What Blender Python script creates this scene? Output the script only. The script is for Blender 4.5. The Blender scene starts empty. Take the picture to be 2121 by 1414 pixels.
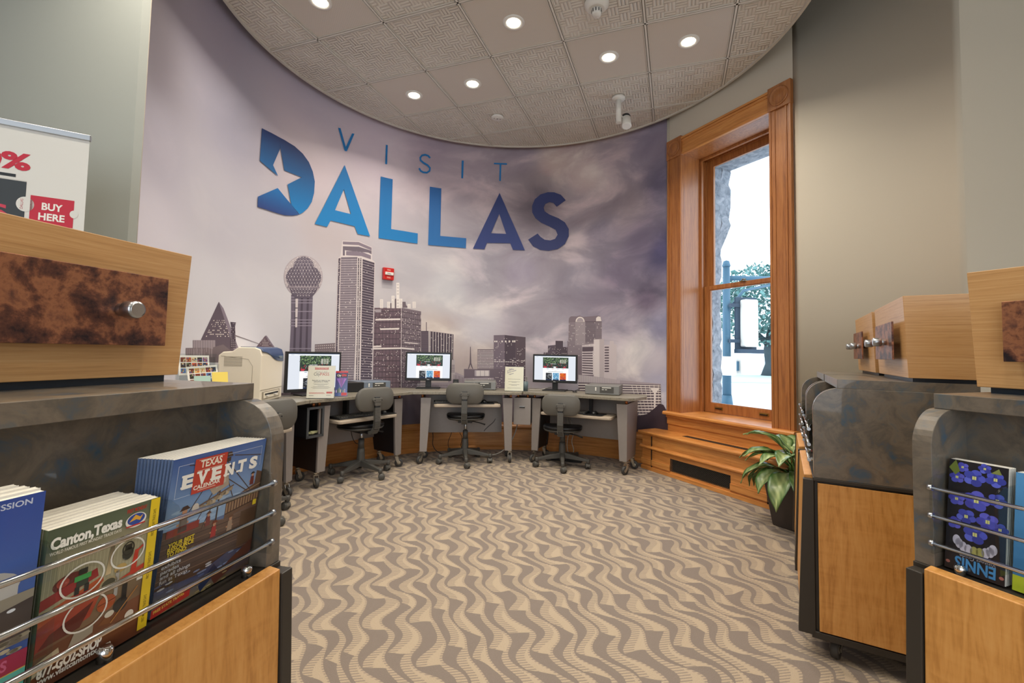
import bpy, bmesh, math, random
from mathutils import Vector, Matrix
from math import sin, cos, pi, radians, hypot, atan2, sqrt

random.seed(7)
SC = bpy.context.scene
COL = SC.collection
EYE = 1.12          # camera height above the carpet

# ------------------------------------------------------------------ camera
pitch, roll = .0505, .0188
r0 = Vector((1, 0, 0)); F = Vector((0, cos(pitch), sin(pitch))); u0 = r0.cross(F)
rv = cos(roll) * r0 + sin(roll) * u0
uv = -sin(roll) * r0 + cos(roll) * u0
cd = bpy.data.cameras.new('camera'); cam = bpy.data.objects.new('camera', cd); COL.objects.link(cam)
cam.matrix_world = Matrix(((rv.x, uv.x, -F.x, 0), (rv.y, uv.y, -F.y, 0), (rv.z, uv.z, -F.z, EYE), (0, 0, 0, 1)))
cd.sensor_width = 36; cd.sensor_fit = 'HORIZONTAL'; cd.lens = 945.07 / 2121 * 36
cd.shift_x = -3.93 / 2121; cd.shift_y = -25.1 / 2121
cd.clip_start = .02; cd.clip_end = 300
SC.camera = cam

# ------------------------------------------------------------------ light of the place
world = bpy.data.worlds.new('sky'); SC.world = world; world.use_nodes = True
bg = world.node_tree.nodes['Background']
bg.inputs[0].default_value = (.84, .92, 1.0, 1)
bg.inputs[1].default_value = 2.5
SC.view_settings.view_transform = 'Standard'; SC.view_settings.look = 'None'
SC.view_settings.exposure = 0.42; SC.view_settings.gamma = 1; SC.view_settings.use_curve_mapping = False
LAMP_W = 9.5           # watts of one recessed lamp over the round room
HALL_FILL_W = 8.0          # watts of one added fill lamp, out of view behind the camera
LAMP_COL = (1, .92, .79)

def lamp_light(parent, w, size=.1, spread=128, z=-.012):
    l = bpy.data.lights.new('lamp_light', 'AREA'); l.shape = 'DISK'; l.size = size; l.energy = w
    l.color = LAMP_COL; l.spread = radians(spread)
    o = bpy.data.objects.new('lamp_light', l); COL.objects.link(o); o.parent = parent; o.location = (0, 0, z)
    return o

# ------------------------------------------------------------------ helpers
def lin(h, a=1):
    if isinstance(h, str):
        c = [int(h[i:i + 2], 16) / 255 for i in (0, 2, 4)]
    else:
        c = list(h)
    return tuple((x / 12.92 if x <= .04045 else ((x + .055) / 1.055) ** 2.4) for x in c[:3]) + (a,)

def tag(o, label=None, cat=None, group=None, kind=None):
    if label: o['label'] = label
    if cat: o['category'] = cat
    if group: o['group'] = group
    if kind: o['kind'] = kind
    return o

def empty(name, loc, rz=0, label=None, cat=None, group=None, kind=None):
    o = bpy.data.objects.new(name, None); COL.objects.link(o)
    o.location = loc; o.rotation_euler = (0, 0, rz); o.empty_display_size = .05
    return tag(o, label, cat, group, kind)

def copy_tree(o, parent=None):
    c = o.copy(); COL.objects.link(c); c.parent = parent
    for ch in [x for x in bpy.data.objects if x.parent == o]:
        copy_tree(ch, c)
    return c

class MB:
    """collects simple solids and links them as one mesh object"""
    def __init__(s, T=None):
        s.v = []; s.f = []; s.m = []; s.s = []; s.T = T or Matrix()
    def add(s, vs, fs, mat=0, smooth=False):
        b = len(s.v); s.v += [s.T @ Vector(v) for v in vs]
        s.f += [tuple(b + i for i in f) for f in fs]; s.m += [mat] * len(fs); s.s += [smooth] * len(fs)
        return s
    def box(s, x0, x1, y0, y1, z0, z1, mat=0):
        return s.add([(x, y, z) for z in (z0, z1) for y in (y0, y1) for x in (x0, x1)],
                     [(0, 1, 3, 2), (4, 6, 7, 5), (0, 4, 5, 1), (2, 3, 7, 6), (0, 2, 6, 4), (1, 5, 7, 3)], mat)
    def rbox(s, c, size, R=None, mat=0):
        T = s.T; s.T = T @ Matrix.Translation(c) @ (R.to_4x4() if R else Matrix())
        a, b, d = [q / 2 for q in size]; s.box(-a, a, -b, b, -d, d, mat); s.T = T; return s
    def prism(s, pts, lo, hi, axis='z', mat=0, smooth=False):
        n = len(pts)
        def P(p, h):
            return (p[0], p[1], h) if axis == 'z' else ((h, p[0], p[1]) if axis == 'x' else (p[0], h, p[1]))
        vs = [P(p, lo) for p in pts] + [P(p, hi) for p in pts]
        s.add(vs, [tuple(range(n))[::-1], tuple(range(n, 2 * n))], mat)
        b = len(s.v) - 2 * n
        for i in range(n):
            j = (i + 1) % n
            s.f.append((b + i, b + j, b + n + j, b + n + i)); s.m.append(mat); s.s.append(smooth)
        return s
    def frustum(s, a, b, z0, z1, mat=0):
        """a,b = (x0,x1,y0,y1) at z0 and z1"""
        vs = [(x, y, z0) for y in a[2:] for x in a[:2]] + [(x, y, z1) for y in b[2:] for x in b[:2]]
        return s.add(vs, [(0, 1, 3, 2), (4, 6, 7, 5), (0, 4, 5, 1), (2, 3, 7, 6), (0, 2, 6, 4), (1, 5, 7, 3)], mat)
    def tube(s, pts, r, n=8, mat=0, cap=True, closed=False):
        pts = [Vector(p) for p in pts]; N = len(pts); rs = r if isinstance(r, (list, tuple)) else [r] * N
        vs = []; up = None
        for i, p in enumerate(pts):
            if closed: t = (pts[(i + 1) % N] - pts[i - 1])
            else: t = (pts[min(i + 1, N - 1)] - pts[max(i - 1, 0)])
            t.normalize()
            if up is None:
                up = Vector((0, 0, 1)) if abs(t.z) < .9 else Vector((1, 0, 0))
            up = (up - t * up.dot(t)); up.normalize(); q = t.cross(up)
            for k in range(n):
                a = 2 * pi * k / n
                vs.append(p + up * cos(a) * rs[i] + q * sin(a) * rs[i])
        fs = []
        for i in range(N if closed else N - 1):
            j = (i + 1) % N
            for k in range(n):
                k2 = (k + 1) % n; fs.append((i * n + k, i * n + k2, j * n + k2, j * n + k))
        s.add(vs, fs, mat, True)
        if cap and not closed:
            b = len(s.v) - N * n
            s.f += [tuple(b + k for k in range(n))[::-1], tuple(b + (N - 1) * n + k for k in range(n))]
            s.m += [mat] * 2; s.s += [False] * 2
        return s
    def cyl(s, p0, p1, r, r1=None, n=20, mat=0):
        return s.tube([p0, p1], [r, r if r1 is None else r1], n, mat)
    def lathe(s, prof, c=(0, 0, 0), n=28, mat=0, ax=None, smooth=True, cap=True):
        """prof = [(r,z)...] about local z through c; ax optional rotation matrix"""
        T = s.T; s.T = T @ Matrix.Translation(c) @ (ax.to_4x4() if ax else Matrix())
        vs = [(r * cos(2 * pi * k / n), r * sin(2 * pi * k / n), z) for r, z in prof for k in range(n)]
        fs = [(i * n + k, i * n + (k + 1) % n, (i + 1) * n + (k + 1) % n, (i + 1) * n + k) for i in range(len(prof) - 1) for k in range(n)]
        s.add(vs, fs, mat, smooth)
        b = len(s.v) - len(vs)
        if cap and prof[0][0] > 1e-5: s.f.append(tuple(b + k for k in range(n))[::-1]); s.m.append(mat); s.s.append(False)
        if cap and prof[-1][0] > 1e-5: s.f.append(tuple(b + len(vs) - n + k for k in range(n))); s.m.append(mat); s.s.append(False)
        s.T = T; return s
    def ball(s, c, rad, n=16, mat=0, R=None):
        rx, ry, rz = rad if isinstance(rad, (tuple, list)) else (rad,) * 3
        m = n // 2; vs = []
        for i in range(m + 1):
            a = pi * i / m - pi / 2
            for k in range(n):
                b = 2 * pi * k / n; q = Vector((rx * cos(a) * cos(b), ry * cos(a) * sin(b), rz * sin(a)))
                if R: q = R @ q
                vs.append(Vector(c) + q)
        return s.add(vs, [(i * n + k, i * n + (k + 1) % n, (i + 1) * n + (k + 1) % n, (i + 1) * n + k) for i in range(m) for k in range(n)], mat, True)
    def build(s, name, mats, parent=None, bevel=0, seg=2, weld=True):
        me = bpy.data.meshes.new(name)
        me.from_pydata([tuple(v) for v in s.v], [], s.f)
        me.polygons.foreach_set('material_index', s.m); me.polygons.foreach_set('use_smooth', s.s)
        bm = bmesh.new(); bm.from_mesh(me)
        if weld: bmesh.ops.remove_doubles(bm, verts=bm.verts, dist=1e-6)
        bmesh.ops.recalc_face_normals(bm, faces=bm.faces); bm.to_mesh(me); bm.free()
        for m in (mats if isinstance(mats, (list, tuple)) else [mats]): me.materials.append(m)
        o = bpy.data.objects.new(name, me); COL.objects.link(o); o.parent = parent
        if bevel:
            b = o.modifiers.new('bevel', 'BEVEL'); b.width = bevel; b.segments = seg; b.limit_method = 'ANGLE'; b.angle_limit = radians(40)
            b.harden_normals = False
        return o

def rrect(w, h, r, n=5, cx=0, cy=0):
    out = []
    for qx, qy, a0 in ((1, 1, 0), (-1, 1, 90), (-1, -1, 180), (1, -1, 270)):
        for i in range(n + 1):
            a = radians(a0 + 90 * i / n)
            out.append((cx + qx * (w / 2 - r) + r * cos(a), cy + qy * (h / 2 - r) + r * sin(a)))
    return out

# ------------------------------------------------------------------ flat prints (posters, covers, screens, the wall picture)
FONT = {}
def glyphs(text, offset=0.0):
    key = (text, offset)
    if key not in FONT:
        c = bpy.data.curves.new('t', 'FONT'); c.body = text; c.size = 1; c.offset = offset; c.resolution_u = 3
        o = bpy.data.objects.new('t', c); COL.objects.link(o)
        dg = bpy.context.evaluated_depsgraph_get(); me = bpy.data.meshes.new_from_object(o.evaluated_get(dg))
        vs = [(v.co.x, v.co.y) for v in me.vertices]; fs = [tuple(p.vertices) for p in me.polygons]
        bpy.data.objects.remove(o); bpy.data.meshes.remove(me); bpy.data.curves.remove(c)
        FONT[key] = (vs, fs)
    return FONT[key]

class Print:
    def __init__(s): s.v = []; s.f = []; s.c = []
    def poly(s, pts, col, h=1):
        b = len(s.v); s.v += [(p[0], p[1], h) for p in pts]; s.f.append(tuple(range(b, b + len(pts))))
        cs = [lin(c) for c in col] if isinstance(col, (list, tuple)) and isinstance(col[0], str) else [lin(col)] * len(pts)
        s.c.append(cs); return s
    def rect(s, x, y, w, hgt, col, h=1, skew=0):
        return s.poly([(x, y), (x + w, y), (x + w + skew, y + hgt), (x + skew, y + hgt)], col, h)
    def disc(s, x, y, rx, ry, col, h=1, n=20):
        return s.poly([(x + rx * cos(2 * pi * i / n), y + ry * sin(2 * pi * i / n)) for i in range(n)], col, h)
    def ring(s, x, y, rx, ry, w, col, h=1, n=28):
        for i in range(n):
            a, b = 2 * pi * i / n, 2 * pi * (i + 1) / n
            s.poly([(x + rx * cos(a), y + ry * sin(a)), (x + rx * cos(b), y + ry * sin(b)), (x + (rx - w) * cos(b), y + (ry - w) * sin(b)), (x + (rx - w) * cos(a), y + (ry - w) * sin(a))], col, h)
        return s
    def line(s, a, b, w, col, h=1):
        dx, dy = b[0] - a[0], b[1] - a[1]; l = hypot(dx, dy) or 1; nx, ny = -dy / l * w / 2, dx / l * w / 2
        return s.poly([(a[0] + nx, a[1] + ny), (b[0] + nx, b[1] + ny), (b[0] - nx, b[1] - ny), (a[0] - nx, a[1] - ny)], col, h)
    def text(s, t, x, y, size, col, h=3, bold=0.0, width=None, rot=0, center=False, slab=False, italic=0):
        vs, fs = glyphs(t, bold)
        if not vs: return s
        x0 = min(v[0] for v in vs); x1 = max(v[0] for v in vs)
        sx = (width / (x1 - x0)) if width else size
        ox = -(x0 + x1) / 2 if center else -x0
        b = len(s.v); c, sn = cos(rot), sin(rot)
        for vx, vy in vs:
            px, py = (vx + ox) * sx + italic * vy * size, vy * size
            s.v.append((x + px * c - py * sn, y + px * sn + py * c, h))
        s.f += [tuple(b + i for i in f) for f in fs]; s.c += [[lin(col)] * len(f) for f in fs]
        return s
    def build(s, name, mat, parent=None, fn=None, step=.00025, slice_x=None):
        bm = bmesh.new(); cl = bm.loops.layers.float_color.new('Col')
        vs = [bm.verts.new(v) for v in s.v]
        for f, c in zip(s.f, s.c):
            try: fc = bm.faces.new([vs[i] for i in f])
            except ValueError: continue
            fc.normal_update()
            if fc.normal.z < 0: fc.normal_flip()
            k = {id(vs[i]): cc for i, cc in zip(f, c)}
            for lp in fc.loops: lp[cl] = k[id(lp.vert)]
        if slice_x:
            x = slice_x[0]
            while x < slice_x[1]:
                bmesh.ops.bisect_plane(bm, geom=bm.verts[:] + bm.edges[:] + bm.faces[:], plane_co=(x, 0, 0), plane_no=(1, 0, 0), dist=1e-6)
                x += slice_x[2]
            bmesh.ops.triangulate(bm, faces=[f for f in bm.faces if len(f.verts) > 4])
        for v in bm.verts:
            v.co = fn(v.co.x, v.co.y, v.co.z * step) if fn else Vector((v.co.x, v.co.y, v.co.z * step))
        me = bpy.data.meshes.new(name); bm.to_mesh(me); bm.free()
        me.materials.append(mat); o = bpy.data.objects.new(name, me); COL.objects.link(o); o.parent = parent
        return o

# ------------------------------------------------------------------ materials
def newmat(name):
    m = bpy.data.materials.new(name); m.use_nodes = True
    return m, m.node_tree.nodes, m.node_tree.links, m.node_tree.nodes['Principled BSDF']
def mat(name, col, rough=.5, metal=0, spec=.5, bump=0, bscale=200, var=0, emit=0, coat=0):
    m, N, L, P = newmat(name)
    c = lin(col); P.inputs['Base Color'].default_value = c; P.inputs['Roughness'].default_value = rough
    P.inputs['Metallic'].default_value = metal; P.inputs['Specular IOR Level'].default_value = spec
    if coat: P.inputs['Coat Weight'].default_value = coat; P.inputs['Coat Roughness'].default_value = .15
    if emit: P.inputs['Emission Color'].default_value = c; P.inputs['Emission Strength'].default_value = emit
    if bump or var:
        tc = N.new('ShaderNodeTexCoord'); n = N.new('ShaderNodeTexNoise'); n.inputs['Scale'].default_value = bscale; n.inputs['Detail'].default_value = 3
        L.new(tc.outputs['Object'], n.inputs['Vector'])
        if bump:
            b = N.new('ShaderNodeBump'); b.inputs['Strength'].default_value = bump; b.inputs['Distance'].default_value = .002
            L.new(n.outputs['Fac'], b.inputs['Height']); L.new(b.outputs[0], P.inputs['Normal'])
        if var:
            r = N.new('ShaderNodeMapRange'); r.inputs['To Min'].default_value = 1 - var; r.inputs['To Max'].default_value = 1 + var
            L.new(n.outputs['Fac'], r.inputs['Value']); mx = N.new('ShaderNodeMix'); mx.data_type = 'RGBA'; mx.blend_type = 'MULTIPLY'; mx.inputs[0].default_value = 1
            mx.inputs[6].default_value = c; L.new(r.outputs[0], mx.inputs[7]); L.new(mx.outputs[2], P.inputs['Base Color'])
    return m
def ramp(N, stops):
    r = N.new('ShaderNodeValToRGB'); e = r.color_ramp.elements
    while len(e) < len(stops): e.new(.5)
    for i, (p, c) in enumerate(stops): e[i].position = p; e[i].color = lin(c)
    return r
def wood(name, dark, mid, light, scale=(1, 1, 1), rings=9, rough=.38, curly=0, coat=.25, axis=None):
    """scale stretches the grain; the small one is along the grain"""
    m, N, L, P = newmat(name)
    tc = N.new('ShaderNodeTexCoord'); mp = N.new('ShaderNodeMapping'); mp.inputs['Scale'].default_value = scale
    L.new(tc.outputs['Object'], mp.inputs['Vector'])
    n1 = N.new('ShaderNodeTexNoise'); n1.inputs['Scale'].default_value = rings; n1.inputs['Detail'].default_value = 5; n1.inputs['Roughness'].default_value = .6
    n1.inputs['Distortion'].default_value = .6 + curly; L.new(mp.outputs[0], n1.inputs['Vector'])
    n2 = N.new('ShaderNodeTexNoise'); n2.inputs['Scale'].default_value = rings * 7; n2.inputs['Detail'].default_value = 2; L.new(mp.outputs[0], n2.inputs['Vector'])
    ad = N.new('ShaderNodeMath'); ad.operation = 'MULTIPLY_ADD'; ad.inputs[1].default_value = .35; L.new(n2.outputs['Fac'], ad.inputs[0]); L.new(n1.outputs['Fac'], ad.inputs[2])
    last = ad
    if curly:
        w = N.new('ShaderNodeTexNoise'); w.inputs['Scale'].default_value = 14; w.inputs['Detail'].default_value = 2; w.inputs['Distortion'].default_value = 1.2
        mp2 = N.new('ShaderNodeMapping'); mp2.inputs['Scale'].default_value = (.45, .45, 2.2); L.new(tc.outputs['Object'], mp2.inputs['Vector']); L.new(mp2.outputs[0], w.inputs['Vector'])
        a2 = N.new('ShaderNodeMath'); a2.operation = 'MULTIPLY_ADD'; a2.inputs[1].default_value = .3; L.new(w.outputs['Fac'], a2.inputs[0]); L.new(ad.outputs[0], a2.inputs[2])
        a3 = N.new('ShaderNodeMath'); a3.operation = 'ADD'; a3.inputs[1].default_value = -.15; L.new(a2.outputs[0], a3.inputs[0]); last = a3
    r = ramp(N, [(.45, dark), (.66, mid), (.88, light)]); L.new(last.outputs[0], r.inputs[0]); L.new(r.outputs[0], P.inputs['Base Color'])
    P.inputs['Roughness'].default_value = rough; P.inputs['Coat Weight'].default_value = coat; P.inputs['Coat Roughness'].default_value = .22
    b = N.new('ShaderNodeBump'); b.inputs['Strength'].default_value = .12; b.inputs['Distance'].default_value = .001; L.new(last.outputs[0], b.inputs['Height']); L.new(b.outputs[0], P.inputs['Normal'])
    return m
def patches(name, stops, scale=12, detail=6, rough=.4, metal=0, dist=.8, coat=0, spec=.5):
    m, N, L, P = newmat(name); tc = N.new('ShaderNodeTexCoord'); n = N.new('ShaderNodeTexNoise')
    n.inputs['Scale'].default_value = scale; n.inputs['Detail'].default_value = detail; n.inputs['Roughness'].default_value = .65; n.inputs['Distortion'].default_value = dist
    L.new(tc.outputs['Object'], n.inputs['Vector']); r = ramp(N, stops); L.new(n.outputs['Fac'], r.inputs[0]); L.new(r.outputs[0], P.inputs['Base Color'])
    P.inputs['Roughness'].default_value = rough; P.inputs['Metallic'].default_value = metal; P.inputs['Coat Weight'].default_value = coat; P.inputs['Specular IOR Level'].default_value = spec
    return m
def printmat(name, rough=.45, emit=0, coat=0, spec=.5):
    m, N, L, P = newmat(name); a = N.new('ShaderNodeVertexColor'); a.layer_name = 'Col'
    L.new(a.outputs[0], P.inputs['Base Color']); P.inputs['Roughness'].default_value = rough; P.inputs['Coat Weight'].default_value = coat
    P.inputs['Specular IOR Level'].default_value = spec
    if emit:
        N_ = P.inputs['Base Color'].links[0]; L.remove(N_); P.inputs['Base Color'].default_value = (.01, .01, .01, 1)
        L.new(a.outputs[0], P.inputs['Emission Color']); P.inputs['Emission Strength'].default_value = emit
        P.inputs['Specular IOR Level'].default_value = .2
    return m
def glassmat(name, tint=(1, 1, 1), gloss=.12, rough=.02):
    m, N, L, P = newmat(name); N.remove(P)
    t = N.new('ShaderNodeBsdfTransparent'); t.inputs[0].default_value = tint + (1,)
    g = N.new('ShaderNodeBsdfGlossy'); g.inputs['Roughness'].default_value = rough
    fr = N.new('ShaderNodeFresnel'); fr.inputs[0].default_value = 1.45
    ad = N.new('ShaderNodeMath'); ad.operation = 'MULTIPLY_ADD'; ad.inputs[1].default_value = .8; ad.inputs[2].default_value = 0; L.new(fr.outputs[0], ad.inputs[0])
    ge = N.new('ShaderNodeNewGeometry'); iv = N.new('ShaderNodeMath'); iv.operation = 'SUBTRACT'; iv.inputs[0].default_value = 1; L.new(ge.outputs['Backfacing'], iv.inputs[1])
    ml = N.new('ShaderNodeMath'); ml.operation = 'MULTIPLY'; L.new(ad.outputs[0], ml.inputs[0]); L.new(iv.outputs[0], ml.inputs[1]); ad = ml
    mx = N.new('ShaderNodeMixShader'); L.new(ad.outputs[0], mx.inputs[0]); L.new(t.outputs[0], mx.inputs[1]); L.new(g.outputs[0], mx.inputs[2])
    L.new(mx.outputs[0], N['Material Output'].inputs['Surface']); return m

M = {}
M['cream'] = mat('cream_wall_paint', 'c6bcaa', .75, bump=.06, bscale=300)
M['grey_wall'] = mat('grey_wall_paint', 'a0a29b', .75, bump=.06, bscale=300)
M['upper'] = mat('upper_void_paint', '8a8478', .8)
M['trim_white'] = mat('ceiling_rim_white', 'c9c3b8', .5)
M['grid'] = mat('ceiling_grid_white', 'd8d2c8', .5)
M['oak'] = wood('honey_oak_trim', '834f2a', 'a06434', 'b0743f', (9, 9, .5), 5)
M['oak_h'] = wood('honey_oak_boards', 'a86b30', 'c58141', 'd59650', (.6, .6, 14), 4)
M['maple'] = wood('figured_maple_veneer', 'af7636', 'c88d48', 'd29a56', (5, 5, .55), 5, curly=1.0, rough=.42, coat=.1)
M['boxwood'] = wood('straight_grain_oak_veneer', 'b08250', 'c4955f', 'cda26e', (.6, .6, 30), 6, rough=.4)
M['laminate'] = patches('mottled_slate_laminate', [(.32, '3f5363'), (.43, '5d564d'), (.56, '72675a'), (.70, '565d60')], 13, 8, .34, dist=.6, coat=.35)  # mottled tones; the blue ones also carry cool window light
M['bronze'] = mat('dark_bronze_metal', '3a352f', .42, .3)
M['copper'] = patches('patinated_copper', [(.36, '2c2429'), (.46, '6a4438'), (.54, 'a87050'), (.62, '7c5242'), (.70, '382b32')], 15, 10, .4, .5, .12)
M['steel'] = mat('brushed_steel', 'b9bcc0', .28, 1)
M['chrome'] = mat('chrome', 'd5d5d5', .12, 1)
M['copper_post'] = mat('copper_post', 'c07a4c', .35, .8)
M['acrylic'] = glassmat('clear_acrylic', (.90, .92, .92), .6, .06)
M['glass'] = glassmat('window_glass', (.93, .97, 1.0), .3)
M['desk_top'] = patches('grey_stone_desktop', [(.35, '6f695e'), (.55, '8b8475'), (.7, '7a7468')], 60, 4, .35)
M['desk_grey'] = mat('grey_metallic_laminate', '8d8682', .42, .25, var=.06, bscale=30)
M['desk_black'] = mat('black_side_laminate', '1d1c1f', .4)
M['tray'] = mat('beige_tray_laminate', 'ab9d8c', .4)
M['black'] = mat('black_plastic', '1c1c1d', .45, bump=.05, bscale=500)
M['dgrey'] = mat('dark_grey_plastic', '474541', .5, bump=.08, bscale=600)
M['mgrey'] = mat('mid_grey_plastic', '5a5751', .48, bump=.08, bscale=600)
M['seat'] = mat('black_vinyl_seat', '0d0f14', .38)
M['rubber'] = mat('rubber_wheel', '3c3a38', .6)
M['wheel_hub'] = mat('caster_hub_metal', 'b5aea0', .3, .8)
M['pc'] = mat('silver_grey_computer_case', '83827f', .4, .4)
M['pc_blue'] = mat('blue_grey_computer_case', '8592a3', .35, .4)
M['beige'] = mat('cream_printer_plastic', 'e6dcc8', .42)
M['beige_dk'] = mat('cream_printer_shadow_gap', '9a9180', .5)
M['navy'] = mat('navy_printer_plastic', '2d456e', .3)
M['white'] = mat('white_plastic', 'dedbd4', .45)
M['red'] = mat('red_plastic', 'c01f1c', .35)
M['paper'] = mat('white_paper', 'e6e2da', .6)
M['page_edge'] = mat('page_edges', 'd8d2c4', .7, var=.15, bscale=400)
M['print'] = printmat('printed_paper', .35, coat=.3)
M['matte_print'] = printmat('matte_print', .6)
M['screen'] = printmat('lit_screen', .3, emit=.74)
M['lamp_glow'] = mat('lamp_lens_glow', 'fff4dc', .5, emit=14)
M['spot_glow'] = mat('spot_lens_glow', 'ffe9c4', .5, emit=9)
M['mesh_dark'] = mat('dark_void', '1b1510', .8)
M['brass'] = mat('aged_brass', '9a7a3e', .35, .8)
M['pot'] = mat('dark_brown_planter', '3f3733', .45, .1)
M['soil'] = mat('potting_soil', '2a2018', .9)
M['cable_black'] = mat('black_cable', '151515', .5)
M['cable_white'] = mat('grey_white_cable', 'b5b0a5', .5)
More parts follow.
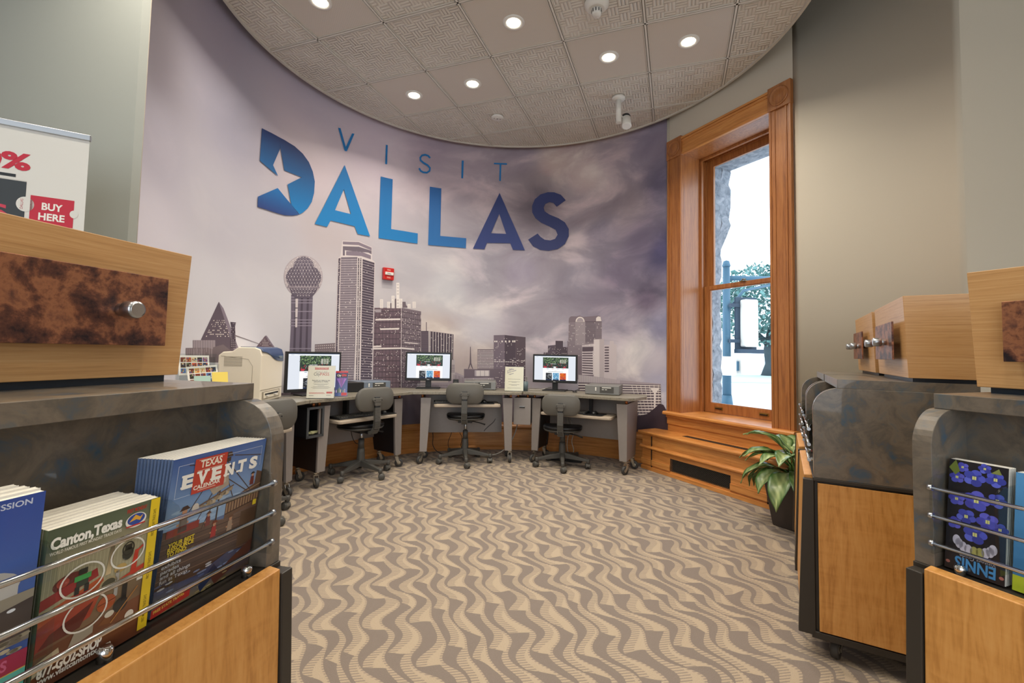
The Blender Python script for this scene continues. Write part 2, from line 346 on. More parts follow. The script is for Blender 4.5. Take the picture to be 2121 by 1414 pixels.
MURAL=[
('p','5b4e5a',1,[(-3.25,1.45),(-3.306,1.353),(-3.362,1.26),(-3.419,1.17),(-3.411,1.078),(-3.278,1.078),(-3.146,1.078),(-3.015,1.078),(-3.017,1.11),(-3.075,1.199),(-3.133,1.286),(-3.192,1.369)]),
('p','857885',2,[(-3.25,1.45),(-3.197,1.407),(-3.15,1.335),(-3.105,1.26),(-3.059,1.184),(-3.013,1.106),(-3.055,1.078),(-3.106,1.186),(-3.154,1.276),(-3.202,1.364)]),
('g','e2d8d2',3,[(-3.297,1.316),(-3.184,1.324),(-3.1,1.195),(-3.376,1.186)],16,9,0.6,0.5,0.45),
('p','8c8088',3,[(-3.508,1.162),(-3.386,1.165),(-3.267,1.168),(-3.257,1.044),(-3.377,1.045),(-3.498,1.046)]),
('g','b5a8ae',4,[(-3.508,1.162),(-3.267,1.168),(-3.257,1.044),(-3.498,1.046)],9,1,0.12,1,1),
('p','77696f',4,[(-3.581,1.109),(-3.462,1.111),(-3.344,1.113),(-3.287,1.103),(-3.28,1.01),(-3.425,1.013),(-3.572,1.016)]),
('g','ada0a6',5,[(-3.58,1.105),(-3.369,1.107),(-3.361,1.012),(-3.572,1.016)],9,4,0.12,0.9,1),
('p','6f6268',5,[(-3.288,1.116),(-3.183,1.139),(-3.067,1.078),(-3.062,1.006),(-3.28,1.01)]),
('p','493d4a',5,[(-3.118,1.311),(-3.058,1.311),(-3.066,1.278),(-3.055,1.197),(-3.045,1.115),(-3.104,1.114),(-3.105,1.195),(-3.106,1.276)]),
('g','a79ca0',6,[(-3.115,1.307),(-3.06,1.308),(-3.048,1.119),(-3.102,1.119)],3,12,0.5,0.35,0.8),
('p','6e5f66',5,[(-3.064,1.215),(-2.931,1.185),(-2.799,1.152),(-2.799,1.149),(-2.931,1.18),(-3.064,1.208)]),
('p','6b5862',1,[(-2.741,1.223),(-2.846,1.11),(-2.845,1.098),(-2.624,1.1),(-2.625,1.112)]),
('p','857885',2,[(-2.729,1.224),(-2.625,1.112),(-2.641,1.112),(-2.741,1.218)]),
('g','e2d8d2',3,[(-2.764,1.197),(-2.715,1.199),(-2.66,1.12),(-2.816,1.118)],9,6,0.6,0.3,0.55),
('p','6a6070',1,[(-2.488,1.599),(-2.372,1.614),(-2.255,1.628),(-2.254,1.527),(-2.253,1.427),(-2.252,1.327),(-2.251,1.225),(-2.249,1.123),(-2.248,1.022),(-2.365,1.022),(-2.481,1.023),(-2.479,1.119),(-2.478,1.216),(-2.477,1.313),(-2.48,1.409),(-2.484,1.504)]),
('g','4c4250',2,[(-2.466,1.591),(-2.276,1.614),(-2.267,1.027),(-2.462,1.028)],3,1,0.35,1,1),
('g','918796',3,[(-2.487,1.589),(-2.257,1.617),(-2.248,1.027),(-2.478,1.028)],1,22,1,0.3,0.5),
('g','cfc4c6',4,[(-2.441,1.573),(-2.413,1.576),(-2.41,1.307),(-2.43,1.305)],1,3,1,0.9,1),
('p','b0a4aa',3,[(-2.157,1.814),(-2.157,1.787),(-2.161,1.76),(-2.169,1.734),(-2.18,1.709),(-2.195,1.685),(-2.212,1.663),(-2.232,1.643),(-2.254,1.626),(-2.278,1.611),(-2.304,1.6),(-2.33,1.592),(-2.358,1.587),(-2.385,1.585),(-2.412,1.587),(-2.438,1.592),(-2.463,1.6),(-2.486,1.611),(-2.508,1.625),(-2.527,1.641),(-2.543,1.659),(-2.556,1.679),(-2.566,1.701),(-2.572,1.724),(-2.576,1.747),(-2.575,1.772),(-2.571,1.797),(-2.564,1.821),(-2.553,1.845),(-2.539,1.868),(-2.522,1.89),(-2.502,1.91),(-2.48,1.928),(-2.456,1.944),(-2.431,1.958),(-2.404,1.968),(-2.377,1.975),(-2.349,1.979),(-2.322,1.979),(-2.296,1.976),(-2.27,1.969),(-2.247,1.959),(-2.225,1.946),(-2.206,1.929),(-2.19,1.91),(-2.176,1.889),(-2.166,1.865),(-2.16,1.84)]),
('p','beb3b6',4,[(-2.166,1.812),(-2.166,1.787),(-2.17,1.761),(-2.178,1.736),(-2.188,1.711),(-2.202,1.689),(-2.218,1.667),(-2.238,1.648),(-2.259,1.632),(-2.282,1.618),(-2.306,1.607),(-2.332,1.599),(-2.358,1.595),(-2.384,1.593),(-2.41,1.595),(-2.435,1.599),(-2.459,1.607),(-2.481,1.618),(-2.502,1.631),(-2.52,1.646),(-2.535,1.664),(-2.548,1.683),(-2.557,1.704),(-2.564,1.726),(-2.567,1.749),(-2.566,1.772),(-2.562,1.796),(-2.555,1.82),(-2.545,1.843),(-2.531,1.865),(-2.515,1.886),(-2.496,1.905),(-2.475,1.923),(-2.452,1.938),(-2.428,1.951),(-2.402,1.961),(-2.376,1.967),(-2.35,1.971),(-2.324,1.971),(-2.299,1.968),(-2.274,1.962),(-2.252,1.952),(-2.231,1.939),(-2.213,1.923),(-2.197,1.905),(-2.184,1.884),(-2.175,1.862),(-2.168,1.837)]),
('p','5e5463',5,[(-2.173,1.803),(-2.175,1.781),(-2.182,1.758),(-2.196,1.736),(-2.214,1.715),(-2.237,1.697),(-2.264,1.681),(-2.293,1.667),(-2.325,1.658),(-2.358,1.652),(-2.391,1.649),(-2.423,1.65),(-2.454,1.655),(-2.481,1.663),(-2.506,1.675),(-2.525,1.689),(-2.54,1.705),(-2.55,1.724),(-2.554,1.744),(-2.552,1.764),(-2.544,1.786),(-2.532,1.806),(-2.514,1.827),(-2.491,1.845),(-2.464,1.862),(-2.435,1.877),(-2.403,1.888),(-2.37,1.896),(-2.337,1.9),(-2.305,1.9),(-2.274,1.897),(-2.246,1.889),(-2.222,1.877),(-2.202,1.863),(-2.186,1.845),(-2.177,1.825)]),
('p','6a6070',5,[(-2.257,1.886),(-2.258,1.868),(-2.262,1.85),(-2.269,1.832),(-2.28,1.816),(-2.293,1.801),(-2.309,1.788),(-2.326,1.778),(-2.344,1.771),(-2.364,1.766),(-2.383,1.765),(-2.402,1.766),(-2.42,1.771),(-2.437,1.778),(-2.451,1.788),(-2.463,1.8),(-2.472,1.814),(-2.478,1.83),(-2.48,1.847),(-2.479,1.864),(-2.475,1.881),(-2.468,1.898),(-2.457,1.914),(-2.444,1.929),(-2.429,1.942),(-2.412,1.953),(-2.393,1.961),(-2.374,1.967),(-2.354,1.969),(-2.335,1.968),(-2.317,1.964),(-2.301,1.957),(-2.286,1.947),(-2.274,1.935),(-2.265,1.92),(-2.259,1.904)]),
('p','5e5463',5,[(-2.527,1.679),(-2.36,1.703),(-2.191,1.726),(-2.232,1.642),(-2.275,1.592),(-2.446,1.572),(-2.486,1.61)]),
('p','8a7f88',6,[(-2.54,1.672),(-2.422,1.687),(-2.304,1.702),(-2.184,1.716),(-2.19,1.695),(-2.305,1.681),(-2.419,1.666),(-2.532,1.652)]),
('p','f1ecea',7,[(-2.444,1.944),(-2.44,1.949),(-2.435,1.946),(-2.439,1.941)]),
('p','f1ecea',7,[(-2.412,1.95),(-2.408,1.955),(-2.403,1.952),(-2.407,1.947)]),
('p','f1ecea',7,[(-2.381,1.957),(-2.376,1.962),(-2.371,1.959),(-2.376,1.954)]),
('p','f1ecea',7,[(-2.349,1.963),(-2.344,1.968),(-2.339,1.965),(-2.344,1.96)]),
('p','f1ecea',7,[(-2.317,1.969),(-2.312,1.974),(-2.308,1.971),(-2.312,1.966)]),
('p','f1ecea',7,[(-2.491,1.906),(-2.486,1.911),(-2.481,1.908),(-2.486,1.903)]),
('p','f1ecea',7,[(-2.459,1.912),(-2.455,1.917),(-2.45,1.914),(-2.454,1.909)]),
('p','f1ecea',7,[(-2.427,1.918),(-2.423,1.923),(-2.418,1.92),(-2.422,1.915)]),
('p','f1ecea',7,[(-2.396,1.924),(-2.391,1.929),(-2.386,1.926),(-2.391,1.921)]),
('p','f1ecea',7,[(-2.364,1.93),(-2.359,1.935),(-2.354,1.932),(-2.359,1.927)]),
('p','f1ecea',7,[(-2.332,1.936),(-2.328,1.941),(-2.323,1.938),(-2.327,1.933)]),
('p','f1ecea',7,[(-2.3,1.942),(-2.296,1.947),(-2.291,1.944),(-2.295,1.939)]),
('p','f1ecea',7,[(-2.268,1.948),(-2.264,1.953),(-2.259,1.95),(-2.263,1.945)]),
('p','f1ecea',7,[(-2.504,1.874),(-2.5,1.879),(-2.495,1.876),(-2.499,1.871)]),
('p','f1ecea',7,[(-2.473,1.88),(-2.468,1.885),(-2.463,1.882),(-2.468,1.877)]),
('p','f1ecea',7,[(-2.441,1.886),(-2.437,1.891),(-2.432,1.888),(-2.436,1.883)]),
('p','f1ecea',7,[(-2.409,1.892),(-2.405,1.897),(-2.4,1.894),(-2.404,1.889)]),
('p','f1ecea',7,[(-2.378,1.898),(-2.373,1.903),(-2.368,1.9),(-2.373,1.895)]),
('p','f1ecea',7,[(-2.346,1.904),(-2.341,1.909),(-2.336,1.905),(-2.341,1.901)]),
('p','f1ecea',7,[(-2.314,1.91),(-2.31,1.914),(-2.305,1.911),(-2.309,1.906)]),
('p','f1ecea',7,[(-2.282,1.915),(-2.278,1.92),(-2.273,1.917),(-2.277,1.912)]),
('p','f1ecea',7,[(-2.25,1.921),(-2.246,1.926),(-2.241,1.923),(-2.245,1.918)]),
('p','f1ecea',7,[(-2.551,1.837),(-2.546,1.842),(-2.541,1.839),(-2.546,1.834)]),
('p','f1ecea',7,[(-2.519,1.843),(-2.515,1.847),(-2.51,1.844),(-2.514,1.84)]),
('p','f1ecea',7,[(-2.488,1.848),(-2.483,1.853),(-2.478,1.85),(-2.483,1.845)]),
('p','f1ecea',7,[(-2.456,1.854),(-2.452,1.859),(-2.447,1.856),(-2.451,1.851)]),
('p','f1ecea',7,[(-2.424,1.86),(-2.42,1.865),(-2.415,1.861),(-2.419,1.857)]),
('p','f1ecea',7,[(-2.393,1.865),(-2.388,1.87),(-2.383,1.867),(-2.388,1.862)]),
('p','f1ecea',7,[(-2.361,1.871),(-2.356,1.876),(-2.352,1.873),(-2.356,1.868)]),
('p','f1ecea',7,[(-2.329,1.877),(-2.325,1.882),(-2.32,1.878),(-2.324,1.874)]),
('p','f1ecea',7,[(-2.297,1.882),(-2.293,1.887),(-2.288,1.884),(-2.292,1.879)]),
('p','f1ecea',7,[(-2.265,1.888),(-2.261,1.893),(-2.256,1.89),(-2.26,1.885)]),
('p','f1ecea',7,[(-2.233,1.894),(-2.229,1.898),(-2.224,1.895),(-2.229,1.89)]),
('p','f1ecea',7,[(-2.201,1.899),(-2.197,1.904),(-2.192,1.901),(-2.196,1.896)]),
('p','f1ecea',7,[(-2.564,1.806),(-2.56,1.811),(-2.555,1.808),(-2.559,1.803)]),
('p','f1ecea',7,[(-2.533,1.812),(-2.528,1.816),(-2.524,1.813),(-2.528,1.809)]),
('p','f1ecea',7,[(-2.501,1.817),(-2.497,1.822),(-2.492,1.819),(-2.496,1.814)]),
('p','f1ecea',7,[(-2.47,1.823),(-2.465,1.827),(-2.46,1.824),(-2.465,1.819)]),
('p','f1ecea',7,[(-2.438,1.828),(-2.434,1.833),(-2.429,1.83),(-2.433,1.825)]),
('p','f1ecea',7,[(-2.406,1.834),(-2.402,1.838),(-2.397,1.835),(-2.402,1.83)]),
('p','f1ecea',7,[(-2.375,1.839),(-2.37,1.844),(-2.365,1.841),(-2.37,1.836)]),
('p','f1ecea',7,[(-2.343,1.844),(-2.338,1.849),(-2.334,1.846),(-2.338,1.841)]),
('p','f1ecea',7,[(-2.311,1.85),(-2.307,1.855),(-2.302,1.851),(-2.306,1.847)]),
('p','f1ecea',7,[(-2.279,1.855),(-2.275,1.86),(-2.27,1.857),(-2.274,1.852)]),
('p','f1ecea',7,[(-2.247,1.861),(-2.243,1.866),(-2.238,1.862),(-2.242,1.857)]),
('p','f1ecea',7,[(-2.215,1.866),(-2.211,1.871),(-2.206,1.868),(-2.21,1.863)]),
('p','f1ecea',7,[(-2.183,1.871),(-2.179,1.876),(-2.174,1.873),(-2.178,1.868)]),
('p','f1ecea',7,[(-2.548,1.78),(-2.543,1.785),(-2.538,1.782),(-2.543,1.777)]),
('p','f1ecea',7,[(-2.516,1.786),(-2.512,1.79),(-2.507,1.787),(-2.511,1.783)]),
('p','f1ecea',7,[(-2.485,1.791),(-2.48,1.796),(-2.475,1.793),(-2.48,1.788)]),
('p','f1ecea',7,[(-2.453,1.796),(-2.449,1.801),(-2.444,1.798),(-2.448,1.793)]),
('p','f1ecea',7,[(-2.421,1.802),(-2.417,1.806),(-2.412,1.803),(-2.417,1.798)]),
('p','f1ecea',7,[(-2.39,1.807),(-2.385,1.812),(-2.38,1.808),(-2.385,1.804)]),
('p','f1ecea',7,[(-2.358,1.812),(-2.354,1.817),(-2.349,1.814),(-2.353,1.809)]),
('p','f1ecea',7,[(-2.326,1.817),(-2.322,1.822),(-2.317,1.819),(-2.321,1.814)]),
('p','f1ecea',7,[(-2.294,1.823),(-2.29,1.827),(-2.285,1.824),(-2.29,1.819)]),
('p','f1ecea',7,[(-2.262,1.828),(-2.258,1.833),(-2.253,1.829),(-2.258,1.824)]),
('p','f1ecea',7,[(-2.231,1.833),(-2.226,1.838),(-2.221,1.834),(-2.226,1.829)]),
('p','f1ecea',7,[(-2.199,1.838),(-2.194,1.843),(-2.189,1.839),(-2.194,1.835)]),
('p','f1ecea',7,[(-2.561,1.75),(-2.557,1.754),(-2.552,1.751),(-2.556,1.747)]),
('p','f1ecea',7,[(-2.53,1.755),(-2.525,1.759),(-2.521,1.756),(-2.525,1.752)]),
('p','f1ecea',7,[(-2.498,1.76),(-2.494,1.765),(-2.489,1.761),(-2.493,1.757)]),
('p','f1ecea',7,[(-2.467,1.765),(-2.462,1.77),(-2.457,1.767),(-2.462,1.762)]),
('p','f1ecea',7,[(-2.435,1.77),(-2.431,1.775),(-2.426,1.772),(-2.43,1.767)]),
('p','f1ecea',7,[(-2.403,1.775),(-2.399,1.78),(-2.394,1.777),(-2.399,1.772)]),
('p','f1ecea',7,[(-2.372,1.78),(-2.367,1.785),(-2.362,1.782),(-2.367,1.777)]),
('p','f1ecea',7,[(-2.34,1.785),(-2.336,1.79),(-2.331,1.787),(-2.335,1.782)]),
('p','f1ecea',7,[(-2.308,1.79),(-2.304,1.795),(-2.299,1.792),(-2.303,1.787)]),
('p','f1ecea',7,[(-2.276,1.795),(-2.272,1.8),(-2.267,1.797),(-2.272,1.792)]),
('p','f1ecea',7,[(-2.244,1.8),(-2.24,1.805),(-2.235,1.802),(-2.24,1.797)]),
('p','f1ecea',7,[(-2.213,1.805),(-2.208,1.81),(-2.203,1.807),(-2.208,1.802)]),
('p','f1ecea',7,[(-2.18,1.81),(-2.176,1.815),(-2.171,1.811),(-2.176,1.807)]),
('p','f1ecea',7,[(-2.545,1.724),(-2.54,1.729),(-2.535,1.725),(-2.54,1.721)]),
('p','f1ecea',7,[(-2.513,1.729),(-2.509,1.733),(-2.504,1.73),(-2.508,1.726)]),
('p','f1ecea',7,[(-2.482,1.734),(-2.477,1.738),(-2.472,1.735),(-2.477,1.731)]),
('p','f1ecea',7,[(-2.45,1.739),(-2.446,1.743),(-2.441,1.74),(-2.445,1.735)]),
('p','f1ecea',7,[(-2.418,1.743),(-2.414,1.748),(-2.409,1.745),(-2.414,1.74)]),
('p','f1ecea',7,[(-2.387,1.748),(-2.382,1.753),(-2.377,1.75),(-2.382,1.745)]),
('p','f1ecea',7,[(-2.355,1.753),(-2.351,1.758),(-2.346,1.755),(-2.35,1.75)]),
('p','f1ecea',7,[(-2.323,1.758),(-2.319,1.763),(-2.314,1.759),(-2.318,1.755)]),
('p','f1ecea',7,[(-2.292,1.763),(-2.287,1.767),(-2.282,1.764),(-2.287,1.759)]),
('p','f1ecea',7,[(-2.26,1.767),(-2.255,1.772),(-2.25,1.769),(-2.255,1.764)]),
('p','f1ecea',7,[(-2.228,1.772),(-2.223,1.777),(-2.218,1.774),(-2.223,1.769)]),
('p','f1ecea',7,[(-2.196,1.777),(-2.191,1.782),(-2.186,1.778),(-2.191,1.774)]),
('p','f1ecea',7,[(-2.558,1.693),(-2.554,1.698),(-2.549,1.695),(-2.553,1.69)]),
('p','f1ecea',7,[(-2.527,1.698),(-2.522,1.703),(-2.518,1.7),(-2.522,1.695)]),
('p','f1ecea',7,[(-2.495,1.703),(-2.491,1.707),(-2.486,1.704),(-2.49,1.7)]),
('p','f1ecea',7,[(-2.464,1.707),(-2.459,1.712),(-2.454,1.709),(-2.459,1.704)]),
('p','f1ecea',7,[(-2.432,1.712),(-2.428,1.717),(-2.423,1.714),(-2.427,1.709)]),
('p','f1ecea',7,[(-2.401,1.717),(-2.396,1.721),(-2.391,1.718),(-2.396,1.713)]),
('p','f1ecea',7,[(-2.369,1.721),(-2.364,1.726),(-2.36,1.723),(-2.364,1.718)]),
('p','f1ecea',7,[(-2.337,1.726),(-2.333,1.731),(-2.328,1.727),(-2.332,1.723)]),
('p','f1ecea',7,[(-2.305,1.731),(-2.301,1.735),(-2.296,1.732),(-2.3,1.727)]),
('p','f1ecea',7,[(-2.274,1.735),(-2.269,1.74),(-2.264,1.737),(-2.269,1.732)]),
('p','f1ecea',7,[(-2.242,1.74),(-2.237,1.745),(-2.232,1.741),(-2.237,1.736)]),
('p','f1ecea',7,[(-2.21,1.744),(-2.205,1.749),(-2.2,1.746),(-2.205,1.741)]),
('p','f1ecea',7,[(-2.178,1.749),(-2.173,1.754),(-2.168,1.75),(-2.173,1.745)]),
('p','f1ecea',7,[(-2.542,1.667),(-2.537,1.672),(-2.532,1.669),(-2.537,1.664)]),
('p','f1ecea',7,[(-2.51,1.672),(-2.506,1.676),(-2.501,1.673),(-2.505,1.669)]),
('p','f1ecea',7,[(-2.479,1.676),(-2.474,1.681),(-2.469,1.678),(-2.474,1.673)]),
('p','f1ecea',7,[(-2.447,1.681),(-2.443,1.685),(-2.438,1.682),(-2.442,1.678)]),
('p','f1ecea',7,[(-2.416,1.685),(-2.411,1.69),(-2.406,1.687),(-2.411,1.682)]),
('p','f1ecea',7,[(-2.384,1.69),(-2.379,1.694),(-2.375,1.691),(-2.379,1.686)]),
('p','f1ecea',7,[(-2.352,1.694),(-2.348,1.699),(-2.343,1.695),(-2.347,1.691)]),
('p','f1ecea',7,[(-2.32,1.699),(-2.316,1.703),(-2.311,1.7),(-2.316,1.695)]),
('p','f1ecea',7,[(-2.289,1.703),(-2.284,1.708),(-2.279,1.704),(-2.284,1.699)]),
('p','f1ecea',7,[(-2.257,1.707),(-2.252,1.712),(-2.247,1.709),(-2.252,1.704)]),
('p','f1ecea',7,[(-2.225,1.712),(-2.22,1.716),(-2.216,1.713),(-2.22,1.708)]),
('p','f1ecea',7,[(-2.193,1.716),(-2.188,1.721),(-2.184,1.717),(-2.188,1.712)]),
('p','f1ecea',7,[(-2.492,1.646),(-2.488,1.65),(-2.483,1.647),(-2.487,1.642)]),
('p','f1ecea',7,[(-2.461,1.65),(-2.456,1.654),(-2.452,1.651),(-2.456,1.647)]),
('p','f1ecea',7,[(-2.429,1.654),(-2.425,1.659),(-2.42,1.655),(-2.424,1.651)]),
('p','f1ecea',7,[(-2.398,1.658),(-2.393,1.663),(-2.388,1.66),(-2.393,1.655)]),
('p','f1ecea',7,[(-2.366,1.663),(-2.362,1.667),(-2.357,1.664),(-2.361,1.659)]),
('p','f1ecea',7,[(-2.334,1.667),(-2.33,1.671),(-2.325,1.668),(-2.329,1.663)]),
('p','f1ecea',7,[(-2.302,1.671),(-2.298,1.676),(-2.293,1.672),(-2.298,1.668)]),
('p','f1ecea',7,[(-2.271,1.675),(-2.266,1.68),(-2.261,1.676),(-2.266,1.672)]),
('p','f1ecea',7,[(-2.239,1.679),(-2.234,1.684),(-2.229,1.681),(-2.234,1.676)]),
('p','f1ecea',7,[(-2.476,1.619),(-2.471,1.624),(-2.466,1.62),(-2.471,1.616)]),
('p','f1ecea',7,[(-2.444,1.623),(-2.44,1.628),(-2.435,1.624),(-2.439,1.62)]),
('p','f1ecea',7,[(-2.413,1.627),(-2.408,1.632),(-2.403,1.628),(-2.408,1.624)]),
('p','f1ecea',7,[(-2.381,1.631),(-2.377,1.636),(-2.372,1.632),(-2.376,1.628)]),
('p','f1ecea',7,[(-2.349,1.635),(-2.345,1.64),(-2.34,1.636),(-2.344,1.632)]),
('p','f1ecea',7,[(-2.318,1.639),(-2.313,1.644),(-2.308,1.64),(-2.313,1.636)]),
('p','f1ecea',7,[(-2.286,1.643),(-2.281,1.648),(-2.276,1.644),(-2.281,1.64)]),
('p','f1ecea',7,[(-2.254,1.647),(-2.249,1.652),(-2.245,1.648),(-2.249,1.644)]),
('p','f1ecea',7,[(-2.426,1.596),(-2.422,1.601),(-2.417,1.597),(-2.421,1.593)]),
('p','f1ecea',7,[(-2.395,1.6),(-2.39,1.605),(-2.385,1.601),(-2.39,1.597)]),
('p','f1ecea',7,[(-2.363,1.604),(-2.359,1.608),(-2.354,1.605),(-2.358,1.6)]),
('p','f1ecea',7,[(-2.331,1.608),(-2.327,1.612),(-2.322,1.609),(-2.327,1.604)]),
('p','f1ecea',7,[(-2.3,1.611),(-2.295,1.616),(-2.29,1.613),(-2.295,1.608)]),
('p','b3a8ae',6,[(-2.476,1.914),(-2.474,1.914),(-2.563,1.749),(-2.565,1.749)]),
('p','b3a8ae',6,[(-2.565,1.749),(-2.563,1.749),(-2.458,1.616),(-2.461,1.616)]),
('p','b3a8ae',6,[(-2.43,1.945),(-2.428,1.945),(-2.556,1.709),(-2.558,1.708)]),
('p','b3a8ae',6,[(-2.563,1.792),(-2.56,1.792),(-2.41,1.6),(-2.413,1.6)]),
('p','b3a8ae',6,[(-2.397,1.951),(-2.395,1.952),(-2.536,1.69),(-2.538,1.69)]),
('p','b3a8ae',6,[(-2.545,1.816),(-2.542,1.816),(-2.378,1.604),(-2.38,1.604)]),
('p','b3a8ae',6,[(-2.364,1.958),(-2.362,1.958),(-2.516,1.672),(-2.518,1.672)]),
('p','b3a8ae',6,[(-2.527,1.84),(-2.525,1.841),(-2.345,1.608),(-2.347,1.608)]),
('p','b3a8ae',6,[(-2.331,1.964),(-2.329,1.965),(-2.496,1.654),(-2.498,1.653)]),
('p','b3a8ae',6,[(-2.509,1.865),(-2.507,1.865),(-2.312,1.612),(-2.314,1.612)]),
('p','b3a8ae',6,[(-2.311,1.946),(-2.308,1.946),(-2.476,1.635),(-2.478,1.635)]),
('p','b3a8ae',6,[(-2.491,1.89),(-2.489,1.89),(-2.294,1.637),(-2.296,1.636)]),
('p','b3a8ae',6,[(-2.278,1.952),(-2.275,1.952),(-2.456,1.616),(-2.458,1.616)]),
('p','b3a8ae',6,[(-2.474,1.914),(-2.471,1.915),(-2.26,1.641),(-2.263,1.64)]),
('p','b3a8ae',6,[(-2.258,1.933),(-2.255,1.934),(-2.423,1.62),(-2.425,1.62)]),
('p','b3a8ae',6,[(-2.441,1.921),(-2.438,1.921),(-2.242,1.665),(-2.245,1.665)]),
('p','b3a8ae',6,[(-2.237,1.914),(-2.235,1.915),(-2.403,1.601),(-2.405,1.601)]),
('p','b3a8ae',6,[(-2.423,1.946),(-2.42,1.947),(-2.224,1.69),(-2.227,1.69)]),
('p','b3a8ae',6,[(-2.217,1.895),(-2.215,1.896),(-2.37,1.605),(-2.372,1.605)]),
('p','b3a8ae',6,[(-2.39,1.953),(-2.387,1.953),(-2.206,1.715),(-2.209,1.715)]),
('p','b3a8ae',6,[(-2.197,1.876),(-2.194,1.876),(-2.337,1.609),(-2.34,1.609)]),
('p','b3a8ae',6,[(-2.357,1.959),(-2.354,1.96),(-2.188,1.741),(-2.191,1.74)]),
('p','b3a8ae',6,[(-2.177,1.856),(-2.174,1.857),(-2.304,1.613),(-2.307,1.613)]),
('p','b3a8ae',6,[(-2.324,1.966),(-2.321,1.966),(-2.17,1.766),(-2.172,1.766)]),
('p','b3a8ae',6,[(-2.169,1.812),(-2.167,1.812),(-2.258,1.641),(-2.26,1.641)]),
('p','b3a8ae',6,[(-2.275,1.952),(-2.273,1.953),(-2.167,1.812),(-2.169,1.812)]),
('p','77696f',1,[(-2.212,1.161),(-2.097,1.171),(-1.98,1.181),(-1.974,1.039),(-2.091,1.038),(-2.207,1.038)]),
('g','c9bdbd',2,[(-2.21,1.156),(-1.987,1.173),(-1.985,1.126),(-2.208,1.111)],10,2,0.6,0.35,1),
('g','c9bdbd',2,[(-2.208,1.111),(-1.984,1.12),(-1.981,1.05),(-2.205,1.049)],12,4,0.3,0.3,0.8),
('p','d6cbca',3,[(-1.958,2.205),(-1.775,2.236),(-1.624,2.202),(-1.619,2.07),(-1.585,2.046),(-1.584,1.929),(-1.582,1.812),(-1.581,1.695),(-1.579,1.579),(-1.578,1.462),(-1.577,1.346),(-1.575,1.231),(-1.574,1.115),(-1.572,0.972),(-1.57,0.83),(-1.569,0.687),(-1.707,0.694),(-1.844,0.7),(-1.98,0.708),(-1.984,0.841),(-1.988,0.975),(-1.993,1.108),(-1.993,1.222),(-1.994,1.335),(-1.994,1.449),(-1.995,1.563),(-1.995,1.678),(-1.996,1.792),(-1.996,1.907),(-1.997,2.022),(-1.972,2.047)]),
('p','857885',4,[(-1.952,2.198),(-1.777,2.228),(-1.629,2.196),(-1.628,2.165),(-1.776,2.196),(-1.95,2.17)]),
('p','6f6470',4,[(-1.95,2.151),(-1.773,2.18),(-1.628,2.163),(-1.627,2.125),(-1.664,2.137),(-1.794,2.126),(-1.922,2.114),(-1.92,2.062),(-1.946,2.058)]),
('p','857885',4,[(-1.912,2.108),(-1.758,2.137),(-1.634,2.112),(-1.633,2.071),(-1.742,2.087),(-1.911,2.067)]),
('p','716672',4,[(-1.965,2.036),(-1.784,2.07),(-1.783,1.95),(-1.781,1.829),(-1.78,1.709),(-1.778,1.589),(-1.777,1.469),(-1.776,1.35),(-1.774,1.231),(-1.773,1.112),(-1.774,0.973),(-1.776,0.835),(-1.777,0.697),(-1.945,0.706),(-1.947,0.84),(-1.949,0.974),(-1.952,1.109),(-1.953,1.224),(-1.955,1.339),(-1.956,1.455),(-1.958,1.571),(-1.96,1.687),(-1.961,1.803),(-1.963,1.92)]),
('g','b9adb2',5,[(-1.964,2.025),(-1.784,2.058),(-1.777,0.697),(-1.945,0.706)],1,56,1,0.3,1),
('g','9c9098',6,[(-1.964,2.025),(-1.784,2.058),(-1.777,0.697),(-1.945,0.706)],30,1,0.3,1,1),
('p','4f4450',4,[(-1.775,2.061),(-1.739,2.067),(-1.737,1.951),(-1.735,1.836),(-1.733,1.721),(-1.731,1.606),(-1.729,1.491),(-1.727,1.377),(-1.725,1.262),(-1.723,1.148),(-1.721,1.034),(-1.719,0.921),(-1.717,0.807),(-1.715,0.694),(-1.751,0.696),(-1.753,0.808),(-1.755,0.921),(-1.757,1.034),(-1.759,1.147),(-1.761,1.261),(-1.763,1.375),(-1.765,1.488),(-1.767,1.603),(-1.769,1.717),(-1.771,1.831),(-1.773,1.946)]),
('g','d9cfcd',5,[(-1.775,2.061),(-1.739,2.067),(-1.715,0.694),(-1.751,0.696)],3,56,0.4,0.4,0.7),
('p','d6cbca',6,[(-1.763,2.063),(-1.752,2.065),(-1.75,1.949),(-1.748,1.834),(-1.746,1.719),(-1.744,1.605),(-1.742,1.49),(-1.74,1.376),(-1.738,1.262),(-1.736,1.148),(-1.734,1.034),(-1.732,0.921),(-1.73,0.808),(-1.728,0.695),(-1.738,0.695),(-1.74,0.808),(-1.742,0.921),(-1.744,1.034),(-1.746,1.148),(-1.748,1.261),(-1.75,1.375),(-1.752,1.489),(-1.755,1.604),(-1.757,1.718),(-1.759,1.833),(-1.761,1.948)]),
('p','4c4250',4,[(-1.725,2.059),(-1.591,2.04),(-1.59,1.923),(-1.588,1.807),(-1.587,1.691),(-1.585,1.576),(-1.584,1.46),(-1.582,1.345),(-1.581,1.23),(-1.579,1.115),(-1.577,0.972),(-1.576,0.83),(-1.574,0.688),(-1.699,0.693),(-1.701,0.833),(-1.703,0.973),(-1.705,1.113),(-1.708,1.23),(-1.71,1.348),(-1.713,1.466),(-1.715,1.584),(-1.718,1.703),(-1.72,1.821),(-1.723,1.94)]),
('g','a89ba2',5,[(-1.725,2.047),(-1.591,2.03),(-1.574,0.688),(-1.699,0.693)],1,50,1,0.22,1),
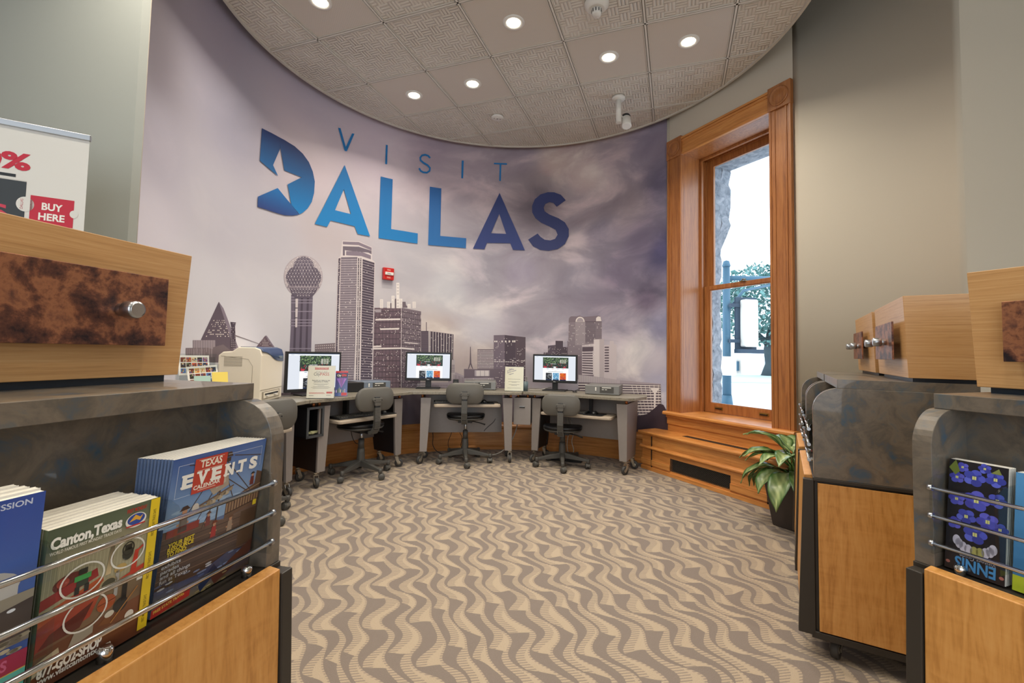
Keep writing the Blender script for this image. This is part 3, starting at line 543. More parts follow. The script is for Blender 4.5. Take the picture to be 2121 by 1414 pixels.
('p','5b4f5c',4,[(-1.993,2.019),(-1.971,2.029),(-1.97,1.913),(-1.969,1.798),(-1.968,1.682),(-1.968,1.567),(-1.967,1.452),(-1.966,1.337),(-1.965,1.223),(-1.964,1.109),(-1.961,0.974),(-1.957,0.84),(-1.953,0.706),(-1.969,0.707),(-1.975,0.841),(-1.981,0.975),(-1.986,1.108),(-1.987,1.221),(-1.988,1.335),(-1.989,1.448),(-1.989,1.562),(-1.99,1.676),(-1.991,1.79),(-1.992,1.905)]),
('g','c9bdbd',5,[(-1.993,2.019),(-1.971,2.029),(-1.953,0.706),(-1.969,0.707)],2,60,0.5,0.5,0.6),
('g','efe8e4',7,[(-1.964,2.025),(-1.591,2.04),(-1.574,0.688),(-1.945,0.706)],34,56,0.6,0.3,0.07),
('g','cfc5c7',7,[(-1.6,1.463),(-1.571,1.465),(-1.571,0.743),(-1.586,0.744)],2,16,0.8,0.4,0.6),
('p','6b5862',3,[(-1.574,1.563),(-1.423,1.576),(-1.27,1.588),(-1.266,1.457),(-1.261,1.326),(-1.257,1.196),(-1.253,1.065),(-1.249,0.935),(-1.245,0.805),(-1.24,0.675),(-1.402,0.681),(-1.562,0.687),(-1.564,0.811),(-1.566,0.936),(-1.567,1.061),(-1.569,1.186),(-1.571,1.311),(-1.572,1.437)]),
('p','756770',4,[(-1.27,1.588),(-1.043,1.561),(-1.04,1.433),(-1.038,1.305),(-1.035,1.177),(-1.033,1.05),(-1.03,0.923),(-1.028,0.796),(-1.026,0.669),(-1.243,0.675),(-1.247,0.805),(-1.251,0.935),(-1.254,1.065),(-1.258,1.196),(-1.262,1.326),(-1.266,1.457)]),
('g','4b3f48',5,[(-1.574,1.553),(-1.27,1.578),(-1.24,0.675),(-1.558,0.687)],8,1,0.12,1,1),
('g','4b3f48',5,[(-1.269,1.575),(-1.042,1.547),(-1.026,0.669),(-1.24,0.675)],9,1,0.12,1,1),
('g','4b3f48',5,[(-1.574,1.553),(-1.27,1.578),(-1.24,0.675),(-1.558,0.687)],1,15,1,0.12,1),
('g','4b3f48',5,[(-1.269,1.575),(-1.042,1.547),(-1.026,0.669),(-1.24,0.675)],1,15,1,0.12,1),
('p','ddd2cf',7,[(-1.559,1.447),(-1.42,1.458),(-1.279,1.469),(-1.279,1.451),(-1.419,1.44),(-1.559,1.429)]),
('p','ddd2cf',7,[(-1.503,1.349),(-1.29,1.365),(-1.289,1.346),(-1.502,1.332)]),
('p','ddd2cf',7,[(-1.575,1.161),(-1.483,1.168),(-1.482,1.151),(-1.575,1.144)]),
('p','ddd2cf',7,[(-1.575,1.14),(-1.417,1.146),(-1.258,1.152),(-1.258,1.134),(-1.417,1.128),(-1.574,1.123)]),
('p','ddd2cf',7,[(-1.253,1.153),(-1.107,1.143),(-1.107,1.127),(-1.253,1.136)]),
('p','ddd2cf',7,[(-1.224,1.212),(-1.069,1.203),(-1.068,1.193),(-1.224,1.202)]),
('p','a59aa0',7,[(-1.566,1.547),(-1.499,1.552),(-1.498,1.52),(-1.564,1.516)]),
('g','ddd2cf',6,[(-1.573,1.54),(-1.269,1.562),(-1.24,0.675),(-1.558,0.687)],30,60,0.7,0.5,0.06),
('g','ddd2cf',6,[(-1.269,1.562),(-1.042,1.537),(-1.026,0.669),(-1.24,0.675)],26,60,0.8,0.5,0.1),
('p','cfc4c4',7,[(-1.272,1.585),(-1.267,1.586),(-1.263,1.455),(-1.259,1.325),(-1.256,1.194),(-1.252,1.064),(-1.248,0.934),(-1.244,0.805),(-1.24,0.675),(-1.246,0.675),(-1.249,0.805),(-1.253,0.934),(-1.257,1.064),(-1.261,1.194),(-1.265,1.324),(-1.269,1.455)]),
('p','6d6068',3,[(-1.431,1.576),(-1.419,1.622),(-1.352,1.634),(-1.347,1.68),(-1.28,1.685),(-1.272,1.653),(-1.225,1.657),(-1.217,1.618),(-1.182,1.594),(-1.307,1.586)]),
('p','e9e1dc',4,[(-1.515,1.659),(-1.48,1.662),(-1.477,1.566),(-1.512,1.564)]),
('g','b3a8aa',5,[(-1.51,1.654),(-1.486,1.656),(-1.483,1.57),(-1.506,1.568)],2,8,0.5,0.5,0.9),
('p','e9e1dc',4,[(-1.434,1.64),(-1.399,1.643),(-1.397,1.573),(-1.432,1.57)]),
('g','b3a8aa',5,[(-1.429,1.636),(-1.405,1.638),(-1.403,1.576),(-1.427,1.574)],2,8,0.5,0.5,0.9),
('p','e9e1dc',4,[(-1.297,1.684),(-1.262,1.687),(-1.259,1.583),(-1.294,1.58)]),
('g','b3a8aa',5,[(-1.292,1.679),(-1.267,1.681),(-1.264,1.586),(-1.289,1.584)],2,8,0.5,0.5,0.9),
('p','e9e1dc',4,[(-1.201,1.633),(-1.166,1.635),(-1.164,1.589),(-1.2,1.587)]),
('g','b3a8aa',5,[(-1.195,1.628),(-1.171,1.629),(-1.17,1.593),(-1.194,1.591)],2,8,0.5,0.5,0.9),
('p','e9e1dc',4,[(-1.144,1.663),(-1.108,1.666),(-1.106,1.593),(-1.141,1.59)]),
('g','b3a8aa',5,[(-1.138,1.658),(-1.114,1.66),(-1.112,1.596),(-1.136,1.595)],2,8,0.5,0.5,0.9),
('p','e9e1dc',4,[(-1.337,1.856),(-1.302,1.86),(-1.297,1.72),(-1.293,1.58),(-1.327,1.578),(-1.332,1.717)]),
('g','b3a8aa',5,[(-1.331,1.852),(-1.307,1.854),(-1.298,1.584),(-1.322,1.582)],2,8,0.5,0.5,0.9),
('p','e9e1dc',4,[(-1.386,1.709),(-1.351,1.712),(-1.346,1.576),(-1.381,1.574)]),
('g','b3a8aa',5,[(-1.38,1.704),(-1.356,1.706),(-1.352,1.58),(-1.376,1.578)],2,8,0.5,0.5,0.9),
('p','493d4a',1,[(-1.037,1.341),(-0.949,1.344),(-0.805,1.33),(-0.66,1.315),(-0.659,1.171),(-0.658,1.028),(-0.637,1.022),(-0.631,0.796),(-0.762,0.797),(-0.892,0.797),(-1.021,0.798),(-1.025,0.934),(-1.029,1.069),(-1.033,1.205)]),
('g','dcd2ce',2,[(-0.946,1.343),(-0.66,1.311),(-0.658,1.028),(-0.937,1.025)],9,1,0.18,1,1),
('g','8b7d84',2,[(-1.037,1.33),(-0.949,1.333),(-0.94,1.025),(-1.027,1.024)],1,22,1,0.25,1),
('p','dcd2ce',3,[(-0.949,1.344),(-0.94,1.344),(-0.935,1.184),(-0.93,1.025),(-0.94,1.025),(-0.944,1.184)]),
('g','efe8e4',3,[(-0.939,1.321),(-0.663,1.291),(-0.658,1.031),(-0.931,1.028)],18,20,0.6,0.3,0.08),
('p','b5aaae',4,[(-0.716,1.023),(-0.635,1.024),(-0.63,0.796),(-0.71,0.796)]),
('g','54485a',5,[(-0.699,0.968),(-0.639,0.969),(-0.636,0.875),(-0.696,0.874)],4,5,0.6,0.5,1),
('p','6b5d66',1,[(-0.983,1.443),(-0.974,1.443),(-0.971,1.343),(-0.98,1.343)]),
('p','5c505a',2,[(-0.463,1.177),(-0.456,1.177),(-0.445,0.987),(-0.422,0.921),(-0.431,0.92),(-0.455,0.971),(-0.472,0.92),(-0.482,0.92),(-0.463,0.987)]),
('p','a0949c',2,[(-0.712,0.874),(-0.617,0.878),(-0.521,0.836),(-0.362,0.837),(-0.203,0.839),(-0.074,0.817),(-0.071,0.642),(-0.199,0.641),(-0.326,0.64),(-0.453,0.639),(-0.58,0.64),(-0.706,0.641),(-0.832,0.643),(-0.957,0.645),(-1.082,0.648),(-1.085,0.761),(-0.96,0.762),(-0.835,0.763),(-0.709,0.765)]),
('p','6b5d68',3,[(-0.528,0.918),(-0.378,0.917),(-0.227,0.917),(-0.076,0.918),(-0.074,0.817),(-0.266,0.822),(-0.396,0.817),(-0.525,0.812)]),
('p','a89da4',4,[(-0.404,0.905),(-0.228,0.907),(-0.227,0.839),(-0.402,0.837)]),
('g','d5cbca',5,[(-0.388,0.9),(-0.236,0.902),(-0.235,0.839),(-0.386,0.837)],3,1,0.85,1,1),
('g','efe8e4',5,[(-1.069,0.761),(-0.929,0.759),(-0.926,0.66),(-1.067,0.663)],9,4,0.65,0.45,1),
('p','8c8088',4,[(-1.07,0.769),(-0.929,0.767),(-0.926,0.66),(-1.067,0.663)]),
('g','7c7078',4,[(-0.913,0.744),(-0.709,0.742),(-0.707,0.688),(-0.911,0.69)],16,2,0.5,0.7,1),
('g','6b5d68',4,[(-0.704,0.871),(-0.521,0.82),(-0.52,0.765),(-0.702,0.773)],14,1,0.3,1,0.8),
('g','e2d8d2',6,[(-0.425,0.813),(-0.074,0.817),(-0.071,0.658),(-0.422,0.655)],16,8,0.5,0.35,0.4),
('p','77696f',2,[(-0.377,1.15),(-0.184,1.154),(-0.179,0.917),(-0.372,0.915)]),
('g','c8bdc0',3,[(-0.374,1.139),(-0.187,1.143),(-0.182,0.927),(-0.369,0.924)],1,12,1,0.35,1),
('g','efe8e4',4,[(-0.374,1.139),(-0.187,1.143),(-0.182,0.927),(-0.369,0.924)],14,12,0.6,0.3,0.25),
('p','6a5c68',3,[(-0.189,1.317),(-0.06,1.323),(0.186,1.302),(0.188,1.17),(0.189,1.039),(0.191,0.908),(0.192,0.778),(0.194,0.648),(0.01,0.644),(-0.175,0.641),(-0.177,0.775),(-0.18,0.91),(-0.183,1.046),(-0.186,1.181)]),
('p','4a3c48',4,[(-0.06,1.323),(0.068,1.311),(0.071,1.177),(0.073,1.044),(0.076,0.911),(0.078,0.778),(0.081,0.645),(-0.047,0.643),(-0.05,0.778),(-0.052,0.914),(-0.055,1.05),(-0.058,1.186)]),
('p','55464f',4,[(0.068,1.311),(0.186,1.302),(0.188,1.17),(0.189,1.039),(0.191,0.908),(0.192,0.778),(0.194,0.648),(0.081,0.645),(0.078,0.778),(0.076,0.911),(0.073,1.044),(0.071,1.177)]),
('g','857785',4,[(-0.186,1.311),(-0.06,1.317),(-0.053,0.929),(-0.177,0.927)],1,34,1,0.3,1),
('g','e9e1dc',6,[(-0.184,1.255),(0.069,1.265),(0.07,1.236),(-0.184,1.234)],12,1,0.7,0.8,0.8),
('g','e9e1dc',6,[(-0.18,1.039),(0.187,1.033),(0.188,0.998),(-0.179,1)],14,2,0.8,0.35,0.7),
('g','ddd2cf',5,[(-0.185,1.295),(0.183,1.278),(0.194,0.664),(-0.172,0.657)],26,44,0.6,0.35,0.13),
('p','5b4e5a',2,[(0.401,1.126),(0.452,1.127),(0.451,1.207),(0.54,1.216),(0.542,1.093),(0.689,1.088),(0.691,0.955),(0.692,0.822),(0.549,0.817),(0.405,0.812),(0.403,0.969)]),
('p','4d404b',3,[(0.539,1.265),(0.626,1.263),(0.627,1.194),(0.679,1.194),(0.682,1.015),(0.684,0.837),(0.546,0.832),(0.544,0.976),(0.542,1.12)]),
('g','e2d8d2',4,[(0.455,1.202),(0.675,1.189),(0.676,1.091),(0.404,1.09)],20,9,0.5,0.4,0.25),
('p','7a6c75',3,[(0.691,1.505),(0.691,1.51),(0.694,1.525),(0.702,1.538),(0.714,1.546),(0.728,1.549),(0.779,1.547),(0.818,1.556),(0.859,1.54),(0.998,1.548),(1.033,1.552),(1.052,1.546),(1.067,1.53),(1.073,1.508),(1.078,1.279),(1.08,1.131),(1.081,0.984),(1.083,0.838),(0.95,0.832),(0.818,0.827),(0.684,0.822),(0.682,0.967),(0.68,1.114),(0.679,1.26),(0.69,1.268)]),
('p','94888e',4,[(0.767,1.481),(0.883,1.48),(0.885,1.348),(0.886,1.216),(0.77,1.214),(0.768,1.347)]),
('p','e2d8d2',5,[(0.772,1.484),(0.771,1.489),(0.775,1.509),(0.786,1.526),(0.803,1.538),(0.823,1.542),(0.844,1.537),(0.861,1.525),(0.872,1.508),(0.877,1.488),(0.877,1.483)]),
('p','a2969c',6,[(0.783,1.487),(0.784,1.49),(0.787,1.505),(0.796,1.518),(0.808,1.526),(0.824,1.529),(0.839,1.526),(0.852,1.517),(0.861,1.504),(0.864,1.489),(0.865,1.486)]),
('p','dcd2ce',5,[(1.01,1.489),(1.01,1.525),(1.033,1.543),(1.062,1.536),(1.072,1.488)]),
('p','5d505b',4,[(0.886,1.488),(1.005,1.486),(1.008,1.248),(0.889,1.247)]),
('p','6a5d67',4,[(1.005,1.486),(1.076,1.485),(1.078,1.279),(1.007,1.278)]),
('g','aea2a7',5,[(0.69,1.481),(1.077,1.477),(1.08,1.096),(0.686,1.088)],1,26,1,0.22,1),
('g','efe8e4',6,[(0.69,1.481),(1.077,1.477),(1.08,1.096),(0.686,1.088)],26,26,0.5,0.4,0.1),
('p','cabec0',5,[(0.849,1.218),(0.986,1.235),(0.987,1.061),(0.989,0.887),(0.853,0.882),(0.851,1.05)]),
('g','5b4e58',6,[(0.853,1.192),(0.973,1.198),(0.981,0.887),(0.856,0.893)],1,11,1,0.5,1),
('p','584a54',7,[(0.853,1.197),(0.981,1.201),(0.982,1.155),(0.853,1.15)]),
('p','d2c7c7',6,[(0.985,1.284),(1.104,1.288),(1.105,1.138),(1.106,0.988),(1.108,0.839),(0.989,0.864),(0.988,1.004),(0.987,1.144)]),
('p','b5a9ac',7,[(1.051,1.288),(1.104,1.288),(1.105,1.138),(1.106,0.988),(1.108,0.839),(1.056,0.849),(1.054,0.995),(1.053,1.141)]),
('p','c3b7ba',5,[(1.104,1.222),(1.17,1.223),(1.17,1.267),(1.217,1.267),(1.217,1.231),(1.249,1.223),(1.25,1.096),(1.251,0.969),(1.252,0.843),(1.108,0.847),(1.106,0.971),(1.105,1.097)]),
('g','5b4e58',7,[(1.112,1.21),(1.162,1.211),(1.165,0.917),(1.115,0.915)],1,10,1,0.5,1),
('p','a3979d',7,[(0.811,0.881),(0.977,0.871),(1.134,0.855),(1.291,0.84),(1.446,0.836),(1.6,0.832),(1.753,0.828),(1.754,0.731),(1.621,0.72),(1.489,0.711),(1.355,0.701),(1.22,0.692),(1.085,0.684),(0.949,0.676),(0.813,0.669)]),
('g','c9bec0',8,[(0.811,0.881),(1.291,0.84),(1.291,0.803),(0.812,0.795)],40,1,0.4,1,1),
('p','5e515b',8,[(0.812,0.795),(0.972,0.797),(1.132,0.8),(1.291,0.803),(1.446,0.808),(1.6,0.813),(1.753,0.819),(1.758,0.637),(1.739,0.497),(1.51,0.472),(1.509,0.593),(1.508,0.715),(1.371,0.705),(1.232,0.696),(1.093,0.687),(0.953,0.679),(0.813,0.672)]),
('g','ded4cf',9,[(0.812,0.789),(1.753,0.817),(1.754,0.731),(0.813,0.669)],1,4,1,0.4,1),
('g','ded4cf',9,[(1.4,0.704),(1.754,0.731),(1.751,0.505),(1.51,0.479)],1,8,1,0.4,1),
('g','ded4cf',10,[(1.4,0.795),(1.753,0.817),(1.751,0.505),(1.51,0.479)],7,1,0.1,1,1),
('p','e2d8d4',11,[(1.639,0.774),(1.738,0.781),(1.7,0.729),(1.693,0.547),(1.678,0.546),(1.677,0.727)]),
('p','6f626b',1,[(-3.518,0.804),(-3.403,0.794),(-3.289,0.785),(-3.176,0.775),(-3.064,0.766),(-2.953,0.758),(-2.841,0.749),(-2.729,0.741),(-2.617,0.733),(-2.504,0.725),(-2.391,0.718),(-2.277,0.711),(-2.163,0.704),(-2.048,0.698),(-1.932,0.692),(-1.813,0.686),(-1.693,0.681),(-1.573,0.677),(-1.451,0.673),(-1.329,0.669),(-1.206,0.667),(-1.082,0.664),(-0.958,0.663),(-0.832,0.662),(-0.707,0.662),(-0.58,0.662),(-0.454,0.663),(-0.326,0.662),(-0.199,0.662),(-0.071,0.663),(0.056,0.665),(0.184,0.667),(0.317,0.667),(0.45,0.668),(0.583,0.669),(0.715,0.671),(0.847,0.674),(0.979,0.678),(1.116,0.686),(1.253,0.694),(1.389,0.704),(1.524,0.713),(1.525,0.574),(1.525,0.436),(1.526,0.298),(1.527,0.161),(1.406,0.14),(1.284,0.121),(1.161,0.102),(1.038,0.084),(0.915,0.068),(0.791,0.052),(0.667,0.038),(0.542,0.025),(0.417,0.014),(0.292,0.004),(0.167,-0.005),(0.042,-0.012),(-0.083,-0.017),(-0.208,-0.021),(-0.333,-0.023),(-0.458,-0.024),(-0.582,-0.023),(-0.705,-0.021),(-0.829,-0.017),(-0.951,-0.011),(-1.073,-0.004),(-1.195,0.004),(-1.315,0.014),(-1.435,0.025),(-1.554,0.037),(-1.672,0.05),(-1.79,0.064),(-1.906,0.08),(-2.021,0.067),(-2.134,0.056),(-2.246,0.048),(-2.358,0.041),(-2.469,0.036),(-2.579,0.034),(-2.689,0.033),(-2.798,0.034),(-2.907,0.037),(-3.016,0.043),(-3.125,0.05),(-3.234,0.059),(-3.344,0.07),(-3.456,0.082),(-3.462,0.155),(-3.468,0.228),(-3.474,0.3),(-3.48,0.372),(-3.486,0.445),(-3.493,0.517),(-3.499,0.589),(-3.505,0.661),(-3.512,0.732)]),
('p','3c2f39',12,[(1.386,0.444),(1.51,0.479),(1.602,0.507),(1.693,0.582),(1.739,0.628),(1.784,0.619),(1.822,0.561),(1.842,0.482),(1.842,0.319),(1.692,0.297),(1.54,0.276),(1.388,0.256)]),
('p','4b3d44',12,[(1.822,0.629),(1.842,0.645),(1.842,0.509),(1.83,0.535)]),
('p','4a3f49',8,[(-2.445,0.7),(-2.45,0.796),(-2.383,0.819),(-2.319,0.799),(-2.28,0.775),(-2.251,0.686)]),
]
LETTERS=[
('D',('1f2f63', '0a7ec1'),[[(-2.888,2.93),(-2.78,2.941),(-2.635,2.946),(-2.526,2.939),(-2.434,2.909),(-2.363,2.857),(-2.316,2.784),(-2.29,2.699),(-2.292,2.588),(-2.314,2.494),(-2.356,2.42),(-2.407,2.366),(-2.441,2.341),(-2.534,2.403),(-2.584,2.568),(-2.434,2.688),(-2.626,2.679),(-2.679,2.856),(-2.75,2.676),(-2.69,2.603),(-2.894,2.655)]]),
('D',('0d6fb4', '263a78'),[[(-2.445,2.337),(-2.511,2.309),(-2.599,2.286),(-2.688,2.28),(-2.794,2.276),(-2.895,2.269),(-2.896,2.353),(-2.688,2.499),(-2.534,2.403)]]),
('A',('0f6fb0', '0f7fc0'),[[(-1.967,2.974),(-1.922,2.884),(-1.877,2.792),(-1.833,2.699),(-1.788,2.604),(-1.743,2.508),(-1.698,2.41),(-1.653,2.311),(-1.793,2.308),(-1.831,2.38),(-1.965,2.379),(-2.099,2.374),(-2.134,2.302),(-2.271,2.297),(-2.221,2.404),(-2.17,2.514),(-2.12,2.626),(-2.069,2.74),(-2.018,2.856)],[(-1.966,2.725),(-2.011,2.606),(-2.055,2.489),(-1.876,2.495),(-1.921,2.611)]]),
('L',('0f64a4', '0f78b8'),[[(-1.556,2.98),(-1.418,2.986),(-1.418,2.848),(-1.417,2.71),(-1.417,2.572),(-1.417,2.435),(-1.263,2.438),(-1.109,2.437),(-1.109,2.321),(-1.259,2.32),(-1.408,2.317),(-1.556,2.311),(-1.556,2.444),(-1.556,2.578),(-1.556,2.711),(-1.556,2.846)]]),
('L',('1f5a9a', '1f68a8'),[[(-0.985,2.996),(-0.849,2.998),(-0.848,2.859),(-0.848,2.72),(-0.847,2.581),(-0.847,2.443),(-0.694,2.446),(-0.54,2.447),(-0.541,2.328),(-0.69,2.328),(-0.838,2.326),(-0.985,2.322),(-0.985,2.456),(-0.985,2.591),(-0.985,2.725),(-0.985,2.861)]]),
('A',('2a3a72', '2a3a78'),[[(-0.155,3.016),(-0.092,2.88),(-0.029,2.743),(0.035,2.605),(0.098,2.468),(0.16,2.33),(0.018,2.335),(-0.016,2.413),(-0.155,2.411),(-0.293,2.407),(-0.322,2.329),(-0.458,2.328),(-0.398,2.465),(-0.338,2.603),(-0.277,2.74),(-0.216,2.878)],[(-0.154,2.762),(-0.247,2.525),(-0.067,2.524)]]),
('S',('2a3468', '2a3468'),[[(0.638,2.912),(0.579,2.981),(0.5,3.016),(0.422,3.022),(0.335,2.999),(0.267,2.941),(0.237,2.862),(0.24,2.783),(0.281,2.713),(0.35,2.658),(0.448,2.61),(0.523,2.567),(0.547,2.508),(0.518,2.46),(0.46,2.443),(0.392,2.455),(0.343,2.49),(0.309,2.53),(0.197,2.458),(0.257,2.379),(0.345,2.333),(0.443,2.321),(0.549,2.337),(0.635,2.393),(0.679,2.481),(0.678,2.568),(0.632,2.649),(0.554,2.703),(0.446,2.753),(0.387,2.795),(0.376,2.839),(0.395,2.882),(0.444,2.903),(0.493,2.888),(0.532,2.841)]]),
('V',('1173b5', '1173b5'),[[(-2.056,3.321),(-2.029,3.328),(-1.962,3.162),(-1.898,3.328),(-1.871,3.334),(-1.949,3.122),(-1.973,3.117)]]),
('I',('1173b5', '1173b5'),[[(-1.51,3.343),(-1.488,3.346),(-1.488,3.133),(-1.51,3.13)]]),
('S',('1173b5', '1173b5'),[[(-0.983,3.337),(-1.009,3.36),(-1.05,3.365),(-1.093,3.345),(-1.116,3.307),(-1.11,3.27),(-1.076,3.248),(-1.024,3.229),(-1,3.208),(-1.002,3.182),(-1.027,3.161),(-1.064,3.157),(-1.091,3.166),(-1.107,3.19),(-1.125,3.176),(-1.105,3.148),(-1.069,3.135),(-1.022,3.141),(-0.984,3.174),(-0.98,3.219),(-1.011,3.248),(-1.064,3.268),(-1.093,3.285),(-1.096,3.306),(-1.082,3.33),(-1.05,3.343),(-1.021,3.34),(-0.999,3.32)]]),
('I',('1173b5', '1173b5'),[[(-0.615,3.366),(-0.592,3.367),(-0.594,3.154),(-0.616,3.153)]]),
('T',('1173b5', '1173b5'),[[(-0.23,3.378),(-0.074,3.379),(-0.074,3.361),(-0.141,3.361),(-0.143,3.161),(-0.162,3.16),(-0.162,3.361),(-0.229,3.36)]]),
]
SKY=[(-4.172,2.75,143,135,144),(-4.025,2.27,185,180,193),(-4.021,1.767,210,205,215),(-3.418,3.393,170,162,177),(-3.207,2.829,174,170,186),(-3.309,2.058,192,188,197),(-3.424,1.513,208,206,212),(-2.732,2.022,194,190,197),(-2.332,3.503,191,180,193),(-2.356,2.887,218,203,209),(-1.611,3.311,204,189,200),(-2.113,2.26,195,185,188),(-2.699,1.449,205,202,207),(-2.08,1.507,202,198,203),(-0.941,3.497,175,159,172),(-0.593,3.327,186,171,180),(-1.18,2.064,188,184,190),(-0.725,1.828,203,202,206),(-0.878,1.266,205,193,187),(-0.334,2.078,173,168,179),(-0.319,1.394,208,205,210),(0.098,3.492,175,161,171),(0.123,2.091,188,180,193),(0.339,2.9,127,115,124),(0.504,3.416,208,193,186),(0.674,3.632,202,186,181),(0.909,3.196,217,203,198),(1.135,3.325,181,166,173),(1.584,3.375,158,147,164),(1.752,2.91,120,113,136),(1.364,2.786,176,161,167),(1.029,2.506,140,133,150),(1.534,2.333,120,110,132),(1.754,2.196,74,72,107),(0.808,2.02,159,153,167),(1.258,1.992,129,119,140),(1.591,1.705,93,84,105),(1.037,1.734,152,143,159),(0.245,1.633,183,176,186),(0.534,1.295,184,177,188),(1.373,1.403,156,150,166),(1.756,1.394,149,147,174),(1.703,1.096,204,199,205),(1.484,1.194,192,190,195),(1.322,0.879,194,187,192),(1.758,0.802,191,190,203),(-2.988,1.192,219,216,222),(-0.31,0.999,192,179,174),(0.913,2.742,186,171,177),(0.69,2.422,177,167,175)]

# ------------------------------------------------------------------ the round room
CC = (-.047, 3.246); RW = 2.12; ZC = 3.541; ZTOP = 3.92
A_ = Vector((1.575, 4.62)); B_ = Vector((2.162, 3.493)); WD = (B_ - A_).normalized(); WIN_RZ = atan2(WD.y, WD.x)
def on_wall(s, r=RW): return (CC[0] + r * sin(s / RW), CC[1] + r * cos(s / RW))

def wall_strip(name, pts, z0, z1, m, th=.12, out=1, kind='structure'):
    """pts left-to-right seen from inside; thickness goes outward"""
    pts = [Vector(p) for p in pts]; o = []
    for i, p in enumerate(pts):
        t = (pts[min(i + 1, len(pts) - 1)] - pts[max(i - 1, 0)]).normalized(); n = Vector((-t.y, t.x)) * out
        o.append(p + n * th)
    mb = MB(); n = len(pts)
    vs = [(p.x, p.y, z0) for p in pts] + [(p.x, p.y, z1) for p in pts] + [(p.x, p.y, z0) for p in o] + [(p.x, p.y, z1) for p in o]
    fs = []
    for i in range(n - 1):
        fs += [(i, i + 1, n + i + 1, n + i), (2 * n + i, 3 * n + i, 3 * n + i + 1, 2 * n + i + 1), (n + i, n + i + 1, 3 * n + i + 1, 3 * n + i), (i, 2 * n + i, 2 * n + i + 1, i + 1)]
    fs += [(0, n, 3 * n, 2 * n), (n - 1, 3 * n - 1, 4 * n - 1, 2 * n - 1)]
    mb.add(vs, fs, 0, n > 6); ob = mb.build(name, m)
    ob.data.polygons.foreach_set('use_smooth', [abs(p.normal.z) < .5 and n > 6 for p in ob.data.polygons])
    return tag(ob, kind=kind)

S0, S1 = -4.264, RW * atan2(A_.x - CC[0], A_.y - CC[1])
wall_strip('wall_back', [on_wall(S0 + (S1 - S0) * i / 120) for i in range(121)], 0, ZTOP, M['cream'], .02)
# the wall goes on past the window towards the opening of the round room
bz = [B_, Vector((2.42, 3.0)), Vector((2.45, 2.45))]
wall_strip('wall_right', [((1 - t) ** 2 * bz[0] + 2 * t * (1 - t) * bz[1] + t * t * bz[2]) for t in [i / 24 for i in range(25)]], 0, ZTOP, M['cream'])
wall_strip('wall_right_pier', [(2.45, 2.45), (3.7, 2.25)], 0, ZTOP, M['cream'])
LC = on_wall(S0)
wall_strip('wall_left_pier', [(-3.5, 2.18), (-1.992, 2.318), (LC[0], LC[1] - .001)], 0, ZTOP, M['grey_wall'], .01)
wall_strip('wall_left', [(-3.5, -4), (-3.5, 2.22)], 0, ZTOP, M['grey_wall'])
wall_strip('wall_right_hall', [(3.7, 2.25), (3.7, -4)], 0, ZTOP, M['cream'])
# unseen wall of the hall behind, its tall openings added to bring in fill daylight
mb = MB()
for x0, x1 in ((-3.6, -3.1), (-1.3, -1.0), (1.0, 1.3), (3.2, 3.8)): mb.box(x0, x1, -4.15, -4, 0, ZTOP)
mb.box(-3.6, 3.8, -4.15, -4, 3.6, ZTOP).box(-3.6, 3.8, -4.15, -4, 0, .3)
tag(mb.build('wall_front', M['cream']), kind='structure')

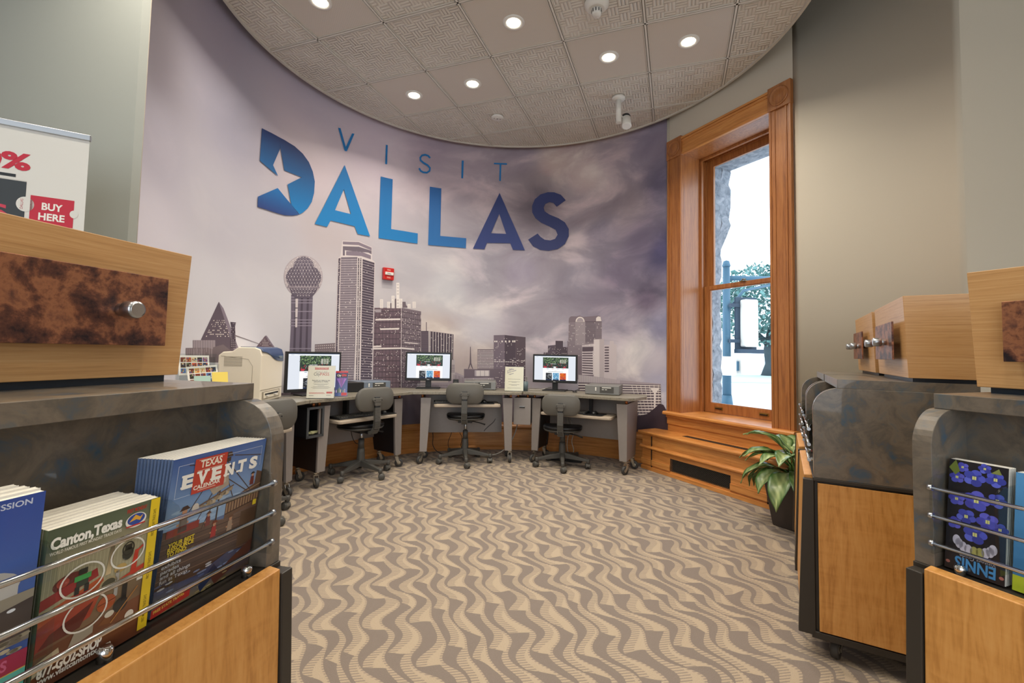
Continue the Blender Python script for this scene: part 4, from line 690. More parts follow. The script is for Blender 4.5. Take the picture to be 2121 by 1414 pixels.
# carpet
def carpet():
    m, N, L, P = newmat('wave_pattern_carpet')
    tc = N.new('ShaderNodeTexCoord'); mp = N.new('ShaderNodeMapping'); mp.vector_type = 'POINT'; mp.inputs['Rotation'].default_value = (0, 0, -.42)
    L.new(tc.outputs['Object'], mp.inputs['Vector']); sp = N.new('ShaderNodeSeparateXYZ'); L.new(mp.outputs[0], sp.inputs[0])
    def mt(op, a, b=None, c=None):
        n = N.new('ShaderNodeMath'); n.operation = op
        for i, x in enumerate((a, b, c)):
            if x is None: continue
            if isinstance(x, (int, float)): n.inputs[i].default_value = x
            else: L.new(x, n.inputs[i])
        return n.outputs[0]
    nz = N.new('ShaderNodeTexNoise'); nz.inputs['Scale'].default_value = 3.1; nz.inputs['Detail'].default_value = 1; L.new(mp.outputs[0], nz.inputs['Vector'])
    fz = N.new('ShaderNodeTexNoise'); fz.inputs['Scale'].default_value = 420; fz.inputs['Detail'].default_value = 1; L.new(mp.outputs[0], fz.inputs['Vector'])
    u, v = sp.outputs[0], sp.outputs[1]
    wv = mt('MULTIPLY', mt('SINE', mt('MULTIPLY_ADD', u, 7.0, mt('MULTIPLY', v, 2 * pi / .29))), .026)
    w2 = mt('MULTIPLY', mt('SUBTRACT', nz.outputs['Fac'], .5), .20)
    uu = mt('DIVIDE', mt('ADD', mt('ADD', u, wv), w2), .084)
    uf = mt('ADD', uu, mt('MULTIPLY', mt('SUBTRACT', fz.outputs['Fac'], .5), .10))
    a = mt('FRACT', uf); cell = mt('FLOOR', uf)
    vv = mt('FRACT', mt('ADD', mt('MULTIPLY_ADD', u, 3.2, mt('DIVIDE', v, .24)), mt('ADD', mt('MULTIPLY', cell, .381), mt('MULTIPLY', nz.outputs['Fac'], 1.6))))
    tri = mt('ABSOLUTE', mt('MULTIPLY_ADD', vv, 2, -1))
    w = mt('MULTIPLY_ADD', vv, .72, .08)
    dark = mt('LESS_THAN', a, w)
    # fine ribs where light turns to dark
    rib = mt('GREATER_THAN', mt('SINE', mt('MULTIPLY_ADD', v, 2 * pi / .0135, mt('MULTIPLY', u, 120))), .1)
    zone = mt('MULTIPLY', mt('LESS_THAN', a, mt('ADD', w, .34)), mt('SUBTRACT', 1, dark))
    zone2 = mt('MULTIPLY', mt('GREATER_THAN', a, .9), mt('SUBTRACT', 1, dark))
    hatch = mt('MULTIPLY', rib, mt('MAXIMUM', zone, zone2))
    fac = mt('MAXIMUM', dark, mt('MULTIPLY', hatch, .7))
    mx = N.new('ShaderNodeMix'); mx.data_type = 'RGBA'; L.new(fac, mx.inputs[0]); mx.inputs[6].default_value = lin('aa9983'); mx.inputs[7].default_value = lin('7c7067')
    sh = N.new('ShaderNodeMapRange'); sh.inputs['To Min'].default_value = .62; sh.inputs['To Max'].default_value = 1.3; L.new(fz.outputs['Fac'], sh.inputs['Value'])
    m2 = N.new('ShaderNodeMix'); m2.data_type = 'RGBA'; m2.blend_type = 'MULTIPLY'; m2.inputs[0].default_value = 1; L.new(mx.outputs[2], m2.inputs[6]); L.new(sh.outputs[0], m2.inputs[7])
    L.new(m2.outputs[2], P.inputs['Base Color']); P.inputs['Roughness'].default_value = .95; P.inputs['Specular IOR Level'].default_value = .1
    P.inputs['Sheen Weight'].default_value = .15
    b = N.new('ShaderNodeBump'); b.inputs['Strength'].default_value = .5; b.inputs['Distance'].default_value = .004
    L.new(mt('MULTIPLY_ADD', fac, -.4, fz.outputs['Fac']), b.inputs['Height']); L.new(b.outputs[0], P.inputs['Normal'])
    return m
tag(MB().box(-3.7, 3.9, -4.2, 2.2, -.1, 0).box(-2.6, 2.75, 2.2, 5.6, -.1, 0).build('floor', carpet()), kind='structure')

# ------------------------------------------------------------------ ceiling disc of square metal tiles
YG = -.3404; GX, GY, T = -2.6503, 2.7376, .61
def ceil_mat(name, weave):
    m, N, L, P = newmat(name); tc = N.new('ShaderNodeTexCoord'); sp = N.new('ShaderNodeSeparateXYZ'); L.new(tc.outputs['Object'], sp.inputs[0])
    def mt(op, a, b=None, c=None):
        n = N.new('ShaderNodeMath'); n.operation = op
        for i, x in enumerate((a, b, c)):
            if x is None: continue
            if isinstance(x, (int, float)): n.inputs[i].default_value = x
            else: L.new(x, n.inputs[i])
        return n.outputs[0]
    x, y = sp.outputs[0], sp.outputs[1]
    px = mt('MULTIPLY', mt('SINE', mt('MULTIPLY', x, 2 * pi / .0095)), mt('SINE', mt('MULTIPLY', y, 2 * pi / .0095)))
    dots = mt('GREATER_THAN', px, .35)
    P.inputs['Roughness'].default_value = .45
    base = N.new('ShaderNodeMix'); base.data_type = 'RGBA'; L.new(mt('MULTIPLY', dots, .5), base.inputs[0]); base.inputs[6].default_value = lin('ddd6ca' if weave else 'd2c8bb'); base.inputs[7].default_value = lin('9a9186')
    col = base.outputs[2]
    if weave:
        S = .0762
        ck = mt('ABSOLUTE', mt('SUBTRACT', mt('MODULO', mt('ABSOLUTE', mt('ADD', mt('FLOOR', mt('DIVIDE', x, S)), mt('FLOOR', mt('DIVIDE', y, S)))), 2), 0))
        wx = mt('ABSOLUTE', mt('SINE', mt('MULTIPLY', x, pi / .0254))); wy = mt('ABSOLUTE', mt('SINE', mt('MULTIPLY', y, pi / .0254)))
        hgt = mt('ADD', mt('MULTIPLY', wx, ck), mt('MULTIPLY', wy, mt('SUBTRACT', 1, ck)))
        grv = mt('LESS_THAN', hgt, .38)
        nz = N.new('ShaderNodeTexNoise'); nz.inputs['Scale'].default_value = 2.2; L.new(tc.outputs['Object'], nz.inputs['Vector'])
        am = mt('MULTIPLY', grv, mt('MULTIPLY', mt('MAXIMUM', mt('SUBTRACT', nz.outputs['Fac'], .34), 0), 2.6))
        m2 = N.new('ShaderNodeMix'); m2.data_type = 'RGBA'; L.new(am, m2.inputs[0]); L.new(col, m2.inputs[6]); m2.inputs[7].default_value = lin('8d857a'); col = m2.outputs[2]
        b = N.new('ShaderNodeBump'); b.inputs['Strength'].default_value = .8; b.inputs['Distance'].default_value = .006; L.new(hgt, b.inputs['Height']); L.new(b.outputs[0], P.inputs['Normal'])
    L.new(col, P.inputs['Base Color'])
    return m
M['weave'] = ceil_mat('woven_pattern_ceiling_tile', True); M['perf'] = ceil_mat('perforated_ceiling_tile', False)
RC = 2.02; c_, s_ = cos(YG), sin(YG); CL = (c_ * CC[0] + s_ * CC[1], -s_ * CC[0] + c_ * CC[1])
CIRC = [(CL[0] + RC * cos(2 * pi * k / 160), CL[1] + RC * sin(2 * pi * k / 160)) for k in range(160)]
def clip(poly):
    out = poly
    for k in range(160):
        a, b = CIRC[k], CIRC[(k + 1) % 160]; res = []
        sd = lambda p: (b[0] - a[0]) * (p[1] - a[1]) - (b[1] - a[1]) * (p[0] - a[0])
        for i in range(len(out)):
            p, q = out[i], out[(i + 1) % len(out)]; dp, dq = sd(p), sd(q)
            if dp >= 0: res.append(p)
            if dp * dq < 0: t = dp / (dp - dq); res.append((p[0] + (q[0] - p[0]) * t, p[1] + (q[1] - p[1]) * t))
        out = res
        if len(out) < 3: return None
    return out
lamps = [(0, -1), (2, 0), (4, 1), (3, 1), (1, 1), (0, 1), (2, -3), (4, -2), (0, -3)]
ceil = empty('ceiling', (0, 0, ZC), YG, kind='structure')
tiles = MB(); bars = MB(); rails = MB(); g = .012
for i in range(-5, 12):
    for j in range(-8, 6):
        x0, y0 = GX + i * T, GY + j * T
        q = clip([(x0 + g, y0 + g), (x0 + T - g, y0 + g), (x0 + T - g, y0 + T - g), (x0 + g, y0 + T - g)])
        if q:
            n = len(q); tiles.add([(p[0], p[1], .006) for p in q], [tuple(range(n))], 1 if (i, j) in lamps else 0)
        for fr, hz in ((g + .006, .003),):                     # raised lip around every tile
            for a, b in (((x0 + g, y0 + g), (x0 + T - g, y0 + fr)), ((x0 + g, y0 + T - fr), (x0 + T - g, y0 + T - g)), ((x0 + g, y0 + g), (x0 + fr, y0 + T - g)), ((x0 + T - fr, y0 + g), (x0 + T - g, y0 + T - g))):
                q = clip([(a[0], a[1]), (b[0], a[1]), (b[0], b[1]), (a[0], b[1])])
                if q: rails.prism(q, 0, .006)
for i in range(-5, 12):
    for ax in (0, 1):
        c = (GX if ax == 0 else GY - T * 3) + i * T
        for o, w, h in ((0, .007, .008),):
            r = [(c - w, -9), (c + w, -9), (c + w, 9), (c - w, 9)] if ax == 0 else [(-9, c - w), (9, c - w), (9, c + w), (-9, c + w)]
            q = clip(r)
            if q: bars.prism(q, .0, .010)
plate = MB().prism(CIRC, .011, .03)
tiles.build('tile_field', [M['weave'], M['perf']], ceil); bars.build('grid_bar', M['grid'], ceil); rails.build('tile_lip', M['trim_white'], ceil)
plate.build('backing', M['upper'], ceil)
MB().lathe([(RC - .004, -.006), (RC + .016, -.006), (RC + .016, .05), (RC - .004, .05), (RC - .004, -.006)], (CL[0], CL[1], 0), 160, smooth=False, cap=False).build('rim', M['trim_white'], ceil)
tag(MB().box(-3.7, 3.9, -4.2, 2.4, ZTOP, ZTOP + .1).box(-2.6, 2.75, 2.4, 5.6, ZTOP, ZTOP + .1).build('ceiling_upper', M['upper']), kind='structure')

def tile_center(i, j):
    x, y = GX + (i + .5) * T, GY + (j + .5) * T
    return c_ * x - s_ * y, s_ * x + c_ * y
def downlight(x, y, z, label, w, group=None, r=.062):
    o = empty('recessed_downlight', (x, y, z), 0, label, 'ceiling light', group)
    MB().lathe([(r * .82, .004), (r * .86, -.004), (r * 1.22, -.006), (r * 1.3, .0), (r * 1.3, .006)], n=36, cap=False).build('trim_ring', M['white'], o)
    MB().lathe([(0.00001, -.002), (r * .5, -.0015), (r * .84, .0005)], n=32).build('lens', M['lamp_glow'], o)
    lamp_light(o, w, r * 1.5)
    return o
lab = {(0, -1): 'round recessed downlight at the top left edge of the tiled ceiling', (2, 0): 'round recessed downlight nearest the top centre, left of the smoke detector',
       (4, 1): 'rightmost glowing downlight in the tiled ceiling', (3, 1): 'downlight in the tile just left of the rightmost one, above the hanging spotlight',
       (1, 1): 'right one of the two adjacent small downlights above the mural lettering', (0, 1): 'left one of the two adjacent small downlights above the mural lettering'}
for k in lamps:
    x, y = tile_center(*k); downlight(x, y, ZC + .004, lab.get(k, 'recessed downlight over the near half of the round room'), LAMP_W, 'recessed downlights in the round ceiling')
for k, (x, y) in enumerate(((-1.7, .5), (.1, .1), (1.75, .6), (-1.9, -1.6), (0, -1.8), (1.9, -1.6))):  # unseen hall lamps, added to fill the round room with light
    downlight(x, y, ZTOP - .002, 'added fill downlight in the unseen hall ceiling', HALL_FILL_W, 'added hall fill lamps', .09)

# smoke detector, blank disc, hanging spotlight
x, y = tile_center(3, 0); o = empty('smoke_detector', (x, y - .0, ZC), 0, 'white round smoke detector hanging from the ceiling tile at top right of centre', 'smoke detector')
MB().lathe([(.085, .0), (.085, -.012), (.07, -.03), (.055, -.045)], n=32).build('base', M['white'], o)
s = MB().lathe([(.034, -.045), (.034, -.075), (.028, -.088), (.00001, -.09)], n=24)
for k in range(10): a = 2 * pi * k / 10; s.box(.033 * cos(a) - .003, .033 * cos(a) + .003, .033 * sin(a) - .003, .033 * sin(a) + .003, -.072, -.05, 1)
s.build('sensor_head', [M['white'], M['black']], o)
x, y = tile_center(1, 2); o = empty('ceiling_cover_plate', (x, y, ZC), 0, 'flat white disc on the ceiling tile above the mural letters', 'cover plate')
s = MB().lathe([(.062, .004), (.062, -.008), (.056, -.014), (.00001, -.016)], n=36); s.build('disc', M['white'], o)
MB().cyl((0, 0, -.016), (0, 0, -.019), .006, mat=0).cyl((.03, .01, -.014), (.03, .01, -.018), .004).cyl((-.03, -.01, -.014), (-.03, -.01, -.018), .004).build('screw', M['mgrey'], o)
x, y = .948, 4.2; o = empty('hanging_spotlight', (x, y, ZC), 0, 'white ceiling spotlight on a short stem with black topped lamp head', 'spotlight')
MB().lathe([(.062, .004), (.062, -.012), (.054, -.022), (.00001, -.024)], n=32).build('canopy', M['white'], o)
MB().tube([(0, 0, -.02), (0, -.02, -.25)], .026, 20).build('stem', M['white'], o)
h = empty('lamp_head', (.075, -.0, -.22)); h.parent = o
hR = Matrix.Rotation(radians(-14), 3, 'X')
MB().lathe([(.00001, .062), (.036, .06), (.042, .045), (.042, .03)], n=28, ax=hR).build('head_cap', M['black'], h)
MB().lathe([(.042, .03), (.044, -.05), (.046, -.062), (.036, -.064)], n=28, ax=hR).build('head_body', M['white'], h)
MB().lathe([(.036, -.05), (.00001, -.05)], n=24, ax=hR).build('lens', M['spot_glow'], h)
MB().tube([(0, -.01, -.16), (.04, -.01, -.19)], .008, 8).build('bracket', M['white'], o)
l = bpy.data.lights.new('spot_light', 'SPOT'); l.energy = 14; l.color = LAMP_COL; l.spot_size = radians(70); l.spot_blend = .7; l.shadow_soft_size = .03
lo = bpy.data.objects.new('spot_light', l); COL.objects.link(lo); lo.parent = h; lo.location = (0, -.018, -.07); lo.rotation_euler = (radians(-14), 0, 0)

# ------------------------------------------------------------------ the wall picture
def sky_mat():
    m, N, L, P = newmat('printed_cloudy_sky'); a = N.new('ShaderNodeVertexColor'); a.layer_name = 'Col'; am = N.new('ShaderNodeVertexColor'); am.layer_name = 'Amp'
    tc = N.new('ShaderNodeTexCoord'); mp = N.new('ShaderNodeMapping'); mp.inputs['Scale'].default_value = (1, 1, 1.7); L.new(tc.outputs['Object'], mp.inputs['Vector'])
    n = N.new('ShaderNodeTexNoise'); n.inputs['Scale'].default_value = 1.5; n.inputs['Detail'].default_value = 8; n.inputs['Roughness'].default_value = .55; n.inputs['Distortion'].default_value = .5
    L.new(mp.outputs[0], n.inputs['Vector'])
    r = ramp(N, [(.3, '6e6670'), (.5, '9c9a9c'), (.66, 'e9e0d8')]); L.new(n.outputs['Fac'], r.inputs[0])
    mx = N.new('ShaderNodeMix'); mx.data_type = 'RGBA'; mx.blend_type = 'OVERLAY'; L.new(am.outputs[0], mx.inputs[0]); L.new(a.outputs[0], mx.inputs[6]); L.new(r.outputs[0], mx.inputs[7])
    L.new(mx.outputs[2], P.inputs['Base Color']); P.inputs['Roughness'].default_value = .6; P.inputs['Specular IOR Level'].default_value = .3
    return m
mural = empty('wall_mural', (0, 0, 0), 0, 'large printed mural of a cloudy city skyline with blue lettering covering the curved wall', 'mural')
SE = RW * radians(50.0) - .02
def smean(s, z):
    W = 0; c = [0, 0, 0]
    for a, b, cr, cg, cb_ in SKY:
        d = ((s - a) ** 2 + (z - b) ** 2 + .006) ** 1.6; w = 1 / d; W += w; q = lin((cr / 255, cg / 255, cb_ / 255))
        for k in range(3): c[k] += q[k] * w
    return [x / W for x in c]
nx, nz = 110, 60; z0m, z1m = .3, ZTOP - .02
me = bpy.data.meshes.new('sky_print'); vs = []; cs = []; amp = []
for j in range(nz + 1):
    for i in range(nx + 1):
        s = S0 + (1.815 - S0) * i / nx; z = z0m + (z1m - z0m) * j / nz
        x, y = on_wall(s, RW - .002); vs.append((x, y, z)); cs.append(smean(s, z)); t = min(1, max(0, (s + 1.9) / 2.2)); amp.append(.06 + .5 * t * t * (3 - 2 * t))
fs = [(j * (nx + 1) + i, j * (nx + 1) + i + 1, (j + 1) * (nx + 1) + i + 1, (j + 1) * (nx + 1) + i) for j in range(nz) for i in range(nx)]
me.from_pydata(vs, [], fs)
ca = me.color_attributes.new('Col', 'FLOAT_COLOR', 'POINT'); cb = me.color_attributes.new('Amp', 'FLOAT_COLOR', 'POINT')
ca.data.foreach_set('color', [x for c in cs for x in (*c, 1)]); cb.data.foreach_set('color', [x for a in amp for x in (a, a, a, 1)])
me.materials.append(sky_mat()); me.polygons.foreach_set('use_smooth', [True] * len(fs))
o = bpy.data.objects.new('sky_print', me); COL.objects.link(o); o.parent = mural
rnd = random.Random(3)
def quad_at(q, u, v):
    (a, b), (c, d) = (q[0], q[1]), (q[3], q[2])
    t = (a[0] + (b[0] - a[0]) * u, a[1] + (b[1] - a[1]) * u); bb = (c[0] + (d[0] - c[0]) * u, c[1] + (d[1] - c[1]) * u)
    return (t[0] + (bb[0] - t[0]) * v, t[1] + (bb[1] - t[1]) * v)
sk = Print()
for e in MURAL:
    if e[0] == 'p': sk.poly(e[3], e[1], e[2])
    else:
        _, col, h, q, gx, gy, fx, fy, pr = e
        for i in range(gx):
            for j in range(gy):
                if rnd.random() > pr: continue
                u0_, v0_ = (i + (1 - fx) / 2) / gx, (j + (1 - fy) / 2) / gy; u1_, v1_ = u0_ + fx / gx, v0_ + fy / gy
                sk.poly([quad_at(q, u0_, v0_), quad_at(q, u0_, v1_), quad_at(q, u1_, v1_), quad_at(q, u1_, v0_)], col, h + .4)
        # jitter between floors keeps the rows from looking ruled
wfn = lambda s, z, h: Vector((*on_wall(s, RW - .0025 - h), z))
sk.build('skyline_print', M['matte_print'], mural, wfn, .00035, (-4.2, 1.9, .08))
def tri_poly(P_, rings, col0, col1, h):
    """outline with holes, shaded from bottom to top"""
    bm = bmesh.new(); es = []
    for r in rings:
        vv = [bm.verts.new((p[0], p[1], 0)) for p in r]; es += [bm.edges.new((vv[i], vv[(i + 1) % len(vv)])) for i in range(len(vv))]
    bmesh.ops.triangle_fill(bm, edges=es, use_beauty=True, normal=(0, 0, 1))
    zs = [p[1] for r in rings for p in r]; a, b = min(zs), max(zs); l0, l1 = lin(col0), lin(col1)
    for f in bm.faces:
        n = len(P_.v); P_.v += [(v.co.x, v.co.y, h) for v in f.verts]; P_.f.append(tuple(range(n, n + len(f.verts))))
        P_.c.append([tuple(l1[k] + (l0[k] - l1[k]) * (v.co.y - a) / (b - a) for k in range(4)) for v in f.verts])
    bm.free()
for nm, cols, rings in LETTERS:
    p = Print(); tri_poly(p, rings, cols[0], cols[1], 20)
    p.build('printed_letter', M['matte_print'], mural, wfn, .00035, (-4.2, 1.9, .08))

# ------------------------------------------------------------------ wooden base along the curved wall
def curved_board(name, prof, s0, s1, m, n=90):
    """prof = [(distance in from the wall, z)...] swept along the wall"""
    mb = MB(); vs = []; K = len(prof)
    for i in range(n + 1):
        s = s0 + (s1 - s0) * i / n
        for d, z in prof: vs.append((*on_wall(s, RW - d), z))
    fs = [(i * K + k, (i + 1) * K + k, (i + 1) * K + (k + 1) % K, i * K + (k + 1) % K) for i in range(n) for k in range(K)]
    mb.add(vs, fs, 0); mb.add(vs[:K], [tuple(range(K))]); mb.add(vs[-K:], [tuple(range(K))])
    return mb.build(name, m, weld=True)
tag(curved_board('baseboard_back', [(.003, 0), (.04, 0), (.04, .03), (.028, .045), (.028, .235), (.04, .25), (.04, .268), (.024, .285), (.018, .31), (.003, .31)], -2.9, 1.72, M['oak_h']), kind='structure')

# ------------------------------------------------------------------ window
def wloc(x, y=0, z=0):
    n = Vector((-WD.y, WD.x)); p = A_ + WD * x + n * y
    return (p.x, p.y, z)
win = empty('window_1', wloc(0), WIN_RZ, kind='structure')
# wall around the opening
mb = MB(); X0, X1, Z0, Z1 = .18, 1.095, .56, 3.12; WT = .37
mb.box(-.005, X0 - .03, 0, .12, 0, ZTOP).box(X1 + .03, 1.275, 0, .12, 0, ZTOP).box(X0 - .03, X1 + .03, 0, .12, Z1 + .03, ZTOP).box(X0 - .03, X1 + .03, 0, .12, 0, Z0 - .03)
o = mb.build('wall_window', M['cream']); o.location = wloc(0); o.rotation_euler = (0, 0, WIN_RZ); tag(o, kind='structure')
# casing: boards with stepped profile, corner blocks
cs_ = MB()
for x0, x1, sgn in ((.0, .18, 1), (1.095, 1.27, -1)):
    xi = x1 if sgn > 0 else x0; xo = x0 if sgn > 0 else x1
    cs_.box(min(xi, xo), max(xi, xo), -.022, 0, .565, 3.13)
    for d0, d1, t in ((0, .018, .034), (.035, .05, .028), (.13, .165, .028), (.16, .178, .034)):
        a, b = sorted((xo + sgn * d0, xo + sgn * d1)); cs_.box(a, b, -t, -.02, .565, 3.13)
cs_.build('casing', M['oak'], win, .002)
hd = MB().box(.18, 1.095, -.022, 0, 3.12, 3.29)
for d0, d1, t in ((0, .02, .03), (.13, .15, .03), (.155, .175, .036)): hd.box(.18, 1.095, -t, -.02, 3.12 + d0, 3.12 + d1)
hd.build('head_casing', M['oak_h'], win, .002)
for x in (0, 1.09):
    b = MB().box(x - .004, x + .184, -.04, 0, 3.115, 3.312).build('corner_block', M['oak'], win, .003)
    RX = Matrix.Rotation(pi / 2, 3, 'X')
    MB().lathe([(.078, 0), (.078, .006), (.07, .009), (.062, .003), (.05, .003), (.04, .008), (.00001, .01)], (x + .09, -.04, 3.213), 40, ax=RX).build('rosette', M['oak'], b)
jm = MB()
jm.box(.15, .18, 0, WT, Z0 - .02, Z1 + .03).box(1.095, 1.125, 0, WT, Z0 - .02, Z1 + .03).box(.15, 1.125, 0, WT, Z1, Z1 + .03)
for y0, y1, d in ((.235, .262, .022), (.262, .275, .012), (.318, .327, .014)):
    jm.box(.18, .18 + d, y0, y1, Z0, Z1).box(1.095 - d, 1.095, y0, y1, Z0, Z1).box(.18, 1.095, y0, y1, Z1 - d, Z1)
jm.build('jamb', M['oak'], win, .0015)
sl = MB().prism([(-.075, .535), (-.075, .552), (-.065, .565), (WT, .572), (WT, .53), (-.05, .53)], -.02, 1.29, 'x')
sl.build('sill', M['oak_h'], win, .002)
ap = MB().box(-.0, 1.27, -.03, 0, .44, .53).box(-.0, 1.27, -.045, 0, .505, .53).box(0, 1.27, -.018, 0, .37, .45); ap.build('apron', M['oak_h'], win, .003)
def sash(name, y, z0, z1, rb, rt, st=.075):
    s = MB(); a, b = X0 + .002, X1 - .002
    s.box(a, a + st, y, y + .036, z0, z1).box(b - st, b, y, y + .036, z0, z1).box(a + st, b - st, y, y + .036, z0, z0 + rb).box(a + st, b - st, y, y + .036, z1 - rt, z1)
    e = .008
    s.box(a + st, a + st + e, y + .004, y + .03, z0 + rb, z1 - rt).box(b - st - e, b - st, y + .004, y + .03, z0 + rb, z1 - rt)
    s.box(a + st, b - st, y + .004, y + .03, z0 + rb, z0 + rb + e).box(a + st, b - st, y + .004, y + .03, z1 - rt - e, z1 - rt)
    o = s.build(name, M['oak'], win, .002)
    MB().box(a + st, b - st, y + .014, y + .018, z0 + rb, z1 - rt).build('pane', M['glass'], o)
    return o
lo_ = sash('lower_sash', .28, .574, 1.815, .085, .036)
sash('upper_sash', .329, 1.785, 3.118, .036, .07)
for x in (.36, .82):
    p = MB().box(x - .045, x + .045, -.004, 0, -.014, .014).box(x - .034, x + .034, -.01, -.003, -.008, .004, 1).box(x - .034, x + .034, -.014, -.003, .004, .009)
    q = p.build('sash_lift', [M['brass'], M['black']], lo_, .001); q.location = (0, .28, .618)
MB().box(.6, .66, -.012, .02, 1.815, 1.822).tube([(.61, 0, 1.822), (.63, -.01, 1.836), (.66, -.012, 1.83)], .005).build('sash_lock', M['brass'], lo_).location = (0, .28, 0)
# stone reveal and lintel outside
M['stone'] = patches('rough_red_sandstone', [(.3, '5f6670'), (.5, '8a8f96'), (.7, 'a9aab0')], 14, 8, .9)
st = MB(); rn = random.Random(5)
def rough_jamb(sign, prof):
    zs = []; z = -.3
    while z < 3.6: zs.append(z); z += rn.uniform(.05, .12)
    base = lambda z: next(x for zz, x in prof if z >= zz)
    pts = []
    for z in zs: pts.append((base(z) + rn.uniform(-.012, .012), z))
    for (y0, y1) in ((.372, .49), (.49, .62)):
        st.prism([(pts[0][0] - sign * .5, -.3)] + [(p[0] + sign * rn.uniform(-.008, .008), p[1]) for p in pts] + [(pts[-1][0] - sign * .5, zs[-1])], y0, y1, 'y')
rough_jamb(1, [(2.42, .235), (2.35, .19), (-9, .125)])
rough_jamb(-1, [(-9, 1.17)])
st.box(-.4, 1.7, .372, .62, 3.06, 3.7)
st.build('stone_reveal', M['stone'], win)

# ------------------------------------------------------------------ radiator cover under the window
rad = empty('radiator_cover', wloc(0), WIN_RZ, 'long honey oak radiator cover with moulded top under the window', 'radiator cover')
X, Y = (-.11, 1.52), -.25
body = MB()
body.box(X[0], .25, Y, -.001, .03, .335).box(.885, X[1], Y, -.001, .03, .335).box(.25, .885, Y, -.001, .165, .335).box(.25, .885, Y, -.001, .03, .05).box(.25, .885, Y + .03, -.001, .05, .165, 1)
body.box(X[0] - .008, X[1], Y - .012, Y, .0, .035)
body.box(X[0] - .006, .25, Y - .01, Y, .05, .105).box(.885, X[1], Y - .01, Y, .05, .105)
body.build('body', [M['oak_h'], M['mesh_dark']], rad, .002)
MB().prism([(Y, .20), (Y - .022, .212), (Y - .022, .222), (Y - .008, .236), (Y, .24)], X[0] - .02, X[1], 'x').build('moulding', M['oak_h'], rad)
MB().prism([(0, .335), (Y - .01, .335), (Y - .03, .345), (Y - .035, .36), (Y - .03, .372), (0, .372)], X[0] - .03, X[1], 'x').build('top_board', M['oak_h'], rad, .002)
for x in (.02, 1.2): MB().box(x, x + .004, Y - .0115, Y + .001, .036, .33).build('panel_joint', M['mesh_dark'], rad)
gr = MB()
def lattice(x0, x1, z0, z1, y, step=.016, r=.0016):
    n = int((x1 - x0 + (z1 - z0)) / step); h = z1 - z0
    for i in range(n):
        for sgn in (1, -1):
            a = x0 - h + i * step if sgn > 0 else x0 + i * step
            p, q = ((a, z0), (a + h, z1)) if sgn > 0 else ((a, z0), (a - h, z1))
            xa, xb = p[0], q[0]
            ta = 0; tb = 1
            def cut(xx): return (xx - p[0]) / (q[0] - p[0])
            lo_t, hi_t = sorted((cut(x0), cut(x1))); ta = max(0, lo_t); tb = min(1, hi_t)
            if tb - ta < .02: continue
            P_ = lambda t: (p[0] + (q[0] - p[0]) * t, y, p[1] + (q[1] - p[1]) * t)
            gr.tube([P_(ta), P_(tb)], r, 4, cap=False)
lattice(.25, .885, .05, .165, Y + .004)
gr.build('front_grille', M['bronze'], rad)
tg = MB().box(.30, .965, -.15, -.085, .3715, .3735)
for k in range(33): tg.box(.305 + k * .02, .316 + k * .02, -.148, -.087, .3735, .3745, 1)
tg.build('top_grille', [M['mesh_dark'], M['bronze']], rad)

# ------------------------------------------------------------------ the street outside
M['street'] = mat('pale_asphalt', 'd0d4d8', .8, var=.1, bscale=3)
M['grass'] = mat('lawn', 'b3c3bd', .9, var=.1, bscale=8)  # grass colour paled to carry the bluish white haze outdoors
GZ = .2
tag(MB().box(1.9, 40, 5.2, 16, GZ - .2, GZ).build('street', M['street']), kind='structure')
tag(MB().box(-4, 60, 16, 70, GZ - .2, GZ + .04).build('lawn', M['grass']), kind='structure')
M['pole'] = mat('blue_green_pole_paint', '3f6276', .5, .2); M['signal_back'] = mat('white_signal_housing', 'e9e2d8', .5); M['signal_dark'] = mat('dark_signal_backplate', '23384a', .6)
sp_ = Vector((3.735, 8.0, GZ))
po = empty('traffic_signal_pole', sp_, 0, 'blue-grey street pole with mast arm seen through the window', 'traffic pole')
MB().cyl((0, 0, 0), (0, 0, 2.55), .075, .058).cyl((0, 0, 0), (0, 0, .25), .11, .08).lathe([(.062, 2.5), (.07, 2.52), (.05, 2.6), (.00001, 2.62)]).build('pole', M['pole'], po)
MB().tube([(0, 0, 2.3), (.8, .3, 2.36), (3, 1, 2.5)], [.045, .04, .03], 12).build('mast_arm', M['pole'], po)
MB().tube([(.05, 0, 1.75), (.35, .1, 2.1), (1.2, .4, 2.3)], [.025, .025, .02], 10).build('brace', M['pole'], po)
sg = empty('traffic_signal', sp_ + Vector((.33, -.05, 1.5)), radians(12), 'tall signal head with dark backplate and white back on the street pole', 'traffic signal')
MB().box(-.22, .2, 0, .04, -.46, .46).build('backplate', M['signal_dark'], sg, .01)
MB().prism(rrect(.27, .82, .03), -.12, 0, 'y').build('housing', M['signal_back'], sg, .01)
MB().box(-.24, .22, -.14, .02, -.52, -.45).build('bottom_bracket', M['signal_dark'], sg)
MB().box(-.34, -.16, -.03, .03, .28, .34).build('mount', M['signal_dark'], sg); MB().box(-.34, -.16, -.03, .03, -.34, -.28).build('mount', M['signal_dark'], sg)
pg = empty('pedestrian_signal', sp_ + Vector((.30, -.12, .76)), radians(12), 'small white pedestrian signal box lower on the street pole', 'pedestrian signal')
MB().prism(rrect(.4, .30, .05), -.1, .1, 'y').build('housing', M['signal_back'], pg, .012)
MB().box(-.34, -.19, -.05, .05, -.08, .08).build('mount', M['pole'], pg)
MB().box(-.5, -.3, -.12, .08, -.16, .16).build('second_housing', M['signal_back'], pg, .02)
